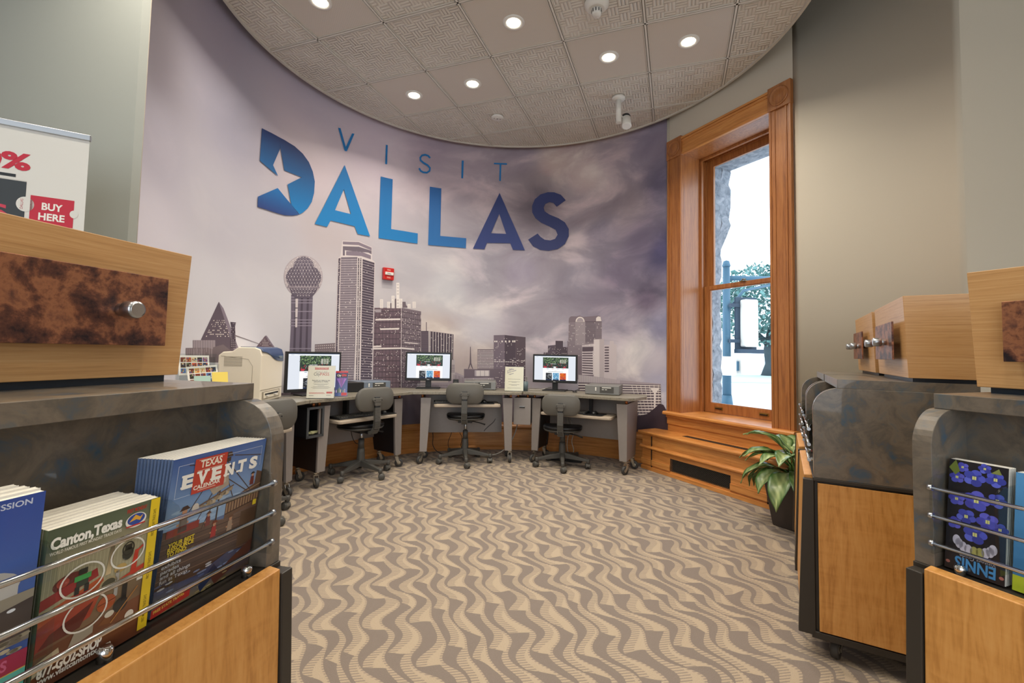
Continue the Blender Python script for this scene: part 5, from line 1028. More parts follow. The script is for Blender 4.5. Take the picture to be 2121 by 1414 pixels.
# tree
M['bark'] = mat('dark_bark', '3d4a50', .9, var=.3, bscale=12); M['leaf_out'] = mat('tree_leaves', '5b8480', .7, var=.35, bscale=1.5)
tr = empty('street_tree', (12.4, 22, GZ), 0, 'spreading broad tree on the lawn across the street', 'tree')
MB().tube([(0, 0, 0), (.05, 0, .6), (-.05, 0, 1.3), (.1, 0, 2.2)], [.45, .3, .27, .25], 10).tube([(0, 0, 1.1), (.9, 0, 1.9), (2.3, .2, 2.6)], [.2, .15, .08], 8).tube([(0, 0, 1.4), (-.7, 0, 2.1), (-1.7, 0, 2.6)], [.16, .12, .06], 8).tube([(.1, 0, 2), (.3, .2, 3.6)], [.2, .08], 8).build('trunk', M['bark'], tr)
lf = MB(); rn = random.Random(11)
for k in range(5200):
    a, b, c = rn.gauss(0, 1), rn.gauss(0, 1), rn.gauss(0, 1); l = sqrt(a * a + b * b + c * c) or 1; r = rn.uniform(.55, 1.0)
    p = Vector((a / l * 3.4 * r + .5, b / l * 3 * r, 3.5 + c / l * 2.1 * r))
    if p.z < 1.7 + .4 * sin(p.x * 3): continue
    R_ = Matrix.Rotation(rn.uniform(0, 6.28), 3, (rn.random() + .01, rn.random(), rn.random())); sz = rn.uniform(.06, .13)
    lf.add([p + R_ @ Vector(q) * sz for q in ((-1, -.6, 0), (1, -.5, .2), (1.1, .6, 0), (-.9, .5, .3))], [(0, 1, 2, 3)])
lf.build('foliage', M['leaf_out'], tr, weld=False)

# ------------------------------------------------------------------ casters
def caster(parent, x, y, r=.040, yaw=0, top=.12, name='caster'):
    """single metal wheel in a fork"""
    T = Matrix.Translation((x, y, 0)) @ Matrix.Rotation(yaw, 4, 'Z')
    w = MB(T); RX = Matrix.Rotation(pi / 2, 3, 'X')
    w.lathe([(r * .55, -.011), (r * .95, -.013), (r, -.008), (r, .008), (r * .95, .013), (r * .55, .011)], (.02, 0, r), 24, 0, RX)
    w.lathe([(.00001, -.014), (r * .3, -.013), (r * .6, -.009), (r * .6, .009), (r * .3, .013), (.00001, .014)], (.02, 0, r), 20, 1, RX)
    w.box(-.024, .024, -.02, .02, top - .006, top, 1).cyl((0, 0, top - .02), (0, 0, top), .013, mat=1)
    for sy in (-1, 1):
        w.prism([(-.016, top - .022), (.012, top - .022), (.030, r + .008), (.026, r - .006), (.014, r - .006), (-.004, r + .02)], sy * .017 - .0015, sy * .017 + .0015, 'y', 1)
    w.box(-.016, .012, -.018, .018, top - .024, top - .018, 1)
    return w.build(name, [M['rubber'], M['wheel_hub']], parent)

# ------------------------------------------------------------------ computer desks along the curve
DZ = .717
GD = 'computer desks along the curved wall'
DESK = {}
DL = {'a': (Vector((-1.80, 2.66)), Vector((-1.655, 3.49))), 'b': (Vector((-1.555, 3.73)), Vector((-1.07, 4.44))), 'c': (Vector((-.90, 4.56)), Vector((-.01, 4.69))), 'd': (Vector((.21, 4.73)), Vector((1.06, 4.29)))}
NB = {'a': (None, DL['b']), 'b': (DL['a'], DL['c']), 'c': (DL['b'], DL['d']), 'd': (DL['c'], None)}
def desk(key, L, R, label, tray_z, inL=0, inR=0, depth=.50, end_panel=False, black_ends=True):
    """L,R = floor points under the front edges of the two side panels"""
    L, R = Vector(L), Vector(R); d = (R - L).normalized(); W = (R - L).length; rz = atan2(d.y, d.x)
    t = empty('computer_desk', (L.x, L.y, 0), rz, label, 'desk', GD); DESK[key] = (t, L, d, W, rz)
    n = Vector((-d.y, d.x))
    for sx, x in ((-1, 0), (1, W)):
        a, b = (x - .01, x + .09) if sx < 0 else (x - .09, x + .01)     # front leg face, tapering down
        fx0 = (a + .0, b - .03) if sx < 0 else (a + .03, b)
        MB().prism([(a, .655), (b, .655), (fx0[1], .125), (fx0[0], .125)], 0, .022, 'y').build('leg_panel', M['desk_grey'], t, .001)
        xx = a if sx < 0 else b - .03
        p = MB().prism([(.022, .655), (depth, .655), (depth - .02, .5), (depth - .1, .125), (.022, .125)], xx, xx + .03, 'x')
        p.build('side_panel', M['desk_grey'] if (end_panel and sx > 0) else M['desk_black'], t, .001)
        for y in (.04, depth - .16): caster(t, xx + .015, y, yaw=rnd.uniform(-2.4, -.7) if y < .1 else rnd.uniform(-.5, 1))
        for y in (.03, depth - .08): MB().cyl((xx + .015, y, .655), (xx + .015, y, .69), .012).build('standoff', M['copper_post'], t)
    MB().box(.06, W - .06, depth - .14, depth - .12, .26, .655).build('modesty_panel', M['desk_grey'], t)
    nbL, nbR = NB[key]; yf_, yb_ = -.045, depth + .02
    def edge(P0, P1, Q0, Q1, y):
        """local x where the joint between two neighbouring tops crosses depth y"""
        if P0 is None: return None
        a = (P1 - P0).normalized(); b = (Q1 - Q0).normalized(); mid = (P1 + Q0) / 2
        na, nb_ = Vector((-a.y, a.x)), Vector((-b.y, b.x)); bs = (na + nb_).normalized()
        s_ = (y - (mid - L).dot(n)) / bs.dot(n); return (mid + bs * s_ - L).dot(d)
    x0 = edge(*nbL, L, R, yf_) + .001 if nbL else -.10; b0 = edge(*nbL, L, R, yb_) + .001 if nbL else -.12
    x1 = edge(L, R, *nbR, yf_) - .001 if nbR else W + .10; b1 = edge(L, R, *nbR, yb_) - .001 if nbR else W + .12
    if end_panel: x1 = W + .03; b1 = W + .03
    yb_ = depth + .02
    def back(xa, xb):
        for k in range(60, 0, -1):
            y = yf_ + (yb_ - yf_) * k / 60; x = xa + (xb - xa) * k / 60; q = L + d * x + n * y
            if hypot(q.x - CC[0], q.y - CC[1]) < RW - .025: return (x, y)
    top = MB().prism([(x0, -.045), (x1, -.045), back(x1, b1), back(x0, b0)] if not end_panel else [(x0, -.045), (x1, -.045), (x1 + .05, .0), (W + .14, depth * .55), (W + .10, depth), back(x0, b0)], .69, DZ)
    top.build('desktop', M['desk_top'], t, .003)
    tx0, tx1 = .12, W - .12
    tr = empty('keyboard_tray', (0, 0, 0)); tr.parent = t
    MB().prism(rrect(tx1 - tx0, .30, .03, 4, (tx0 + tx1) / 2, .06), tray_z - .03, tray_z - .004).build('tray_board', M['tray'], tr, .006)
    MB().prism(rrect(tx1 - tx0 - .04, .26, .02, 4, (tx0 + tx1) / 2, .065), tray_z - .004, tray_z).build('tray_pad', M['tray'], tr)
    for x in (W * .5 - .1, W * .5 + .1): MB().box(x - .012, x + .012, .1, .16, tray_z - .02, .69).build('tray_arm', M['black'], tr)
    return t
def on_desk(key, x, y, z=None):
    t, L, d, W, rz = DESK[key]; n = Vector((-d.y, d.x)); p = L + d * x + n * y
    return Vector((p.x, p.y, DZ if z is None else z))
desk('a', (-1.80, 2.66), (-1.655, 3.49), 'leftmost computer desk carrying the printer, mostly behind the magazine stand', .55, depth=.27)
desk('b', (-1.555, 3.73), (-1.07, 4.44), 'computer desk left of centre with a black cubby box on its left leg', .53, depth=.46)
desk('c', (-.90, 4.56), (-.01, 4.69), 'middle computer desk under the tallest mural tower reflections, facing the room', .60, depth=.44)
DESK['c'][0]['label'] = 'middle computer desk with the centre monitor, left of the drawer box'
desk('d', (.21, 4.73), (1.06, 4.29), 'rightmost computer desk with a wide grey end panel by the radiator cover', .535, end_panel=True, depth=.46)

# connecting pieces between the desks
ta, La, da, Wa, ra = DESK['a']; tb, Lb, db, Wb, rb = DESK['b']; tc_, Lc, dc, Wc, rc = DESK['c']; td, Ld, dd, Wd, rd = DESK['d']
# black cubby between first and second desk
p = on_desk('b', -.055, -.02, .418); cb = empty('cubby_box', p, rb + .12, 'open black cubby box hanging between the two left desks', 'cubby box')
k = MB(); w, h, dp = .155, .235, .26
k.box(-w / 2, -w / 2 + .016, 0, dp, 0, h).box(w / 2 - .016, w / 2, 0, dp, 0, h).box(-w / 2, w / 2, 0, dp, 0, .016).box(-w / 2, w / 2, 0, dp, h - .016, h).box(-w / 2, w / 2, dp - .01, dp, 0, h)
k.build('cubby_shell', M['desk_black'], cb, .001)
MB().box(-w / 2 - .004, -w / 2 + .016, -.004, 0, -.004, h + .004).box(w / 2 - .016, w / 2 + .004, -.004, 0, -.004, h + .004).box(-w / 2, w / 2, -.004, 0, -.004, .014).box(-w / 2, w / 2, -.004, 0, h - .014, h + .004).build('front_frame', mat('slate_edge', '3f4245', .4), cb)
MB().cyl((0, .03, h), (0, .03, .69 - .418), .012).build('standoff', M['copper_post'], cb)
rn = random.Random(2); cbl = MB()
for i in range(7):
    cbl.tube([(rn.uniform(-.05, .05), rn.uniform(.01, .05), .022 + rn.random() * .02) for _ in range(5)], .0028, 5)
o = cbl.build('cable_bundle', mat('pale_green_cable', 'b9b78c', .5)); o.location = p; o.rotation_euler = (0, 0, rb); tag(o, 'tangle of pale cables lying in the black cubby box', 'cable bundle')
# grey drawer box between the middle and the right desk
m0 = (Vector(on_desk('c', Wc, 0)) + Vector(on_desk('d', 0, 0))) / 2
db_ = empty('drawer_box', (m0.x, m0.y + .012, .383), (rc + rd) / 2, 'grey drawer box hanging between the middle and right desks', 'drawer unit')
MB().box(-.085, .085, .02, .30, 0, .272).build('box_body', M['desk_grey'], db_, .001)
dr = MB().box(-.088, .088, 0, .02, .0, .272).build('drawer_front', M['desk_grey'], db_, .001)
MB().box(-.028, .028, -.004, .001, .17, .18, 1).box(-.028, .028, -.012, .001, .182, .188).build('handle', [M['steel'], M['black']], dr)
for x in (-.05, .05): MB().cyl((x, .05, .272), (x, .05, .307), .012).build('standoff', M['copper_post'], db_)
# ------------------------------------------------------------------ office chairs
def make_chair():
    t = empty('office_chair', (0, 0, 0), 0)
    hub = MB().lathe([(.038, .085), (.036, .13), (.033, .2), (.030, .24)], n=24).lathe([(.027, .24), (.025, .32)], n=24)
    hub.build('pedestal', M['dgrey'], t)
    for k in range(5):
        a = 2 * pi * k / 5 - pi / 2 + .12; ca, sa = cos(a), sin(a)
        arm = MB(Matrix.Rotation(a, 4, 'Z')); L = .262
        arm.add([(.02, -.028, .085), (.02, .028, .085), (.02, .022, .14), (.02, -.022, .14), (L, -.014, .072), (L, .014, .072), (L, .012, .092), (L, -.012, .092)],
                [(0, 1, 2, 3), (4, 7, 6, 5), (0, 4, 5, 1), (1, 5, 6, 2), (2, 6, 7, 3), (3, 7, 4, 0)])
        arm.lathe([(.016, .058), (.018, .07), (.018, .092), (.014, .098)], (L, 0, 0), 14)
        arm.build('base_leg', M['dgrey'], t, .004)
        w = MB(Matrix.Translation((ca * L, sa * L, 0)) @ Matrix.Rotation(a + .9 + k * 1.1, 4, 'Z')); RX = Matrix.Rotation(pi / 2, 3, 'X')
        for sy in (-.014, .014): w.lathe([(.008, -.010), (.024, -.010), (.027, -.004), (.027, .006), (.02, .011), (.00001, .012)], (.012, sy, .027), 18, 0, RX)
        w.prism([(.012 + .029 * cos(q), .027 + .031 * sin(q)) for q in [pi * i / 10 for i in range(11)]], -.018, .018, 'y', 1)
        w.cyl((0, 0, .03), (0, 0, .06), .006, mat=1)
        w.build('caster', [M['dgrey'], M['mgrey']], t)
    return t
def chair(loc, rz, seat_z, label, back_dz=.0):
    """facing +y locally; backrest at -y"""
    t = make_chair(); t.location = (loc[0], loc[1], 0); t.rotation_euler = (0, 0, rz)
    tag(t, label, 'chair', 'office chairs at the computer desks')
    MB().cyl((0, 0, .3), (0, 0, seat_z - .07), .0135, n=16).build('gas_lift', M['steel'], t)
    # seat: rounded cushion, thin shell under it
    prof = []
    for i in range(28):
        a = 2 * pi * i / 28; c, s = cos(a), sin(a); e = .8
        prof.append((.195 * (abs(c) ** e) * (1 if c > 0 else -1), .19 * (abs(s) ** e) * (1 if s > 0 else -1)))
    def shell(scales, m, name):
        mb = MB(); n = len(prof); vs = [(x * k, y * k + .02, z - .018 * (y / .2) ** 2 * (1 if y > 0 else 0)) for k, z in scales for x, y in prof]
        fs = [(i * n + j, i * n + (j + 1) % n, (i + 1) * n + (j + 1) % n, (i + 1) * n + j) for i in range(len(scales) - 1) for j in range(n)] + [tuple(range(n))[::-1], tuple(range((len(scales) - 1) * n, len(scales) * n))]
        mb.add(vs, fs, 0, True); return mb.build(name, m, t)
    z = seat_z
    shell([(.6, z - .048), (.9, z - .042), (.985, z - .026), (1.0, z - .012), (.97, z - .002), (.88, z), (.5, z - .006)], M['seat'], 'seat')
    shell([(.7, z - .062), (.93, z - .052), (.99, z - .034), (.93, z - .036)], M['dgrey'], 'seat_shell')
    MB().box(-.07, .07, -.09, .08, z - .085, z - .055).build('mechanism', M['black'], t, .004)
    MB().tube([(.05, .0, z - .075), (.14, -.02, z - .09), (.2, -.04, z - .105)], [.005, .005, .008], 8).build('lever', M['black'], t)
    # back bar with ribbed cover
    bz = z + .11 + back_dz
    pts = [(0, -.02, z - .075), (0, -.13, z - .078), (0, -.19, z - .068), (0, -.225, z - .03), (0, -.235, z + .03), (0, -.232, bz - .03), (0, -.228, bz + .06), (0, -.226, bz + .13)]
    fine = []
    for i in range(len(pts) - 1):
        for k in range(5): fine.append(Vector(pts[i]).lerp(Vector(pts[i + 1]), k / 5))
    fine.append(Vector(pts[-1]))
    bar = MB(); up = None; prev = None
    N = len(fine); vs = []
    for i, p_ in enumerate(fine):
        tt = (fine[min(i + 1, N - 1)] - fine[max(i - 1, 0)]).normalized(); nn = tt.cross(Vector((1, 0, 0)))
        for rib in ((0,), (1,)):
            pass
        k = 1.0
        for (a, b) in ((-1, -1), (1, -1), (1, 1), (-1, 1)): vs.append(p_ + Vector((1, 0, 0)) * a * .024 * k + nn * b * .011 * k)
    bar.add(vs, [(i * 4 + j, i * 4 + (j + 1) % 4, (i + 1) * 4 + (j + 1) % 4, (i + 1) * 4 + j) for i in range(N - 1) for j in range(4)] + [(0, 1, 2, 3), (4 * N - 4, 4 * N - 1, 4 * N - 2, 4 * N - 3)])
    # ribs
    acc = 0; lastp = fine[6]; ribs = MB()
    for i in range(6, N - 7):
        a, b = fine[i], fine[i + 1]; L = (b - a).length; kk = max(1, int(round(L / .0115)))
        for q in range(kk):
            c = a.lerp(b, (q + .3) / kk); tt = (b - a).normalized(); nn = tt.cross(Vector((1, 0, 0)))
            R_ = Matrix((Vector((1, 0, 0)), nn, tt)).transposed()
            ribs.rbox(c, (.056, .030, .0062), R_)
    bo = bar.build('back_bar', M['black'], t, .004); ribs.build('ribbed_cover', M['mgrey'], bo)
    # backrest shell
    sh = MB(); W_, H_ = .37, .205; out = rrect(W_, H_, .085, 8); n = len(out)
    lay = [(.90, -.012), (1.0, .0), (1.0, .014), (.94, .034), (.8, .046)]
    vs = []
    for k, d in lay:
        for x, zz in out:
            xx, z2 = x * k if k < 1 else x, zz * k if k < 1 else zz
            if k < 1: xx = x - (1 - k) * .12 * (1 if x > 0 else -1) * 1; z2 = zz - (1 - k) * .12 * (1 if zz > 0 else -1)
            vs.append((xx, -.215 + d + .35 * xx * xx, bz + .11 + z2))
    fs = [(i * n + j, i * n + (j + 1) % n, (i + 1) * n + (j + 1) % n, (i + 1) * n + j) for i in range(len(lay) - 1) for j in range(n)]
    fs += [tuple(range(n))[::-1], tuple(range((len(lay) - 1) * n, len(lay) * n))]
    sh.add(vs, fs, 0, True); b = sh.build('backrest', M['mgrey'], t)
    es = b.modifiers.new('edge', 'EDGE_SPLIT'); es.split_angle = radians(50)
    MB().prism(rrect(.096, .034, .016, 5, 0, bz + .105), -.246, -.224, 'y').prism(rrect(.06, .05, .012, 4, 0, bz + .08), -.243, -.226, 'y').build('back_bracket', M['mgrey'], t, .003)
    MB().cyl((-.034, -.249, bz + .105), (-.034, -.244, bz + .105), .0045).cyl((.034, -.249, bz + .105), (.034, -.244, bz + .105), .0045).build('screw', M['black'], t)
    return t
chair((-1.71, 3.02), radians(64), .47, 'office chair at the leftmost desk, half hidden by the magazine stand')
chair((-1.35, 4.14), radians(50), .47, 'office chair at the desk with the black cubby box, turned to the left')
chair((-.475, 4.70), radians(2), .49, 'office chair pushed in at the middle desk')
chair((.505, 4.60), radians(-12), .405, 'low office chair at the rightmost desk')

# ------------------------------------------------------------------ things on the desks
def web_page(P, W, H):
    P.rect(-W / 2, 0, W, H, 'e4e9f2', 1)
    P.rect(-W / 2, H * .945, W, H * .055, 'fafcff', 2); P.rect(-W / 2, H * .985, W, H * .015, '20466e', 3)
    P.text('DALLAS', -W * .45, H * .955, H * .022, '1b5f8a', 3, .01); P.text('THINGS TO DO   EVENTS   HOTELS', -W * .34, H * .958, H * .014, '555555', 3)
    x0 = -W * .29; w = W * .62
    P.rect(x0, H * .50, w, H * .44, '33423a', 2)
    rn = random.Random(4)
    for k in range(210):
        a, b = x0 + rn.random() * w * .97, H * (.70 + .235 * rn.random()); P.disc(a, b, H * .018, H * .014, rn.choice(['46603c', '7f9a6a', '5b7a4c', '9fb486', '2f3f2b']), 3, 6)
    for k in range(60):
        a, b = x0 + rn.random() * w * .95, H * (.51 + .17 * rn.random()); P.rect(a, b, H * .02, H * .03, rn.choice(['1b1a20', '5a2630', '6a5148', '9aa0a4', 'c03a48', '2a2a30']), 3)
    for k in range(3): P.rect(x0 + w * (.66 + k * .09), H * .70, w * .07, H * .15, 'b9b7ad', 3)
    for k in range(5): P.rect(x0 + w * (.04 + k * .19), H * .505, w * .1, H * .06, ['c7374a', '3c2228', 'e8e8e8', '301d22', 'b52f42'][k], 4)
    P.text('NORTH TEXAS', x0 + w * .3, H * .66, H * .035, 'ffffff', 5, .015)
    P.rect(x0, 0, w, H * .495, 'ffffff', 2)
    for k in range(4): P.rect(x0 + w * (.15 + k * .2), H * .46, w * .08, H * .012, ['2f6d92', 'd0533b', '2f6d92', 'd0533b'][k], 3)
    P.text('THE LIST', x0 + w * .45, H * .38, H * .024, '444444', 3); P.rect(x0 + w * .2, H * .345, w * .6, H * .01, '4a5a66', 3)
    for k, cs in enumerate((['2a2d33', '8a8f96', 'c9cdd0', '3b3f46'], ['5fa0c8', 'e8eef4', '2b5a7c', 'b9d4e6'], ['d9581c', 'f0a020', '8e1f5a', '4a0f6a'])):
        xx = x0 + w * (.12 + k * .275); ww = w * .24; P.rect(xx, 0, ww, H * .30, cs[0], 3)
        for q in range(40):
            P.disc(xx + ww * (.08 + .84 * rn.random()), H * (.03 + .25 * rn.random()), H * .014, H * .012, rn.choice(cs[1:]), 4, 6)
        P.rect(xx, 0, ww, H * .035, '1b2c4c', 5)
    return P
def monitor(loc, rz, label, W=.485, H=.305, zb=.085):
    t = empty('monitor', loc, rz, label, 'monitor', 'flat monitors on the desks')
    b = MB().box(-W / 2, W / 2, -.012, .02, zb, zb + H).build('bezel', M['black'], t, .004)
    MB().box(-W / 2 + .05, W / 2 - .05, .02, .045, zb + .04, zb + H - .05).build('rear_housing', M['black'], t, .01)
    P = web_page(Print(), W - .036, H - .045); s = P.build('screen', M['screen'], t, lambda u, v, h: Vector((u, -.0125 - h, zb + .028 + v)), .00012)
    P = Print(); P.text('DELL', 0, 0, .012, 'b8bcc0', 1, .02, center=True); P.build('badge', M['matte_print'], t, lambda u, v, h: Vector((u, -.0122 - h, zb + .009 + v)), .0002)
    MB().box(-.03, .03, .012, .03, .012, .17).build('stand_neck', M['black'], t, .003)
    MB().box(-.125, .125, -.06, .11, 0, .012).build('stand_base', M['black'], t, .004)
    return t
def wz(px, py, z=DZ): return (px, py, z)
monitor((-1.735, 3.99, DZ), radians(50), 'monitor behind the cream sign card, beside the printer', .49, .345, .032)
monitor((-.905, 4.90, DZ), radians(6), 'monitor on the middle desk')
monitor((.45, 4.93, DZ), radians(-17), 'monitor on the rightmost desk')

def pc(loc, rz, label, m, front='84888c', w=.335, d=.34, h=.093):
    t = empty('desktop_computer', loc, rz, label, 'computer', 'desktop computers lying flat on the desks')
    MB().box(-w / 2, w / 2, .012, d, .004, h).build('case', m, t, .003)
    MB().box(-w / 2, w / 2, 0, .012, .004, h).build('front_bezel', m, t, .005)
    g = MB().box(-.02, .115, -.002, 0, .02, h - .014)
    g.build('port_panel', M['dgrey'], t)
    q = MB().box(.0, .02, -.004, -.001, .05, .056).box(.03, .05, -.004, -.001, .05, .056).box(.0, .09, -.004, -.001, .068, .076).cyl((-.06, -.004, .06), (-.06, 0, .06), .007).box(-.066, -.054, -.003, 0, .04, .075)
    q.build('buttons_and_ports', M['white'], t)
    for x in (-w / 2 + .03, w / 2 - .03): MB().box(x - .01, x + .01, .02, .3, 0, .004).build('foot', M['black'], t)
    return t
pc((-1.36, 4.52, DZ), radians(42), 'blue-grey desktop computer on the desk left of centre', M['pc_blue'], d=.25)
pc((-.345, 4.83, DZ), radians(3), 'desktop computer behind the chair at the middle desk', M['pc'])
pc((.88, 4.53, DZ), radians(-19), 'silver-grey desktop computer at the right end of the right desk', M['pc'])
sb = empty('speaker', (-.62, 4.98, DZ), .1, 'small black speaker right of the centre monitor', 'speaker')
MB().box(-.03, .03, -.03, .04, 0, .1).build('cabinet', M['black'], sb, .004); MB().cyl((0, -.0305, .06), (0, -.033, .06), .022).build('cone', M['dgrey'], sb)

def keyboard(key, x, label):
    t, L, d, W, rz = DESK[key]; tz = {'a': .55, 'b': .53, 'c': .60, 'd': .535}[key]; p = on_desk(key, x, .02, tz)
    o = empty('keyboard', p, rz, label, 'keyboard', 'keyboards on the pull-out trays')
    MB().prism([(-.07, 0), (.075, 0), (.075, .022), (-.07, .012)], -.215, .215, 'x').build('body', M['black'], o, .003)
    k = MB()
    for r in range(5):
        n = 15 if r else 9
        for c in range(14 if r else 7):
            ww = .021 if r else (.02 if c != 3 else .11); xx = -.2 + c * .0225 if r else (-.19 + c * .024 if c < 3 else (-.06 if c == 3 else .03 + (c - 3) * .024))
            y0 = -.058 + r * .0235; zz = .0125 + (y0 + .07) / .145 * .01
            k.box(xx, xx + ww * .86, y0, y0 + .019, zz, zz + .006)
        for c in range(4):
            y0 = -.058 + r * .0235; zz = .0125 + (y0 + .07) / .145 * .01; xx = .125 + c * .021; k.box(xx, xx + .018, y0, y0 + .019, zz, zz + .006)
    k.build('keys', M['dgrey'], o)
    mo = empty('computer_mouse', on_desk(key, x + .29, .02, tz + .004), rz, label.replace('keyboard', 'mouse'), 'mouse', 'mice on the pull-out trays')
    MB().ball((0, 0, .008), (.028, .05, .024)).box(-.024, .024, -.04, .04, 0, .006).build('shell', M['black'], mo)
    MB().box(-.002, .002, .01, .035, .03, .034).build('wheel', M['mgrey'], mo)
    mp = MB().prism(rrect(.20, .18, .02), 0, .0035).build('mouse_pad', M['black']); mp.location = on_desk(key, x + .29, .02, tz); mp.rotation_euler = (0, 0, rz)
    tag(mp, label.replace('keyboard', 'mouse pad'), 'mouse pad', 'mouse pads on the pull-out trays')
keyboard('b', .36, 'black keyboard on the tray of the desk left of centre')
keyboard('c', .33, 'black keyboard on the tray of the middle desk')
keyboard('d', .36, 'black keyboard on the tray of the rightmost desk')

# printer
pr = empty('laser_printer', (-1.825, 3.475, DZ), radians(98), 'cream laser printer with a navy top panel on the leftmost desk', 'printer')
W2, D2, H2 = .42, .29, .405
prof = [(0, .012), (0, H2 - .06), (.012, H2 - .015), (.05, H2), (.16, H2), (.2, H2 - .03), (.26, H2 - .035), (D2, H2 - .06), (D2, .012)]
MB().prism(prof, -W2 / 2, W2 / 2, 'x').build('body', M['beige'], pr, .008, 3)
def curve_panel():
    mb = MB(); vs = []; n = 24
    for i in range(n + 1):
        u = i / n; x = -W2 / 2 + .012 + (W2 - .012) * u; lowz = H2 - .03 - .075 * (1 / (1 + math.exp(-(u - .42) * 9)))
        vs += [(x, -.004, lowz), (x, -.003, max(lowz + .003, H2 - .055)), (x, .011, H2 - .012), (x, .05, H2 + .004), (x, .15, H2 + .004)]
    mb.add(vs, [(i * 5 + j, (i + 1) * 5 + j, (i + 1) * 5 + j + 1, i * 5 + j + 1) for i in range(n) for j in range(4)], 0, True); return mb
cp_ = curve_panel().build('top_panel', M['navy'], pr); so = cp_.modifiers.new('thick', 'SOLIDIFY'); so.thickness = .004; so.offset = -1
MB().prism(rrect(.06, .018, .008, 4, .14, H2 - .072), -.008, -.003, 'y').build('badge', M['steel'], pr)
MB().box(-W2 / 2 - .001, W2 / 2 + .001, -.0025, .0, .098, .101).box(-W2 / 2 + .03, W2 / 2 - .06, -.004, 0, .03, .085, 0).build('seam', M['beige_dk'], pr)
tr_ = MB().box(-W2 / 2 + .05, W2 / 2 - .08, -.006, -.001, .036, .078).build('manual_tray', M['beige'], pr, .002)
MB().box(-W2 / 2 + .07, W2 / 2 - .1, -.0085, -.005, .058, .07).build('tray_slot', M['black'], tr_); MB().box(-.12, -.08, -.016, -.005, .05, .058).box(.03, .07, -.016, -.005, .05, .058).build('tray_handle', M['white'], tr_)
v = MB()
for i in range(9): v.box(-W2 / 2 - .0015, -W2 / 2, .13, .25, .27 + i * .008, .273 + i * .008)
v.build('side_vent', M['beige_dk'], pr)
MB().tube([(-W2 / 2 - .0005, .06, .02), (-W2 / 2 - .0005, .06, .27), (-W2 / 2 - .0005, .09, .32), (-W2 / 2 - .0005, .27, .34)], .0015, 6).build('side_seam', M['beige_dk'], pr)
MB().box(-W2 / 2 + .02, W2 / 2 - .02, .01, D2 - .01, 0, .014).build('foot', M['beige_dk'], pr)

# CityPASS sign, brochure, instruction sign, pens
def stand_sign(name, loc, rz, w, h, label, draw, tilt=10, cat='sign'):
    t = empty(name, loc, rz, label, cat); tl = radians(tilt); c, s = cos(tl), sin(tl)
    f = lambda u, v, o=0: Vector((u, v * s - o * c, v * c + o * s))
    mb = MB(); z0 = .002
    for (o0, o1, m_) in ((-.0035, -.0008, 1),):
        mb.add([f(u, v, -o) + Vector((0, 0, z0)) for o in (o0, o1) for (u, v) in ((-w / 2, 0), (w / 2, 0), (w / 2, h), (-w / 2, h))], [(0, 1, 2, 3), (7, 6, 5, 4), (0, 4, 5, 1), (1, 5, 6, 2), (2, 6, 7, 3), (3, 7, 4, 0)])
    mb.box(-w / 2, w / 2, -.012, .07, 0, .002)
    mb.build('acrylic_holder', M['acrylic'], t)
    card = MB(); card.add([f(u, v, o) + Vector((0, 0, z0)) for o in (0, .0008) for (u, v) in ((-w / 2 + .002, .003), (w / 2 - .002, .003), (w / 2 - .002, h - .002), (-w / 2 + .002, h - .002))], [(0, 1, 2, 3), (7, 6, 5, 4), (0, 4, 5, 1), (1, 5, 6, 2), (2, 6, 7, 3), (3, 7, 4, 0)])
    cd_ = card.build('card', M['paper'], t)
    P = Print(); draw(P, w, h); P.build('card_print', M['matte_print'], cd_, lambda u, v, o: f(u, v, .0009 + o) + Vector((0, 0, z0)), .00012)
    return t
def draw_city(P, w, h):
    P.rect(-w / 2 + .003, .004, w - .006, h - .008, 'e2dbcb', 1)
    P.poly([(-.055, h * .935), (.055, h * .935), (.048, h * .905), (.055, h * .875), (-.055, h * .875), (-.048, h * .905)], 'b8322a', 2); P.text('INTRODUCING', 0, h * .893, .013, 'f3d9c8', 3, .015, center=True)
    P.text('DALLAS', 0, h * .77, .022, 'a09a90', 2, center=True, width=.085)
    P.text('City', -.058, h * .69, .036, '3a3430', 2, 0, width=.045); P.text('PASS', -.010, h * .69, .036, 'b8322a', 2, 0, width=.068)
    P.text('Save big on visits to top', 0, h * .53, .013, '222222', 2, .02, center=True, width=.135); P.text('attractions in Dallas', 0, h * .49, .013, '222222', 2, .02, center=True, width=.11)
    for k, ww in enumerate((.12, .10, .05, .12, .15, .12)): P.rect(-ww / 2, h * (.44 - k * .028), ww, .0022, '8a8478', 2)
    P.rect(-.085, h * .17, .11, .003, 'c0453a', 2); P.rect(-.085, h * .145, .12, .003, 'c0453a', 2); P.rect(-.085, h * .08, .035, .003, '555555', 2)
    P.rect(.045, h * .15, .045, .014, 'c0453a', 2); P.rect(.045, h * .09, .035, .003, '555555', 2)
stand_sign('counter_sign', (-1.555, 3.71, DZ), radians(14), .212, .268, 'cream sign card with a red ribbon heading in front of the left monitor', draw_city, 9)
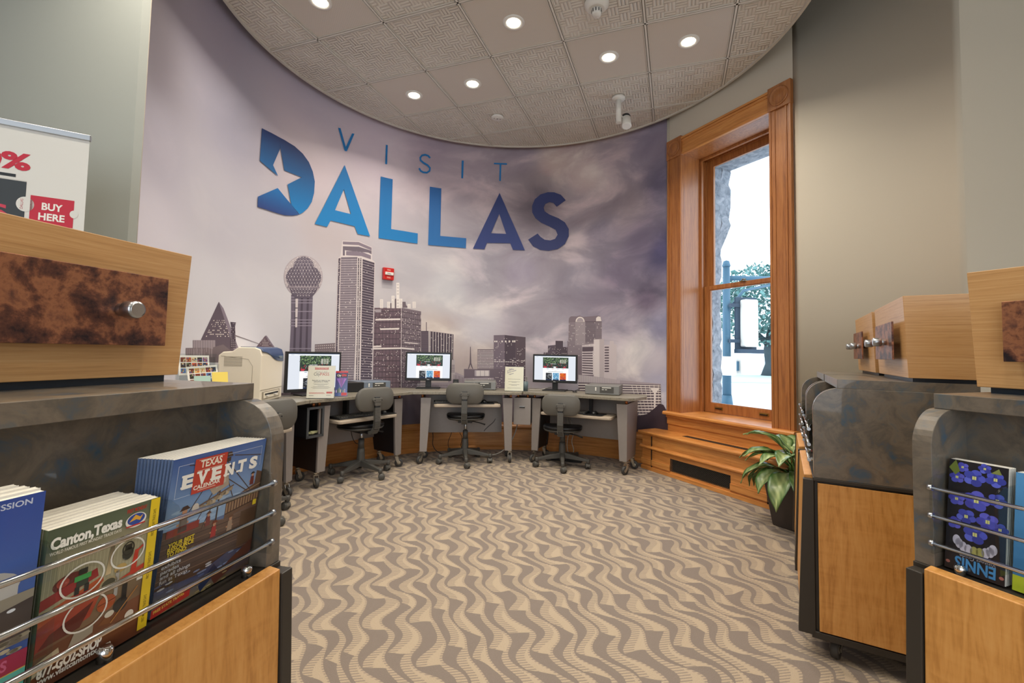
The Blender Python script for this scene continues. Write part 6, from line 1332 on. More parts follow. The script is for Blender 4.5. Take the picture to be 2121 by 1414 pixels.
def draw_bro(P, w, h):
    P.poly([(-w / 2, 0), (w / 2, 0), (w / 2, h), (-w / 2, h)], ['4a5fa0', '6a7fc0', '3a2f5a', '5a3a78'], 1)
    P.rect(-w / 2, h * .93, w, h * .07, 'd02a2a', 2); P.rect(-w / 2 + .006, h * .76, w - .012, h * .13, '18161c', 2)
    P.text('City', -w / 2 + .012, h * .79, .024, 'f5f2e8', 3, .03, width=.032); P.rect(.0, h * .785, w / 2 - .012, .018, 'e0353a', 3); P.text('PASS', .004, h * .79, .016, '8a1018', 4, .02, width=.03)
    for k, (a, b) in enumerate(((-.8, .35), (-.4, .2), (0, .12), (.5, .25), (.8, .4))): P.poly([(0, h * .32), (a * w * .5, h * .70), (b * w * .5, h * .72)], ['9a6ac8', 'c07ad0', 'd8a0e0', '8a5ac0', 'b070c8'][k], 2)
    for k in range(7): P.rect(-w / 2 + .008 + k * .011, h * .14, .008, h * (.1 + .09 * ((k * 37) % 5) / 4), ['c8b0d8', '5a6a50', '7a8a60', 'd8c8a0', '4a5a78', '9aa070', 'b09ac0'][k], 3)
    P.rect(.002, h * .02, w / 2 - .006, h * .12, 'd8322c', 4)
o = stand_sign('brochure_stand', (-1.47, 3.93, DZ), radians(16), .10, .215, 'purple and red brochure in a clear stand right of the cream sign card', draw_bro, 9, 'brochure')
def draw_ins(P, w, h):
    P.rect(-w / 2 + .003, .004, w - .006, h - .008, 'e6dfc9', 1)
    for k, t_ in enumerate(('Please', 'do not sit while', 'using the computers', 'Thank you')):
        P.text(t_, -.075 + .0 + (.02 if k in (0, 3) else 0), h * (.86 - k * .07), .0155, '3a2c72', 2, .02, rot=radians(18), width=(.035, .075, .10, .05)[k])
    for k, ww in enumerate((.13, .12, .05, .11, .06, .14)): P.rect(-ww / 2, h * (.48 - [0, .1, .13, .22, .25, .36][k]), ww, .0028, '7a7468', 2)
stand_sign('instruction_sign', (.012, 4.76, DZ), radians(-3), .198, .255, 'white instruction sign on the desk between the middle and right monitors', draw_ins, 8)
pc_ = empty('pen_cup', (.125, 4.83, DZ), 0, 'round grey pen cup right of the instruction sign', 'pen cup')
MB().lathe([(.034, 0), (.036, .1), (.033, .1), (.031, .004), (.00001, .004)], n=24).build('cup', mat('slate_pen_cup', '5d6c70', .4), pc_)
for k, (a, b) in enumerate(((.02, .03), (.01, -.02))):
    o = MB().tube([(0, 0, .008), (a, b, .145)], .004, 8).box(a - .005, a + .005, b - .002, b + .002, .12, .15).build('pen', M['white'] if k == 0 else M['mgrey']); o.location = (.125 + .008 * k, 4.83, DZ)
    tag(o, 'pale pen leaning in the grey pen cup' if k == 0 else 'grey pen standing in the grey pen cup', 'pen')
# black box next to the blue-grey computer
bx = MB().box(-.11, .11, -.09, .09, 0, .092).build('electronics_box', M['black'], None, .004); bx.location = (-1.56, 4.385, DZ); bx.rotation_euler = (0, 0, radians(35)); tag(bx, 'flat black box behind the brochure stand, left of the blue-grey computer', 'box')

# fire alarm pull station on the mural
fx, fy = on_wall(-1.441, RW - .004); fa = empty('fire_alarm', (fx, fy, 1.937), -(-1.441 / RW), 'red fire alarm pull station on the mural wall beside the tallest printed tower', 'fire alarm')
MB().box(-.06, .06, -.04, 0, -.065, .065).build('housing', M['red'], fa, .006)
hp = MB().box(-.044, .05, -.05, -.038, -.014, .018).build('pull_handle', M['white'], fa, .003)
P = Print(); P.text('FIRE', 0, .033, .022, 'e8b0a0', 1, .02, center=True); P.text('FIRE', 0, -.048, .022, 'e8b0a0', 1, .02, center=True); P.text('PULL', 0, -.004, .018, '555555', 30, .02, center=True)
P.build('lettering', M['matte_print'], fa, lambda u, v, h: Vector((u, -.0402 - h, v)), .00035)

# post card rack with cards
rk = empty('postcard_rack', (-1.80, 2.66, DZ), radians(52), 'clear tiered rack of picture postcards left of the printer', 'card rack')
f = MB()
for (y, z0, z1) in ((.10, .12, .36), (.05, .07, .30), (0, .0, .20)): f.box(-.10, .10, y, y + .002, z0, z1)
f.box(-.10, .10, 0, .14, 0, .003); f.box(-.10, -.098, 0, .12, 0, .16).box(.098, .10, 0, .12, 0, .16).box(-.1, .1, .12, .123, 0, .34)
f.build('acrylic_frame', M['acrylic'], rk)
def postcard(z, y, x, label, seed, rot=0):
    o = MB().box(-.078, .078, -.0015, 0, 0, .118).build('postcard_sheet', M['paper']); T_ = rk.matrix_basis
    o.location = rk.location + Matrix.Rotation(radians(52), 3, 'Z') @ Vector((x, y, z)); o.rotation_euler = (radians(-14), radians(rot), radians(52)); tag(o, label, 'postcard')
    P = Print(); rn = random.Random(seed)
    for r in range(3):
        for c in range(5):
            x0, y0 = -.068 + c * .028, .012 + r * .033; b = ['7a3b2c', 'd9a65a', '4a6fa5', 'c9b48a', '2f3b55', '8a5a8a', 'b8502f', '5f7f4f', 'e0c9a0', '3a2a24']
            P.rect(x0, y0, .025, .028, rn.choice(b), 1)
            for q in range(5): P.rect(x0 + rn.random() * .018, y0 + rn.random() * .02, .006, .007, rn.choice(b), 2)
    P.build('picture_grid', M['print'], o, lambda u, v, h: Vector((u, -.0016 - h, v)), .0001)
    return o
postcard(.235, .085, -.015, 'upper sheet of small city photos in the card rack', 1)
postcard(.175, .03, .02, 'lower front sheet of small city photos in the card rack', 2, -4)
for (x, c, l) in ((.0, 'a9c7bb', 'pale teal note card in the lowest tier of the card rack'), (.09, 'e8cf62', 'yellow note card in the lowest tier of the card rack')):
    o = MB().box(-.042, .042, -.002, 0, 0, .10).build('note_card', mat('card_' + c, c, .6)); o.location = rk.location + Matrix.Rotation(radians(52), 3, 'Z') @ Vector((x, -.012, .155 if x > 0 else .135)); o.rotation_euler = (radians(-12), 0, radians(52)); tag(o, l, 'note card')

# cables
def cable(pts, r, m, label, cat='cable', group=None):
    # smooth the path
    P_ = [Vector(p) for p in pts]
    for _ in range(3):
        Q = [P_[0]]
        for a, b in zip(P_, P_[1:]): Q += [a.lerp(b, .25), a.lerp(b, .75)]
        Q.append(P_[-1]); P_ = Q
    o = MB().tube(P_, r, 6).build('cable', m); tag(o, label, cat, group); return o
cable([(-.42, 4.98, .03), (-.38, 4.93, .02), (-.25, 4.92, .012), (-.1, 4.95, .05), (.0, 5.02, .16), (.06, 5.1, .30), (.06, 5.12, .45)], .006, M['cable_white'], 'grey cable sweeping from the floor up beside the drawer box')
cable([(-.88, 5.0, .35), (-.85, 5.0, .2), (-.86, 4.98, .1), (-.78, 4.95, .02), (-.6, 4.9, .012), (-.5, 4.93, .02)], .004, M['cable_black'], 'black cable hanging at the left leg of the middle desk')
cable([(-.62, 5.03, .36), (-.66, 5.0, .22), (-.7, 5.0, .12), (-.66, 5.0, .03), (-.55, 5.0, .02)], .003, M['cable_black'], 'thin black cable hanging behind the middle desk, left of its chair')
cable([(-.52, 5.03, .40), (-.58, 5.0, .25), (-.53, 4.98, .2), (-.56, 4.98, .08), (-.45, 5.0, .02)], .003, M['cable_black'], 'looped black cable beside the pedestal of the middle chair')
cable([(-.2, 5.0, .56), (-.16, 4.97, .4), (-.28, 4.95, .3), (-.3, 4.95, .27)], .003, M['cable_black'], 'black cable drooping under the middle keyboard tray')
cable([(.36, 4.95, .4), (.39, 4.95, .25), (.36, 4.95, .1), (.4, 5.0, .02)], .004, M['cable_black'], 'black cable hanging left of the right chair')
cable([(.60, 4.86, .45), (.66, 4.84, .3), (.62, 4.84, .2), (.66, 4.82, .1), (.6, 4.8, .05), (.6, 4.8, .012)], .004, M['cable_white'], 'pale cable hanging right of the right chair pedestal')
cable([(.58, 4.86, .45), (.60, 4.84, .3), (.57, 4.82, .16), (.60, 4.8, .06), (.55, 4.82, .012)], .004, M['cable_white'], 'pale cable hanging just behind the right chair pedestal')
cable([(-1.50, 4.28, .4), (-1.47, 4.25, .3), (-1.42, 4.25, .24), (-1.40, 4.3, .28)], .003, M['cable_black'], 'black cable under the keyboard tray left of centre')
cable([(.18, 4.92, DZ + .005), (.3, 4.95, DZ + .006), (.36, 4.99, DZ + .02), (.42, 5.02, DZ + .03)], .005, M['cable_white'], 'white cable lying on the desk between pen cup and right monitor')
cable([(.55, 4.86, DZ + .006), (.6, 4.80, DZ + .02), (.66, 4.84, DZ + .006), (.62, 4.76, DZ + .02), (.68, 4.74, DZ + .006), (.6, 4.74, DZ + .005), (.7, 4.8, DZ + .03)], .004, M['cable_black'], 'tangle of dark cables between right monitor and computer')
cable([(-1.68, 3.86, DZ + .006), (-1.62, 3.9, DZ + .05), (-1.55, 3.98, DZ + .02), (-1.62, 3.94, DZ + .006), (-1.52, 3.9, DZ + .03), (-1.46, 4.04, DZ + .006)], .005, mat('olive_cable', '8b8153', .5), 'tangle of olive cables behind the cream sign card')
psx = empty('power_strip', (.55, 4.83, 0), radians(-22), 'black power strip on the carpet behind the right chair', 'power strip')
MB().box(-.19, .19, -.03, .03, .0, .035).build('body', M['black'], psx, .004)
for k in range(5): MB().box(-.15 + k * .06, -.125 + k * .06, -.012, .012, .035, .037).build('socket', M['dgrey'], psx)

# ------------------------------------------------------------------ magazine fixtures
GF = 'rolling magazine fixtures with slate hutch'
def fr_axes(az):
    a = radians(az); return Vector((sin(a), cos(a))), Vector((cos(a), -sin(a)))
def fixture(az, side, p0, T0, T1, label, dividers=(), side_wood=True, depth=.46, pockets=True):
    """e runs away from the camera; front plane at p0 along the outward normal"""
    e, n = fr_axes(az); n = n * side; Y = -n; Xd = e if side > 0 else -e
    c = e * ((T0 + T1) / 2) + n * p0; W = T1 - T0; rz = atan2(Xd.y, Xd.x)
    t = empty('magazine_fixture', (c.x, c.y, 0), rz, label, 'display fixture', GF); h = W / 2; th = .037
    # lower cabinet
    MB().box(-h + .012, h - .012, .0, depth - .01, .085, .655).build('cabinet_body', M['bronze'], t, .003)
    MB().prism([(-.03, .668), (-.004, .672), (0, .66), (0, .09), (-.045, .09), (-.045, .12)], -h + .032, h - .032, 'x').build('front_panel', M['maple'], t, .002)
    MB().prism([(-.034, .658), (.0, .658), (.0, .085), (-.055, .085), (-.055, .1)], -h, -h + .03, 'x').build('corner_rail', M['bronze'], t, .002)
    MB().prism([(-.034, .658), (.0, .658), (.0, .085), (-.055, .085), (-.055, .1)], h - .03, h, 'x').build('corner_rail', M['bronze'], t, .002)
    for s in (-1, 1):
        x0, x1 = sorted((s * (h - .012), s * (h + .002)))
        MB().box(x0, x1, .012, depth - .03, .105, .648).build('side_panel', M['maple'], t, .001)
    MB().box(-h, h, -.012, depth, .075, .1).build('base_rail', M['bronze'], t, .002)
    for x in (-h + .07, h - .07):
        for y in (.07, depth - .08): caster(t, x, y, .034, rnd.uniform(-2, 2), .078)
    lg = MB().box(-h - .002, h + .002, -.003, depth, .655, .668).build('ledge', M['bronze'], t, .002)
    for x in (-h + .075, 0, h - .075): MB().lathe([(.010, .668), (.010, .684), (.007, .688), (.00001, .688)], (x, .012, 0), 20).build('bolt', M['chrome'], t)
    # hutch
    prof = [(.0, .668), (.0, .925)] + [(.085 - .085 * cos(a), .925 + .083 * sin(a)) for a in [radians(9 * i) for i in range(1, 11)]] + [(depth, 1.008), (depth, .668)]
    for s in (-1, 1):
        x0, x1 = sorted((s * h, s * (h - th)))
        MB().prism(prof, x0, x1, 'x').build('hutch_side', M['laminate'], t, .0015)
    MB().box(-h + th, h - th, .14, .155, .668, 1.008).build('hutch_back', M['laminate'], t)
    MB().box(-h + .006, h - .006, .078, depth + .01, 1.008, 1.042).build('counter_slab', M['laminate'], t, .001)
    # pockets: clear dividers, rods
    if pockets:
        for x in dividers:
            d = MB().prism([(-.012, .70), (-.012, .845), (-.006, .86), (.01, .868), (.10, .868), (.10, .70)], x - .003, x + .003, 'x').build('divider', M['acrylic'], t, .0008)
        a, b = min(dividers), max(dividers)
        for z in (.723, .782, .842):
            r = MB().cyl((a, -.012, z), (b, -.012, z), .0042, n=14).build('rod', M['chrome'], t)
            MB().lathe([(.0065, -.004), (.0065, .004)], (a, -.012, z), 12, ax=Matrix.Rotation(pi / 2, 3, 'Y')).lathe([(.0065, -.004), (.0065, .004)], (b, -.012, z), 12, ax=Matrix.Rotation(pi / 2, 3, 'Y')).build('rod_cap', M['steel'], r)
    return t, c, rz
def fpos(fx, x, y, z):
    _, c, rz = fx; return (c.x + x * cos(rz) - y * sin(rz), c.y + x * sin(rz) + y * cos(rz), z)
def wood_box(fx, x0, x1, label, yf=.265, z0=1.042, hgt=.285, dep=.25, knobs=(-.08, .08), plate=None, pz=(1.12, 1.262)):
    p = fpos(fx, (x0 + x1) / 2, yf, z0); w = (x1 - x0) / 2
    t = empty('wooden_topper_box', p, fx[2], label, 'wooden box', 'oak boxes with copper plates on the fixtures')
    MB().box(-w + .02, w - .02, .015, dep - .02, 0, .014).build('recessed_plinth', mat('blue_black_plinth', '1b2a38', .4), t)
    MB().frustum((-w + .0, w - .0, .0, dep), (-w - .008, w + .008, -.012, dep + .01), .014, hgt).build('box_shell', M['boxwood'], t, .0015)
    a, b = plate if plate else (-w + .06, w - .06)
    pl = MB().box(a, b, -.032, -.026, pz[0] - z0, pz[1] - z0).build('copper_plate', M['copper'], t, .001)
    for k in knobs:
        kb = MB().cyl((k, -.01, .146), (k, -.074, .146), .0125, n=28).lathe([(.0145, 0), (.0165, .003), (.0165, .024), (.015, .027), (.00001, .027)], (k, -.046, .146), 32, ax=Matrix.Rotation(pi / 2, 3, 'X'))
        kb.build('standoff_knob', M['steel'], t)
    return t
# left fixture
FL = fixture(12.96, 1, -.703, .20, .862, 'large magazine fixture filling the left foreground', dividers=[.291, .0845, -.0835, -.31])
wood_box(FL, -.45, .307, 'big oak box with long dark copper plate on the left fixture', knobs=(.226, -.25), plate=(-.33, .318))
FLc = .531
# right near fixture : x = -e, so far end is at -x
FR = fixture(-21.9, -1, -1.243, .016, .638, 'magazine fixture at the right edge of the photo holding the blue flower guides', dividers=[-.272, -.166, -.05, .07, .19, .262])
wood_box(FR, -.305, .29, 'oak box at the right edge with only the corner of its copper plate in view', plate=(-.235, .22), knobs=(-.14, .14), hgt=.302)
# two fixtures further back on the right
FC = fixture(30.5, -1, -.098, 2.10, 2.70, 'middle fixture on the right showing its figured maple side panel', dividers=[.25, .08, -.08, -.25])
FD = fixture(30.5, -1, -.098, 2.745, 3.30, 'farthest fixture on the right, next to the potted plant', dividers=[.22, .07, -.07, -.22])
wood_box(FC, -.27, .298, 'oak box with square copper plate on the middle right fixture', yf=.285, plate=(-.14, .21), knobs=(.10, -.10), hgt=.305)
wood_box(FD, -.30, .26, 'farthest oak box with copper plate, nearest the window', yf=.285, plate=(-.19, .12), knobs=(.06, -.12), hgt=.305)

# ------------------------------------------------------------------ magazines
def book(fx, x, y, z, w, h, th, tilt, draw=None,  label=None, cat='magazine', group=None, name='magazine', edge='paper', cover='paper', turn=0):
    """w x h x th, leaning back by tilt; x is the left edge; front face towards -y"""
    t = empty(name, fpos(fx, x, y, z), 0, label, cat, group)
    t.rotation_mode = 'XYZ'; t.rotation_euler = (radians(-tilt), 0, 0)
    R_ = Matrix.Rotation(fx[2] + radians(turn), 4, 'Z') @ Matrix.Rotation(radians(-tilt), 4, 'X'); t.rotation_euler = R_.to_euler()
    MB().box(.0006, w - .0006, .0003, th - .0003, .0006, h - .0006).build('pages', M['page_edge'], t)
    cv = MB().box(0, w, 0, .0003, 0, h, 0 if (draw or 'calendar' in label) else 1).box(0, w, th - .0003, th, 0, h, 1).box(0, .0005, 0, th, 0, h).build('cover', [M[cover] if isinstance(cover, str) else cover, M['paper']], t)
    if draw:
        P = Print(); draw(P, w, h); P.build('cover_print', M['print'], cv, lambda u, v, o: Vector((u, -.0002 - o, v)), .00006)
    return t
rn9 = random.Random(9)
def draw_events(P, w, h):
    P.poly([(0, 0), (w, 0), (w, h), (0, h)], ['6f7f98', '7f9cc4', '3f5f9a', '4f74b4'], 1)
    P.poly([(0, h * .5), (w, h * .5), (w, h), (0, h)], ['86a8cc', '9ab6d6', '4766a4', '3c5c9c'], 2)
    # clouds low on the horizon
    for k in range(16): P.disc(w * rn9.random(), h * (.52 + .14 * rn9.random()), w * .09, h * .012, '9db9d8', 3, 12)
    # ship hull
    P.poly([(0, h * .12), (w, h * .12), (w, h * .50), (w * .62, h * .46), (w * .45, h * .50), (0, h * .54)], ['3c2e2e', '3c3032', '6a5348', '6e574c', '6b5449', '5a473f'], 4)
    for k in range(11): P.line((0, h * (.16 + .033 * k)), (w, h * (.12 + .034 * k)), h * .004, '2f2424' if k % 2 else '7c6354', 5)
    # rail and balusters, right stern castle
    P.poly([(w * .60, h * .46), (w, h * .50), (w, h * .74), (w * .93, h * .76), (w * .92, h * .66), (w * .60, h * .585)], '6b5040', 6)
    for k in range(12): P.rect(w * (.61 + .033 * k), h * (.50 + .003 * k), w * .012, h * .075, 'a48666', 7)
    P.line((w * .6, h * .585), (w, h * .65), h * .008, 'a58a6c', 8); P.line((w * .6, h * .50), (w, h * .53), h * .008, '3b2b24', 8)
    P.rect(w * .80, h * .2, w * .2, h * .27, '57402f', 6)
    # masts, rigging, sails
    P.rect(w * .50, h * .42, w * .016, h * .52, '40322e', 8); P.rect(w * .44, h * .895, w * .14, h * .03, '3d302b', 8); P.poly([(w * .43, h * .93), (w * .60, h * .93), (w * .58, h * .965), (w * .45, h * .965)], '4a3a33', 9)
    for a, b in (((.1, .5), (.50, .93)), ((.28, .5), (.50, .80)), ((.36, .46), (.51, .72)), ((.9, .60), (.52, .92)), ((.84, .62), (.52, .80)), ((.15, .94), (.42, .90)), ((.62, .93), (.96, .88)), ((.7, .56), (.52, .86))):
        P.line((w * a[0], h * a[1]), (w * b[0], h * b[1]), w * .008, '4b3b34', 8)
    P.poly([(w * .40, h * .83), (w * .56, h * .86), (w * .60, h * .72), (w * .44, h * .68), (w * .38, h * .74)], 'a89a88', 9); P.poly([(w * .42, h * .81), (w * .54, h * .84), (w * .56, h * .75), (w * .46, h * .72)], 'c4b8a6', 10)
    for k in range(9): P.disc(w * (.34 + .035 * k), h * (.62 + .008 * k - (.012 if k % 2 else 0)), w * .032, h * .016, 'b9ab94' if k % 2 else '97876f', 10, 12)
    P.line((w * .3, h * .635), (w * .66, h * .705), w * .014, '6b5443', 11)
    # crew figures (hats, coats)
    def fig(x, y, s, coat, hat, skin='b98a6c'):
        P.poly([(x - s * .5, y), (x + s * .5, y), (x + s * .38, y + s * 1.7), (x - s * .38, y + s * 1.7)], coat, 12); P.disc(x, y + s * 2.0, s * .28, s * .34, skin, 13, 12)
        P.poly([(x - s * .6, y + s * 2.15), (x + s * .6, y + s * 2.2), (x + s * .2, y + s * 2.6), (x - s * .25, y + s * 2.55)], hat, 14); P.rect(x - s * .7, y + s * .7, s * 1.3, s * .25, skin, 11)
    fig(w * .17, h * .50, w * .085, '6e6560', '3e2b28'); P.disc(w * .27, h * .63, w * .035, h * .035, 'cfcac2', 13, 10); P.rect(w * .03, h * .49, w * .3, h * .05, '8d3a34', 12)
    fig(w * .42, h * .47, w * .05, '7a3c3a', '5b3a2a'); fig(w * .50, h * .37, w * .058, 'a42f33', '7a3a2a'); fig(w * .68, h * .36, w * .06, 'a08a78', '6a4a38'); fig(w * .88, h * .66, w * .05, '6a2c2a', '2f2624')
    # sea, flags, foam
    P.poly([(0, 0), (w, 0), (w, h * .16), (w * .7, h * .20), (w * .4, h * .14), (0, h * .17)], ['8a7f5c', '5b4632', '2e3f66', '3b4d78', '33456e', '4a5c84'], 15)
    for k in range(26): P.disc(w * rn9.random(), h * (.10 + .12 * rn9.random()), w * .035, h * .007, rn9.choice(['7d8fb4', 'c5cedb', '2a3860', '566a96']), 16, 8)
    for k in range(30): P.disc(w * rn9.random() * .8, h * .09 * rn9.random(), w * .03, h * .006, rn9.choice(['9a8a5c', '6f6a48', 'b0a070', '57512f']), 17, 8)
    P.poly([(w * .55, h * .06), (w, h * .22), (w, h * .12), (w * .6, 0)], '5a3226', 17); P.poly([(w * .42, h * .05), (w * .56, h * .16), (w * .62, h * .1), (w * .45, 0)], '1f2c4c', 18)
    P.poly([(0, 0), (w * .34, h * .02), (w * .34, h * .085), (0, h * .055)], 'b9352c', 19); P.text('FREE STATE TRAVEL', w * .02, h * .026, .007, 'f0d060', 20, .02, width=w * .27, rot=.12)
    # title
    P.rect(w * .20, h * .735, w * .33, h * .235, 'c0402f', 20)
    P.text('TEXAS', w * .255, h * .905, .018, 'f3ead8', 22, .03, width=w * .22); P.rect(w * .235, h * .885, w * .26, .0006, 'f3ead8', 21); P.rect(w * .235, h * .955, w * .26, .0006, 'f3ead8', 21)
    ww = w * .13
    for k, ch in enumerate('EVENTS'):
        x = w * .09 + k * w * .142; y = h * .795; H_ = h * .085; P.text(ch, x + w * .01, y, H_ / .72, 'f6f3ea', 24, .055, width=ww * .78)
        if ch in 'ENT': P.rect(x, y, ww * .5, H_ * .16, 'f6f3ea', 25)
        if ch in 'EN': P.rect(x, y + H_ * .86, ww * .5, H_ * .16, 'f6f3ea', 25)
        if ch == 'V': P.rect(x - ww * .02, y + H_ * .86, ww * .4, H_ * .16, 'f6f3ea', 25); P.rect(x + ww * .55, y + H_ * .86, ww * .4, H_ * .16, 'f6f3ea', 25)
    P.text('CALENDAR', w * .215, h * .762, .010, 'f6efe2', 24, .03, width=w * .27); P.rect(w * .26, h * .748, w * .18, h * .006, 'e9b8a0', 24)
    for a, b in (((.05, .74), (.05, .95)), ((.05, .95), (.19, .95)), ((.54, .95), (.95, .95)), ((.95, .95), (.95, .80)), ((.05, .74), (.19, .74))): P.line((w * a[0], h * a[1]), (w * b[0], h * b[1]), .0006, 'd4dde8', 21)
    for k, t_ in enumerate(('YOUR BEST', 'RESOURCE', 'TO FIND:')): P.text(t_, w * .06, h * (.425 - k * .03), .010, 'e8cf30', 22, .03, width=w * (.24, .24, .18)[k])
    for k, t_ in enumerate(('festivals', 'exhibits', 'parades', 'and all things', 'fun in Texas')): P.text(t_, w * .03, h * (.33 - k * .032), .009, 'cfd4de', 22, .01, width=w * (.18, .17, .16, .27, .25)[k])
    P.rect(w * .93, h * .49, w * .045, h * .04, 'e8cf30', 22)
def draw_canton(P, w, h):
    P.poly([(0, 0), (w, 0), (w, h), (0, h)], ['6b3a22', '6e4028', '8f8f70', '66705a'], 1)
    P.poly([(0, h * .42), (w, h * .48), (w, h), (0, h)], ['a59e80', 'b4ac8c', '8c8a70', '586450'], 2)
    for k in range(60): P.line((w * (k / 60), h * .5), (w * (k / 60) + w * .01, h * .78), w * .003, 'b9b292' if k % 2 else '989274', 3)
    P.poly([(0, h * .86), (w, h * .86), (w, h), (0, h)], ['5c674f', '7d8266', '5f6a54', '4a5644'], 4)
    P.rect(w * .90, h * .03, w * .1, h * .97, 'e8c828', 30)
    for k in range(3): P.text('FIRST MONDAY TRADE DAYS', w * .965, h * (.08 + k * .32), .006, '5a4a10', 31, .01, rot=pi / 2, width=h * .2)
    # table of wares
    P.poly([(0, h * .0), (w * .9, 0), (w * .9, h * .30), (0, h * .24)], ['55301e', '6a3a24', '7a4a30', '5f3622'], 5)
    P.poly([(0, h * .50), (w * .46, h * .58), (w * .44, h * .64), (0, h * .57)], '8f2a2a', 7); P.poly([(0, h * .38), (w * .52, h * .5), (w * .5, h * .57), (0, h * .47)], 'b0522c', 8)
    P.poly([(0, h * .25), (w * .42, h * .32), (w * .50, h * .46), (w * .40, h * .50), (0, h * .40)], ['8a2f22', 'a03a28', 'b8502f', 'a54a30', '8c3020'], 9)
    P.poly([(w * .02, h * .26), (w * .34, h * .28), (w * .44, h * .42), (w * .3, h * .38), (w * .1, h * .33)], '5a1f18', 10)
    P.disc(w * .22, h * .62, w * .14, h * .055, '5f2420', 6, 24); P.disc(w * .16, h * .63, w * .05, h * .03, '9a3f30', 7, 16)
    # rings
    for cx, cy, rx, ry in ((.32, .60, .19, .11), (.72, .66, .17, .105), (.38, .36, .19, .115)): P.ring(w * cx, h * cy, w * rx, h * ry, w * .016, 'e4e2d8', 20)
    # toy robot
    P.rect(w * .27, h * .56, w * .10, h * .07, '2f3a30', 12); P.rect(w * .25, h * .60, w * .14, h * .035, '3f9a50', 13); P.rect(w * .28, h * .64, w * .075, h * .035, '20261f', 13); P.rect(w * .26, h * .51, w * .04, h * .055, '23282a', 12); P.rect(w * .34, h * .51, w * .04, h * .055, '23282a', 12); P.rect(w * .24, h * .50, w * .16, h * .013, 'a0302a', 13)
    # baseball bat, lantern, fan
    P.poly([(w * .52, h * .56), (w * .57, h * .56), (w * .585, h * .78), (w * .55, h * .78)], ['c9b48a', 'c9b48a', '2c2a26', '2c2a26'], 11)
    P.disc(w * .72, h * .655, w * .055, h * .045, '32352c', 12, 16); P.rect(w * .685, h * .68, w * .07, h * .04, '20211c', 12); P.ring(w * .72, h * .69, w * .06, h * .05, w * .012, '20211c', 13)
    P.disc(w * .66, h * .57, w * .06, h * .03, 'b79a5c', 12, 16); P.disc(w * .56, h * .49, w * .08, h * .05, '4a4a3a', 11, 16); P.ring(w * .56, h * .49, w * .085, h * .052, w * .02, 'a59a78', 12)
    # red pump and stool
    P.poly([(w * .76, h * .50), (w * .82, h * .50), (w * .83, h * .66), (w * .79, h * .66)], 'c03a28', 13); P.poly([(w * .66, h * .46), (w * .9, h * .50), (w * .9, h * .535), (w * .66, h * .49)], 'c8402c', 14); P.line((w * .8, h * .64), (w * .88, h * .68), w * .02, 'c8402c', 14)
    P.rect(w * .70, h * .32, w * .05, h * .16, '1c1c1e', 13); P.rect(w * .62, h * .38, w * .035, h * .18, 'a9a9a4', 12); P.disc(w * .70, h * .30, w * .07, h * .05, '2a2a2a', 12)
    P.disc(w * .56, h * .36, w * .085, h * .055, 'a5512c', 13, 20); P.line((w * .48, h * .36), (w * .64, h * .37), .0008, '4a2010', 14)
    P.rect(w * .84, h * .42, w * .06, h * .04, 'dcdcd4', 14); P.rect(w * .84, h * .44, w * .06, h * .02, '2a4a9a', 15)
    P.disc(w * .60, h * .27, w * .045, h * .022, 'cfc9b8', 14, 14); P.disc(w * .80, h * .19, w * .045, h * .034, 'e0dcd0', 16, 18); P.poly([(w * .25, h * .16), (w * .46, h * .2), (w * .46, h * .26), (w * .3, h * .26)], '9a9484', 14); P.poly([(0, h * .10), (w * .2, h * .16), (w * .18, h * .22), (0, h * .18)], 'b3a88c', 14)
    P.line((w * .62, h * .2), (w * .86, h * .38), w * .012, 'b07a40', 15); P.poly([(w * .5, h * .22), (w * .62, h * .2), (w * .6, h * .28)], '7a4a28', 13)
    P.text('Canton,Texas', w * .02, h * .875, .020, 'f2efe4', 32, .045, width=w * .60); P.text('WORLD FAMOUS FIRST MONDAY TRADE DAYS', w * .02, h * .838, .006, 'e0dccc', 32, .02, width=w * .60)
    P.disc(w * .76, h * .885, w * .105, h * .052, 'e9e4d8', 26, 28); P.disc(w * .76, h * .892, w * .088, h * .040, '2d4a9a', 27, 28); P.poly([(w * .69, h * .88), (w * .75, h * .925), (w * .80, h * .90), (w * .83, h * .915), (w * .80, h * .875), (w * .76, h * .89)], 'e0a838', 28)
    P.text('FIRST MONDAY', w * .76, h * .95, .008, 'c03028', 30, .02, center=True, width=w * .2); P.rect(w * .665, h * .845, w * .19, h * .010, 'c03028', 29)
    P.text('877-GO2-SHOP', w * .03, h * .085, .018, 'ece8dc', 32, .05, width=w * .52); P.text('www.visitcantontx.com', w * .02, h * .045, .011, 'd8d4c8', 32, .03, width=w * .62)
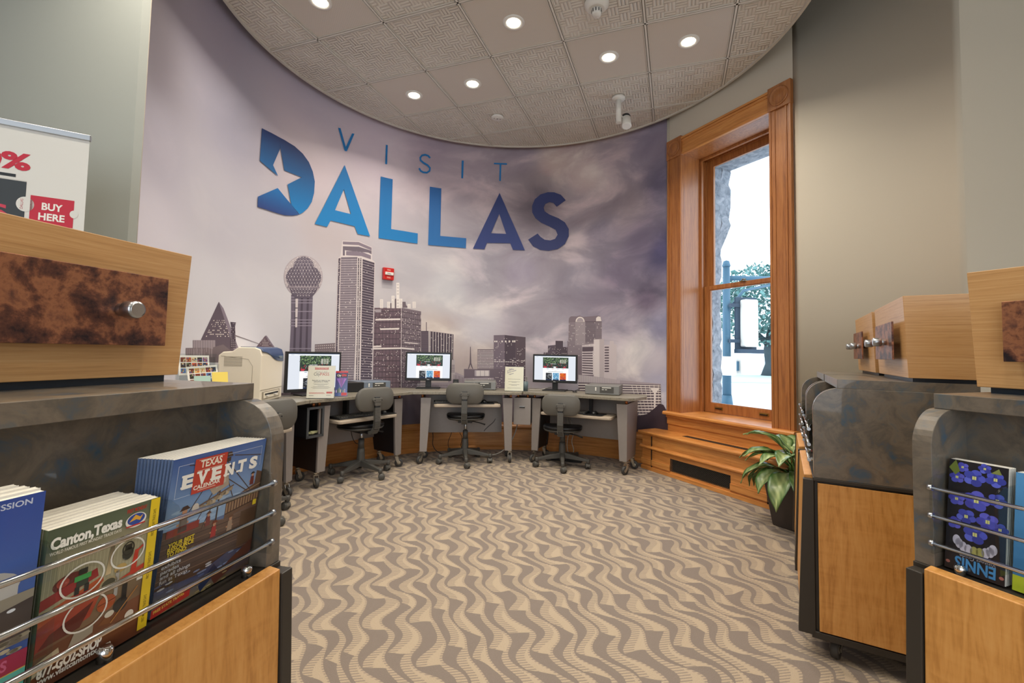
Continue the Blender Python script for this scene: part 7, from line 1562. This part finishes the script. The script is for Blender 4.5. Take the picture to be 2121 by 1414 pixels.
def draw_blue(P, w, h):
    P.poly([(0, h * .52), (w, h * .52), (w, h), (0, h)], ['4a6ab0', '4464a8', '3450a0', '3652a2'], 1)
    P.text('COMMISSION', w * .62, h * .955, .010, 'c9d4ea', 3, .02, width=w * .32)
    P.disc(w * .55, h * .60, w * .38, h * .10, 'b3b4b4', 3, 28); P.rect(w * .1, h * .52, w * .82, h * .09, 'b9b9b6', 4); P.disc(w * .22, h * .70, w * .03, h * .012, 'd9d9d4', 4)
    P.poly([(0, h * .30), (w, h * .30), (w, h * .54), (0, h * .53)], ['6e6760', '7c756c', '97907f', '8c8676'], 5)
    P.poly([(w * .2, h * .40), (w, h * .50), (w, h * .34), (w * .4, h * .32)], '463e3c', 6); P.disc(w * .9, h * .47, w * .02, h * .008, 'd8dde4', 7)
    for k in range(60): P.disc(w * rn9.random(), h * (.27 + .06 * rn9.random()), w * .03, h * .01, rn9.choice(['9b927c', '6e675a', 'b8ae94']), 7, 8)
    P.rect(0, h * .17, w, h * .09, '9a1f46', 8); P.text('LA AMERICANS', w * .45, h * .195, .018, 'c05a80', 9, .03, width=w * .46)
    P.rect(0, h * .075, w, h * .095, '4fb3a8', 8); P.rect(0, h * .168, w, h * .005, 'c9b050', 9); P.text('Traveler', w * .68, h * .11, .012, 'bfe4dc', 9, .01, width=w * .2)
    P.rect(0, 0, w, h * .075, '4a6a3c', 8)
    for k in range(40): P.disc(w * rn9.random(), h * .07 * rn9.random(), w * .03, h * .01, rn9.choice(['6a8a50', '33502c', '8fa050', 'a03a3a']), 9, 8)
def draw_flower(P, w, h, flip=True):
    P.rect(0, 0, w, h, '14141c', 1)
    def bloom(x, y, r, c):
        for k in range(5):
            a = 2 * pi * k / 5 + x * 30; P.disc(x + r * .62 * cos(a), y + r * .62 * sin(a), r * .55, r * .48, c[k % len(c)], 3 + k % 2, 14)
        P.disc(x, y, r * .42, r * .40, c[-1], 5, 12); P.rect(x - r * .2, y - r * .22, r * .4, r * .44, 'cdd08a', 6); P.rect(x - r * .03, y - r * .22, r * .05, r * .44, '7d8440', 7)
    pal = (['4a54c0', '3a44a8', '5a66d0', '343c98'], ['5a5cc8', '4448b0', '3c3ea0', '4a50b8'])
    for k, (x, y, r) in enumerate(((.45, .86, .17), (.15, .84, .12), (.8, .88, .15), (.5, .66, .20), (.84, .70, .14), (.16, .64, .13), (.34, .50, .15), (.70, .50, .17), (.9, .46, .12), (.14, .42, .12), (.5, .36, .18), (.24, .94, .1), (.62, .96, .1))):
        bloom(w * x, h * y, w * r, pal[k % 2])
    for k in range(9):
        a = -pi * (.1 + .8 * k / 8); P.disc(w * .5 + w * .32 * cos(a), h * .30 + h * .09 * sin(a), w * .07, h * .045, 'b8b8cc' if k not in (3, 4) else '9a9a5c', 8, 14)
    P.poly([(0, h * .92), (w * .12, h * 1.0), (w * .2, h * .9), (w * .12, h * .86)], '6a7a34', 8); P.poly([(w * .72, h * .93), (w * .85, h * .98), (w * .9, h * .93)], '7a8448', 8)
    P.text('ENNIS', w * .86, h * .125, .032, '3f86c0', 10, .03, width=w * .68, rot=pi); P.text('Visitors Guide', w * .86, h * .165, .014, '9a9aa8', 10, 0, width=w * .6, rot=pi)
    for x in (.06, .95): P.disc(w * x, h * .06, w * .04, h * .014, 'a86a60', 9, 10)
def draw_lake(P, w, h):
    P.poly([(0, 0), (w, 0), (w, h), (0, h)], ['2f6a9a', '2f6a9a', '4f8fc4', '4f8fc4'], 1); P.rect(0, 0, w, h * .13, 'a8b82c', 3); P.disc(w * .3, h * .06, w * .08, h * .02, 'c0c85a', 4)
    P.rect(w * .25, h * .36, w * .75, h * .26, '6a4a44', 3); P.rect(w * .3, h * .44, w * .7, h * .07, 'd8d0b0', 4); P.rect(w * .34, h * .38, w * .2, h * .05, 'b03a34', 5); P.rect(w * .28, h * .26, w * .72, h * .1, '9fc0cc', 4); P.rect(w * .3, h * .23, w * .7, h * .05, '3f7a6a', 5)
    P.disc(w * .55, h * .80, w * .1, h * .02, 'c85a5a', 4)
# the Texas Events stack: fanned to the left, cover copy in front
tan_e = 'stack of event calendars in the right pocket of the left fixture'
for k in range(11):
    xo = .0875 - .0012 * k
    book(FL, xo, .042 + k * .0040, .672, .203, .262, .0038, -7 + .35 * k, draw_events if k == 0 else None,
         'front event calendar with a pirate ship on its blue cover in the left fixture' if k == 0 else 'copy of the event calendar fanned behind the pirate ship cover', 'magazine', tan_e if k else None, cover=mat('calendar_spine_blue', '56698c', .4) if k == 0 else bpy.data.materials['calendar_spine_blue'])
for k in range(10):
    book(FL, -.080 - .0005 * k, .024 + k * .0088, .672, .146, .208 + .0012 * (k % 3), .0084, -4, draw_canton if k == 0 else None,
         'front booklet with antiques and a yellow edge strip on its cover in the left fixture' if k == 0 else 'copy of the antiques booklet stacked behind the front one', 'booklet', 'stack of antiques booklets in the middle pocket of the left fixture' if k else None, name='booklet',
         cover=mat('booklet_green', '5b664c', .4) if k == 0 else bpy.data.materials['booklet_green'])
for k in range(6):
    book(FL, -.300 + .0, .024 + k * .0095, .672, .212, .262 + .003 * (k % 2), .009, -4, draw_blue if k == 0 else None,
         'front blue magazine with a crimson and teal band at the left edge' if k == 0 else 'copy of the blue magazine stacked behind the front one', 'magazine', 'stack of blue magazines at the left edge' if k else None,
         cover=mat('magazine_blue', '3f5a9c', .35) if k == 0 else bpy.data.materials['magazine_blue'])
for k in range(4):
    book(FR, -.266, .020 + k * .007, .672, .096, .232, .0064, 8, draw_flower if k == 0 else None,
         'front dark guide with blue flowers and an upside down blue title in the right fixture' if k == 0 else 'copy of the flower guide behind the front one', 'booklet', 'stack of flower guides in the right fixture' if k else None, name='booklet', cover=mat('flower_black', '16161e', .35) if k == 0 else bpy.data.materials['flower_black'])
for k in range(4):
    book(FR, -.160, .022 + k * .007, .672, .098, .228, .0064, 8, draw_lake if k == 0 else None,
         'front pale blue booklet with a lime green foot at the right edge' if k == 0 else 'copy of the pale blue booklet behind the front one', 'booklet', 'stack of pale blue booklets at the right edge' if k else None, name='booklet', cover=mat('lake_blue', '4f8fc4', .35) if k == 0 else bpy.data.materials['lake_blue'])
def draw_small(cs):
    def f(P, w, h):
        P.rect(0, 0, w, h, cs[0], 1); P.rect(w * .08, h * .3, w * .84, h * .45, cs[1], 2); P.rect(w * .1, h * .8, w * .8, h * .1, cs[2], 2)
        for k in range(14): P.disc(w * (.12 + .76 * rn9.random()), h * (.33 + .38 * rn9.random()), w * .06, h * .03, rn9.choice(cs[1:]), 3, 8)
    return f
for k, (fxx, x, cs, l) in enumerate(((FC, .10, ['d8d8d4', '7a9ac0', 'b04a3a'], 'pale brochure in the near pocket of the middle right fixture'), (FC, -.06, ['3a5a8a', 'c8b080', 'e8e4d8'], 'blue brochure in the centre pocket of the middle right fixture'), (FC, -.22, ['a8483a', 'e0d8c8', '4a6a4a'], 'red brochure in the far pocket of the middle right fixture'),
    (FD, .09, ['c8ccd4', 'a85a48', '3a5a9a'], 'pale brochure in the near pocket of the farthest fixture'), (FD, -.05, ['5a7a9a', 'd8c8a8', 'b8483a'], 'grey-blue brochure in the centre pocket of the farthest fixture'), (FD, -.19, ['d8b060', '5a4a8a', 'e8e4dc'], 'yellow brochure in the far pocket of the farthest fixture'))):
    book(fxx, x, .022, .672, .10, .228, .012, 8, draw_small(cs), l, 'brochure', name='brochure')

# ------------------------------------------------------------------ banner stand
bn = empty('roll_up_banner', (-2.18, 1.67, 0), atan2(.515, .857), 'white roll-up banner with red ticket graphics behind the left fixture', 'banner')
bw, bh = .43, 1.99
MB().box(-bw, bw, -.001, .001, .07, bh).build('fabric', mat('banner_fabric', 'dcdad4', .6), bn)
MB().box(-bw - .004, bw + .004, -.009, .009, bh - .012, bh + .012).build('top_rail', M['steel'], bn, .002)
MB().prism([(-.06, 0), (.08, 0), (.07, .07), (-.04, .07)], -bw - .01, bw + .01, 'x').build('base', M['steel'], bn, .004)
MB().cyl((0, .03, .05), (0, .012, bh), .008).build('support_pole', M['steel'], bn)
MB().box(-.3, -.27, -.12, .14, 0, .012).box(.27, .3, -.12, .14, 0, .012).build('foot', M['steel'], bn)
P = Print(); z_ = lambda v: v
P.text('40%', .26 - .205, 1.812, .09, 'c0203a', 3, .04, width=.205); P.text('SAVE', .02 - .26, 1.812, .09, 'c0203a', 3, .04, width=.25)
P.rect(-.32, 1.58, .572, .185, '33393e', 2); P.disc(.252, 1.675, .026, .03, 'dcdad4', 3, 24)
P.text('PASS', .205 - .40, 1.615, .07, 'c83a52', 3, .03, width=.40); P.rect(-.34, 1.778, .56, .012, '20262b', 2); P.rect(-.32, 1.765, .572, .004, 'c9c7c0', 3)
P.text('DALLAS', .246, 1.655, .012, 'b03040', 4, .0, rot=pi / 2, width=.04)
P.poly([(.266, 1.60), (.396, 1.60), (.396, 1.715), (.266, 1.715)], 'c0203a', 3); P.disc(.397, 1.658, .013, .016, 'dcdad4', 4, 24)
P.text('BUY', .331, 1.662, .04, 'efece4', 5, .03, width=.062, center=True); P.text('HERE', .331, 1.620, .04, 'efece4', 5, .03, width=.078, center=True)
P.build('banner_print', M['matte_print'], bn, lambda u, v, h: Vector((u, -.0012 - h, v)), .0003)

# ------------------------------------------------------------------ potted plant
PX_, PY_ = 1.90, 3.08
pt = empty('potted_plant', (PX_, PY_, 0), radians(30), 'leafy green plant in a tall tapered dark brown planter beside the far fixture', 'plant')
pl = MB().frustum((-.105, .105, -.105, .105), (-.15, .15, -.145, .145), 0, .33).build('planter', M['pot'], pt, .006)
MB().box(-.125, .125, -.125, .125, .29, .318).build('soil', M['soil'], pt)
M['leaf'] = printmat('variegated_leaf', .32, spec=.6); rn = random.Random(21)
def leaf(az, rise, length, width, droop, base):
    mb = []; n, k = 14, 6; vs = []; cs = []; fs = []
    d = Vector((cos(az), sin(az), 0)); sdv = Vector((-sin(az), cos(az), 0)); p = Vector(base); ang = rise
    pts = []
    for i in range(n + 1):
        pts.append((p.copy(), ang)); ang -= droop / n; p = p + (d * cos(ang) + Vector((0, 0, 1)) * sin(ang)) * (length / n)
    for i, (q, a) in enumerate(pts):
        t = i / n; wd = width * (sin(pi * min(1, max(0, (t - .18) / .82)) ** .8) if t > .18 else .06) * .5; wd = max(wd, .0035 * (1 - t) + .0005)
        up = (d * -sin(a) + Vector((0, 0, 1)) * cos(a))
        for j in range(k + 1):
            s = j / k * 2 - 1; vs.append(q + sdv * s * wd + up * (abs(s) ** 1.3 * wd * .35) + up * (.004 * sin(i * 1.3 + j)))
            e = abs(s); f = .5 + .5 * sin(t * 46 + e * 9); g = (1 - e) ** .6 * (1 if t > .15 else .3) * (1 - t * .3)
            c0, c1 = lin('2f5a22'), lin('b9c88a'); m_ = max(0, min(1, g * (.35 + .55 * f) + (.35 if e < .12 else 0))); cs.append([c0[x] + (c1[x] - c0[x]) * m_ for x in range(3)] + [1])
    fs = [(i * (k + 1) + j, i * (k + 1) + j + 1, (i + 1) * (k + 1) + j + 1, (i + 1) * (k + 1) + j) for i in range(n) for j in range(k)]
    me = bpy.data.meshes.new('leaf'); me.from_pydata([tuple(v) for v in vs], [], fs); ca = me.color_attributes.new('Col', 'FLOAT_COLOR', 'POINT'); ca.data.foreach_set('color', [x for c in cs for x in c])
    me.polygons.foreach_set('use_smooth', [True] * len(fs)); me.materials.append(M['leaf']); o = bpy.data.objects.new('leaf', me); COL.objects.link(o); o.parent = pt
    sd = o.modifiers.new('thick', 'SOLIDIFY'); sd.thickness = .0012
stems = MB()
for k in range(38):
    az = 2 * pi * k / 38 * 2.4 + rn.uniform(-.2, .2); tier = k / 38
    b = (.05 * cos(az), .05 * sin(az), .33 + tier * .12)
    leaf(az, radians(20 + 55 * tier + rn.uniform(-8, 8)), rn.uniform(.31, .42) * (1 - .2 * tier), rn.uniform(.10, .14), radians(rn.uniform(95, 130)) * (1 - .2 * tier), b)
for k in range(7):
    az = 2 * pi * k / 7; stems.tube([(0.03 * cos(az), .03 * sin(az), .30), (.05 * cos(az), .05 * sin(az), .47)], [.009, .006], 8)
stems.build('stem', mat('plant_stem', '5a7a3a', .5), pt)
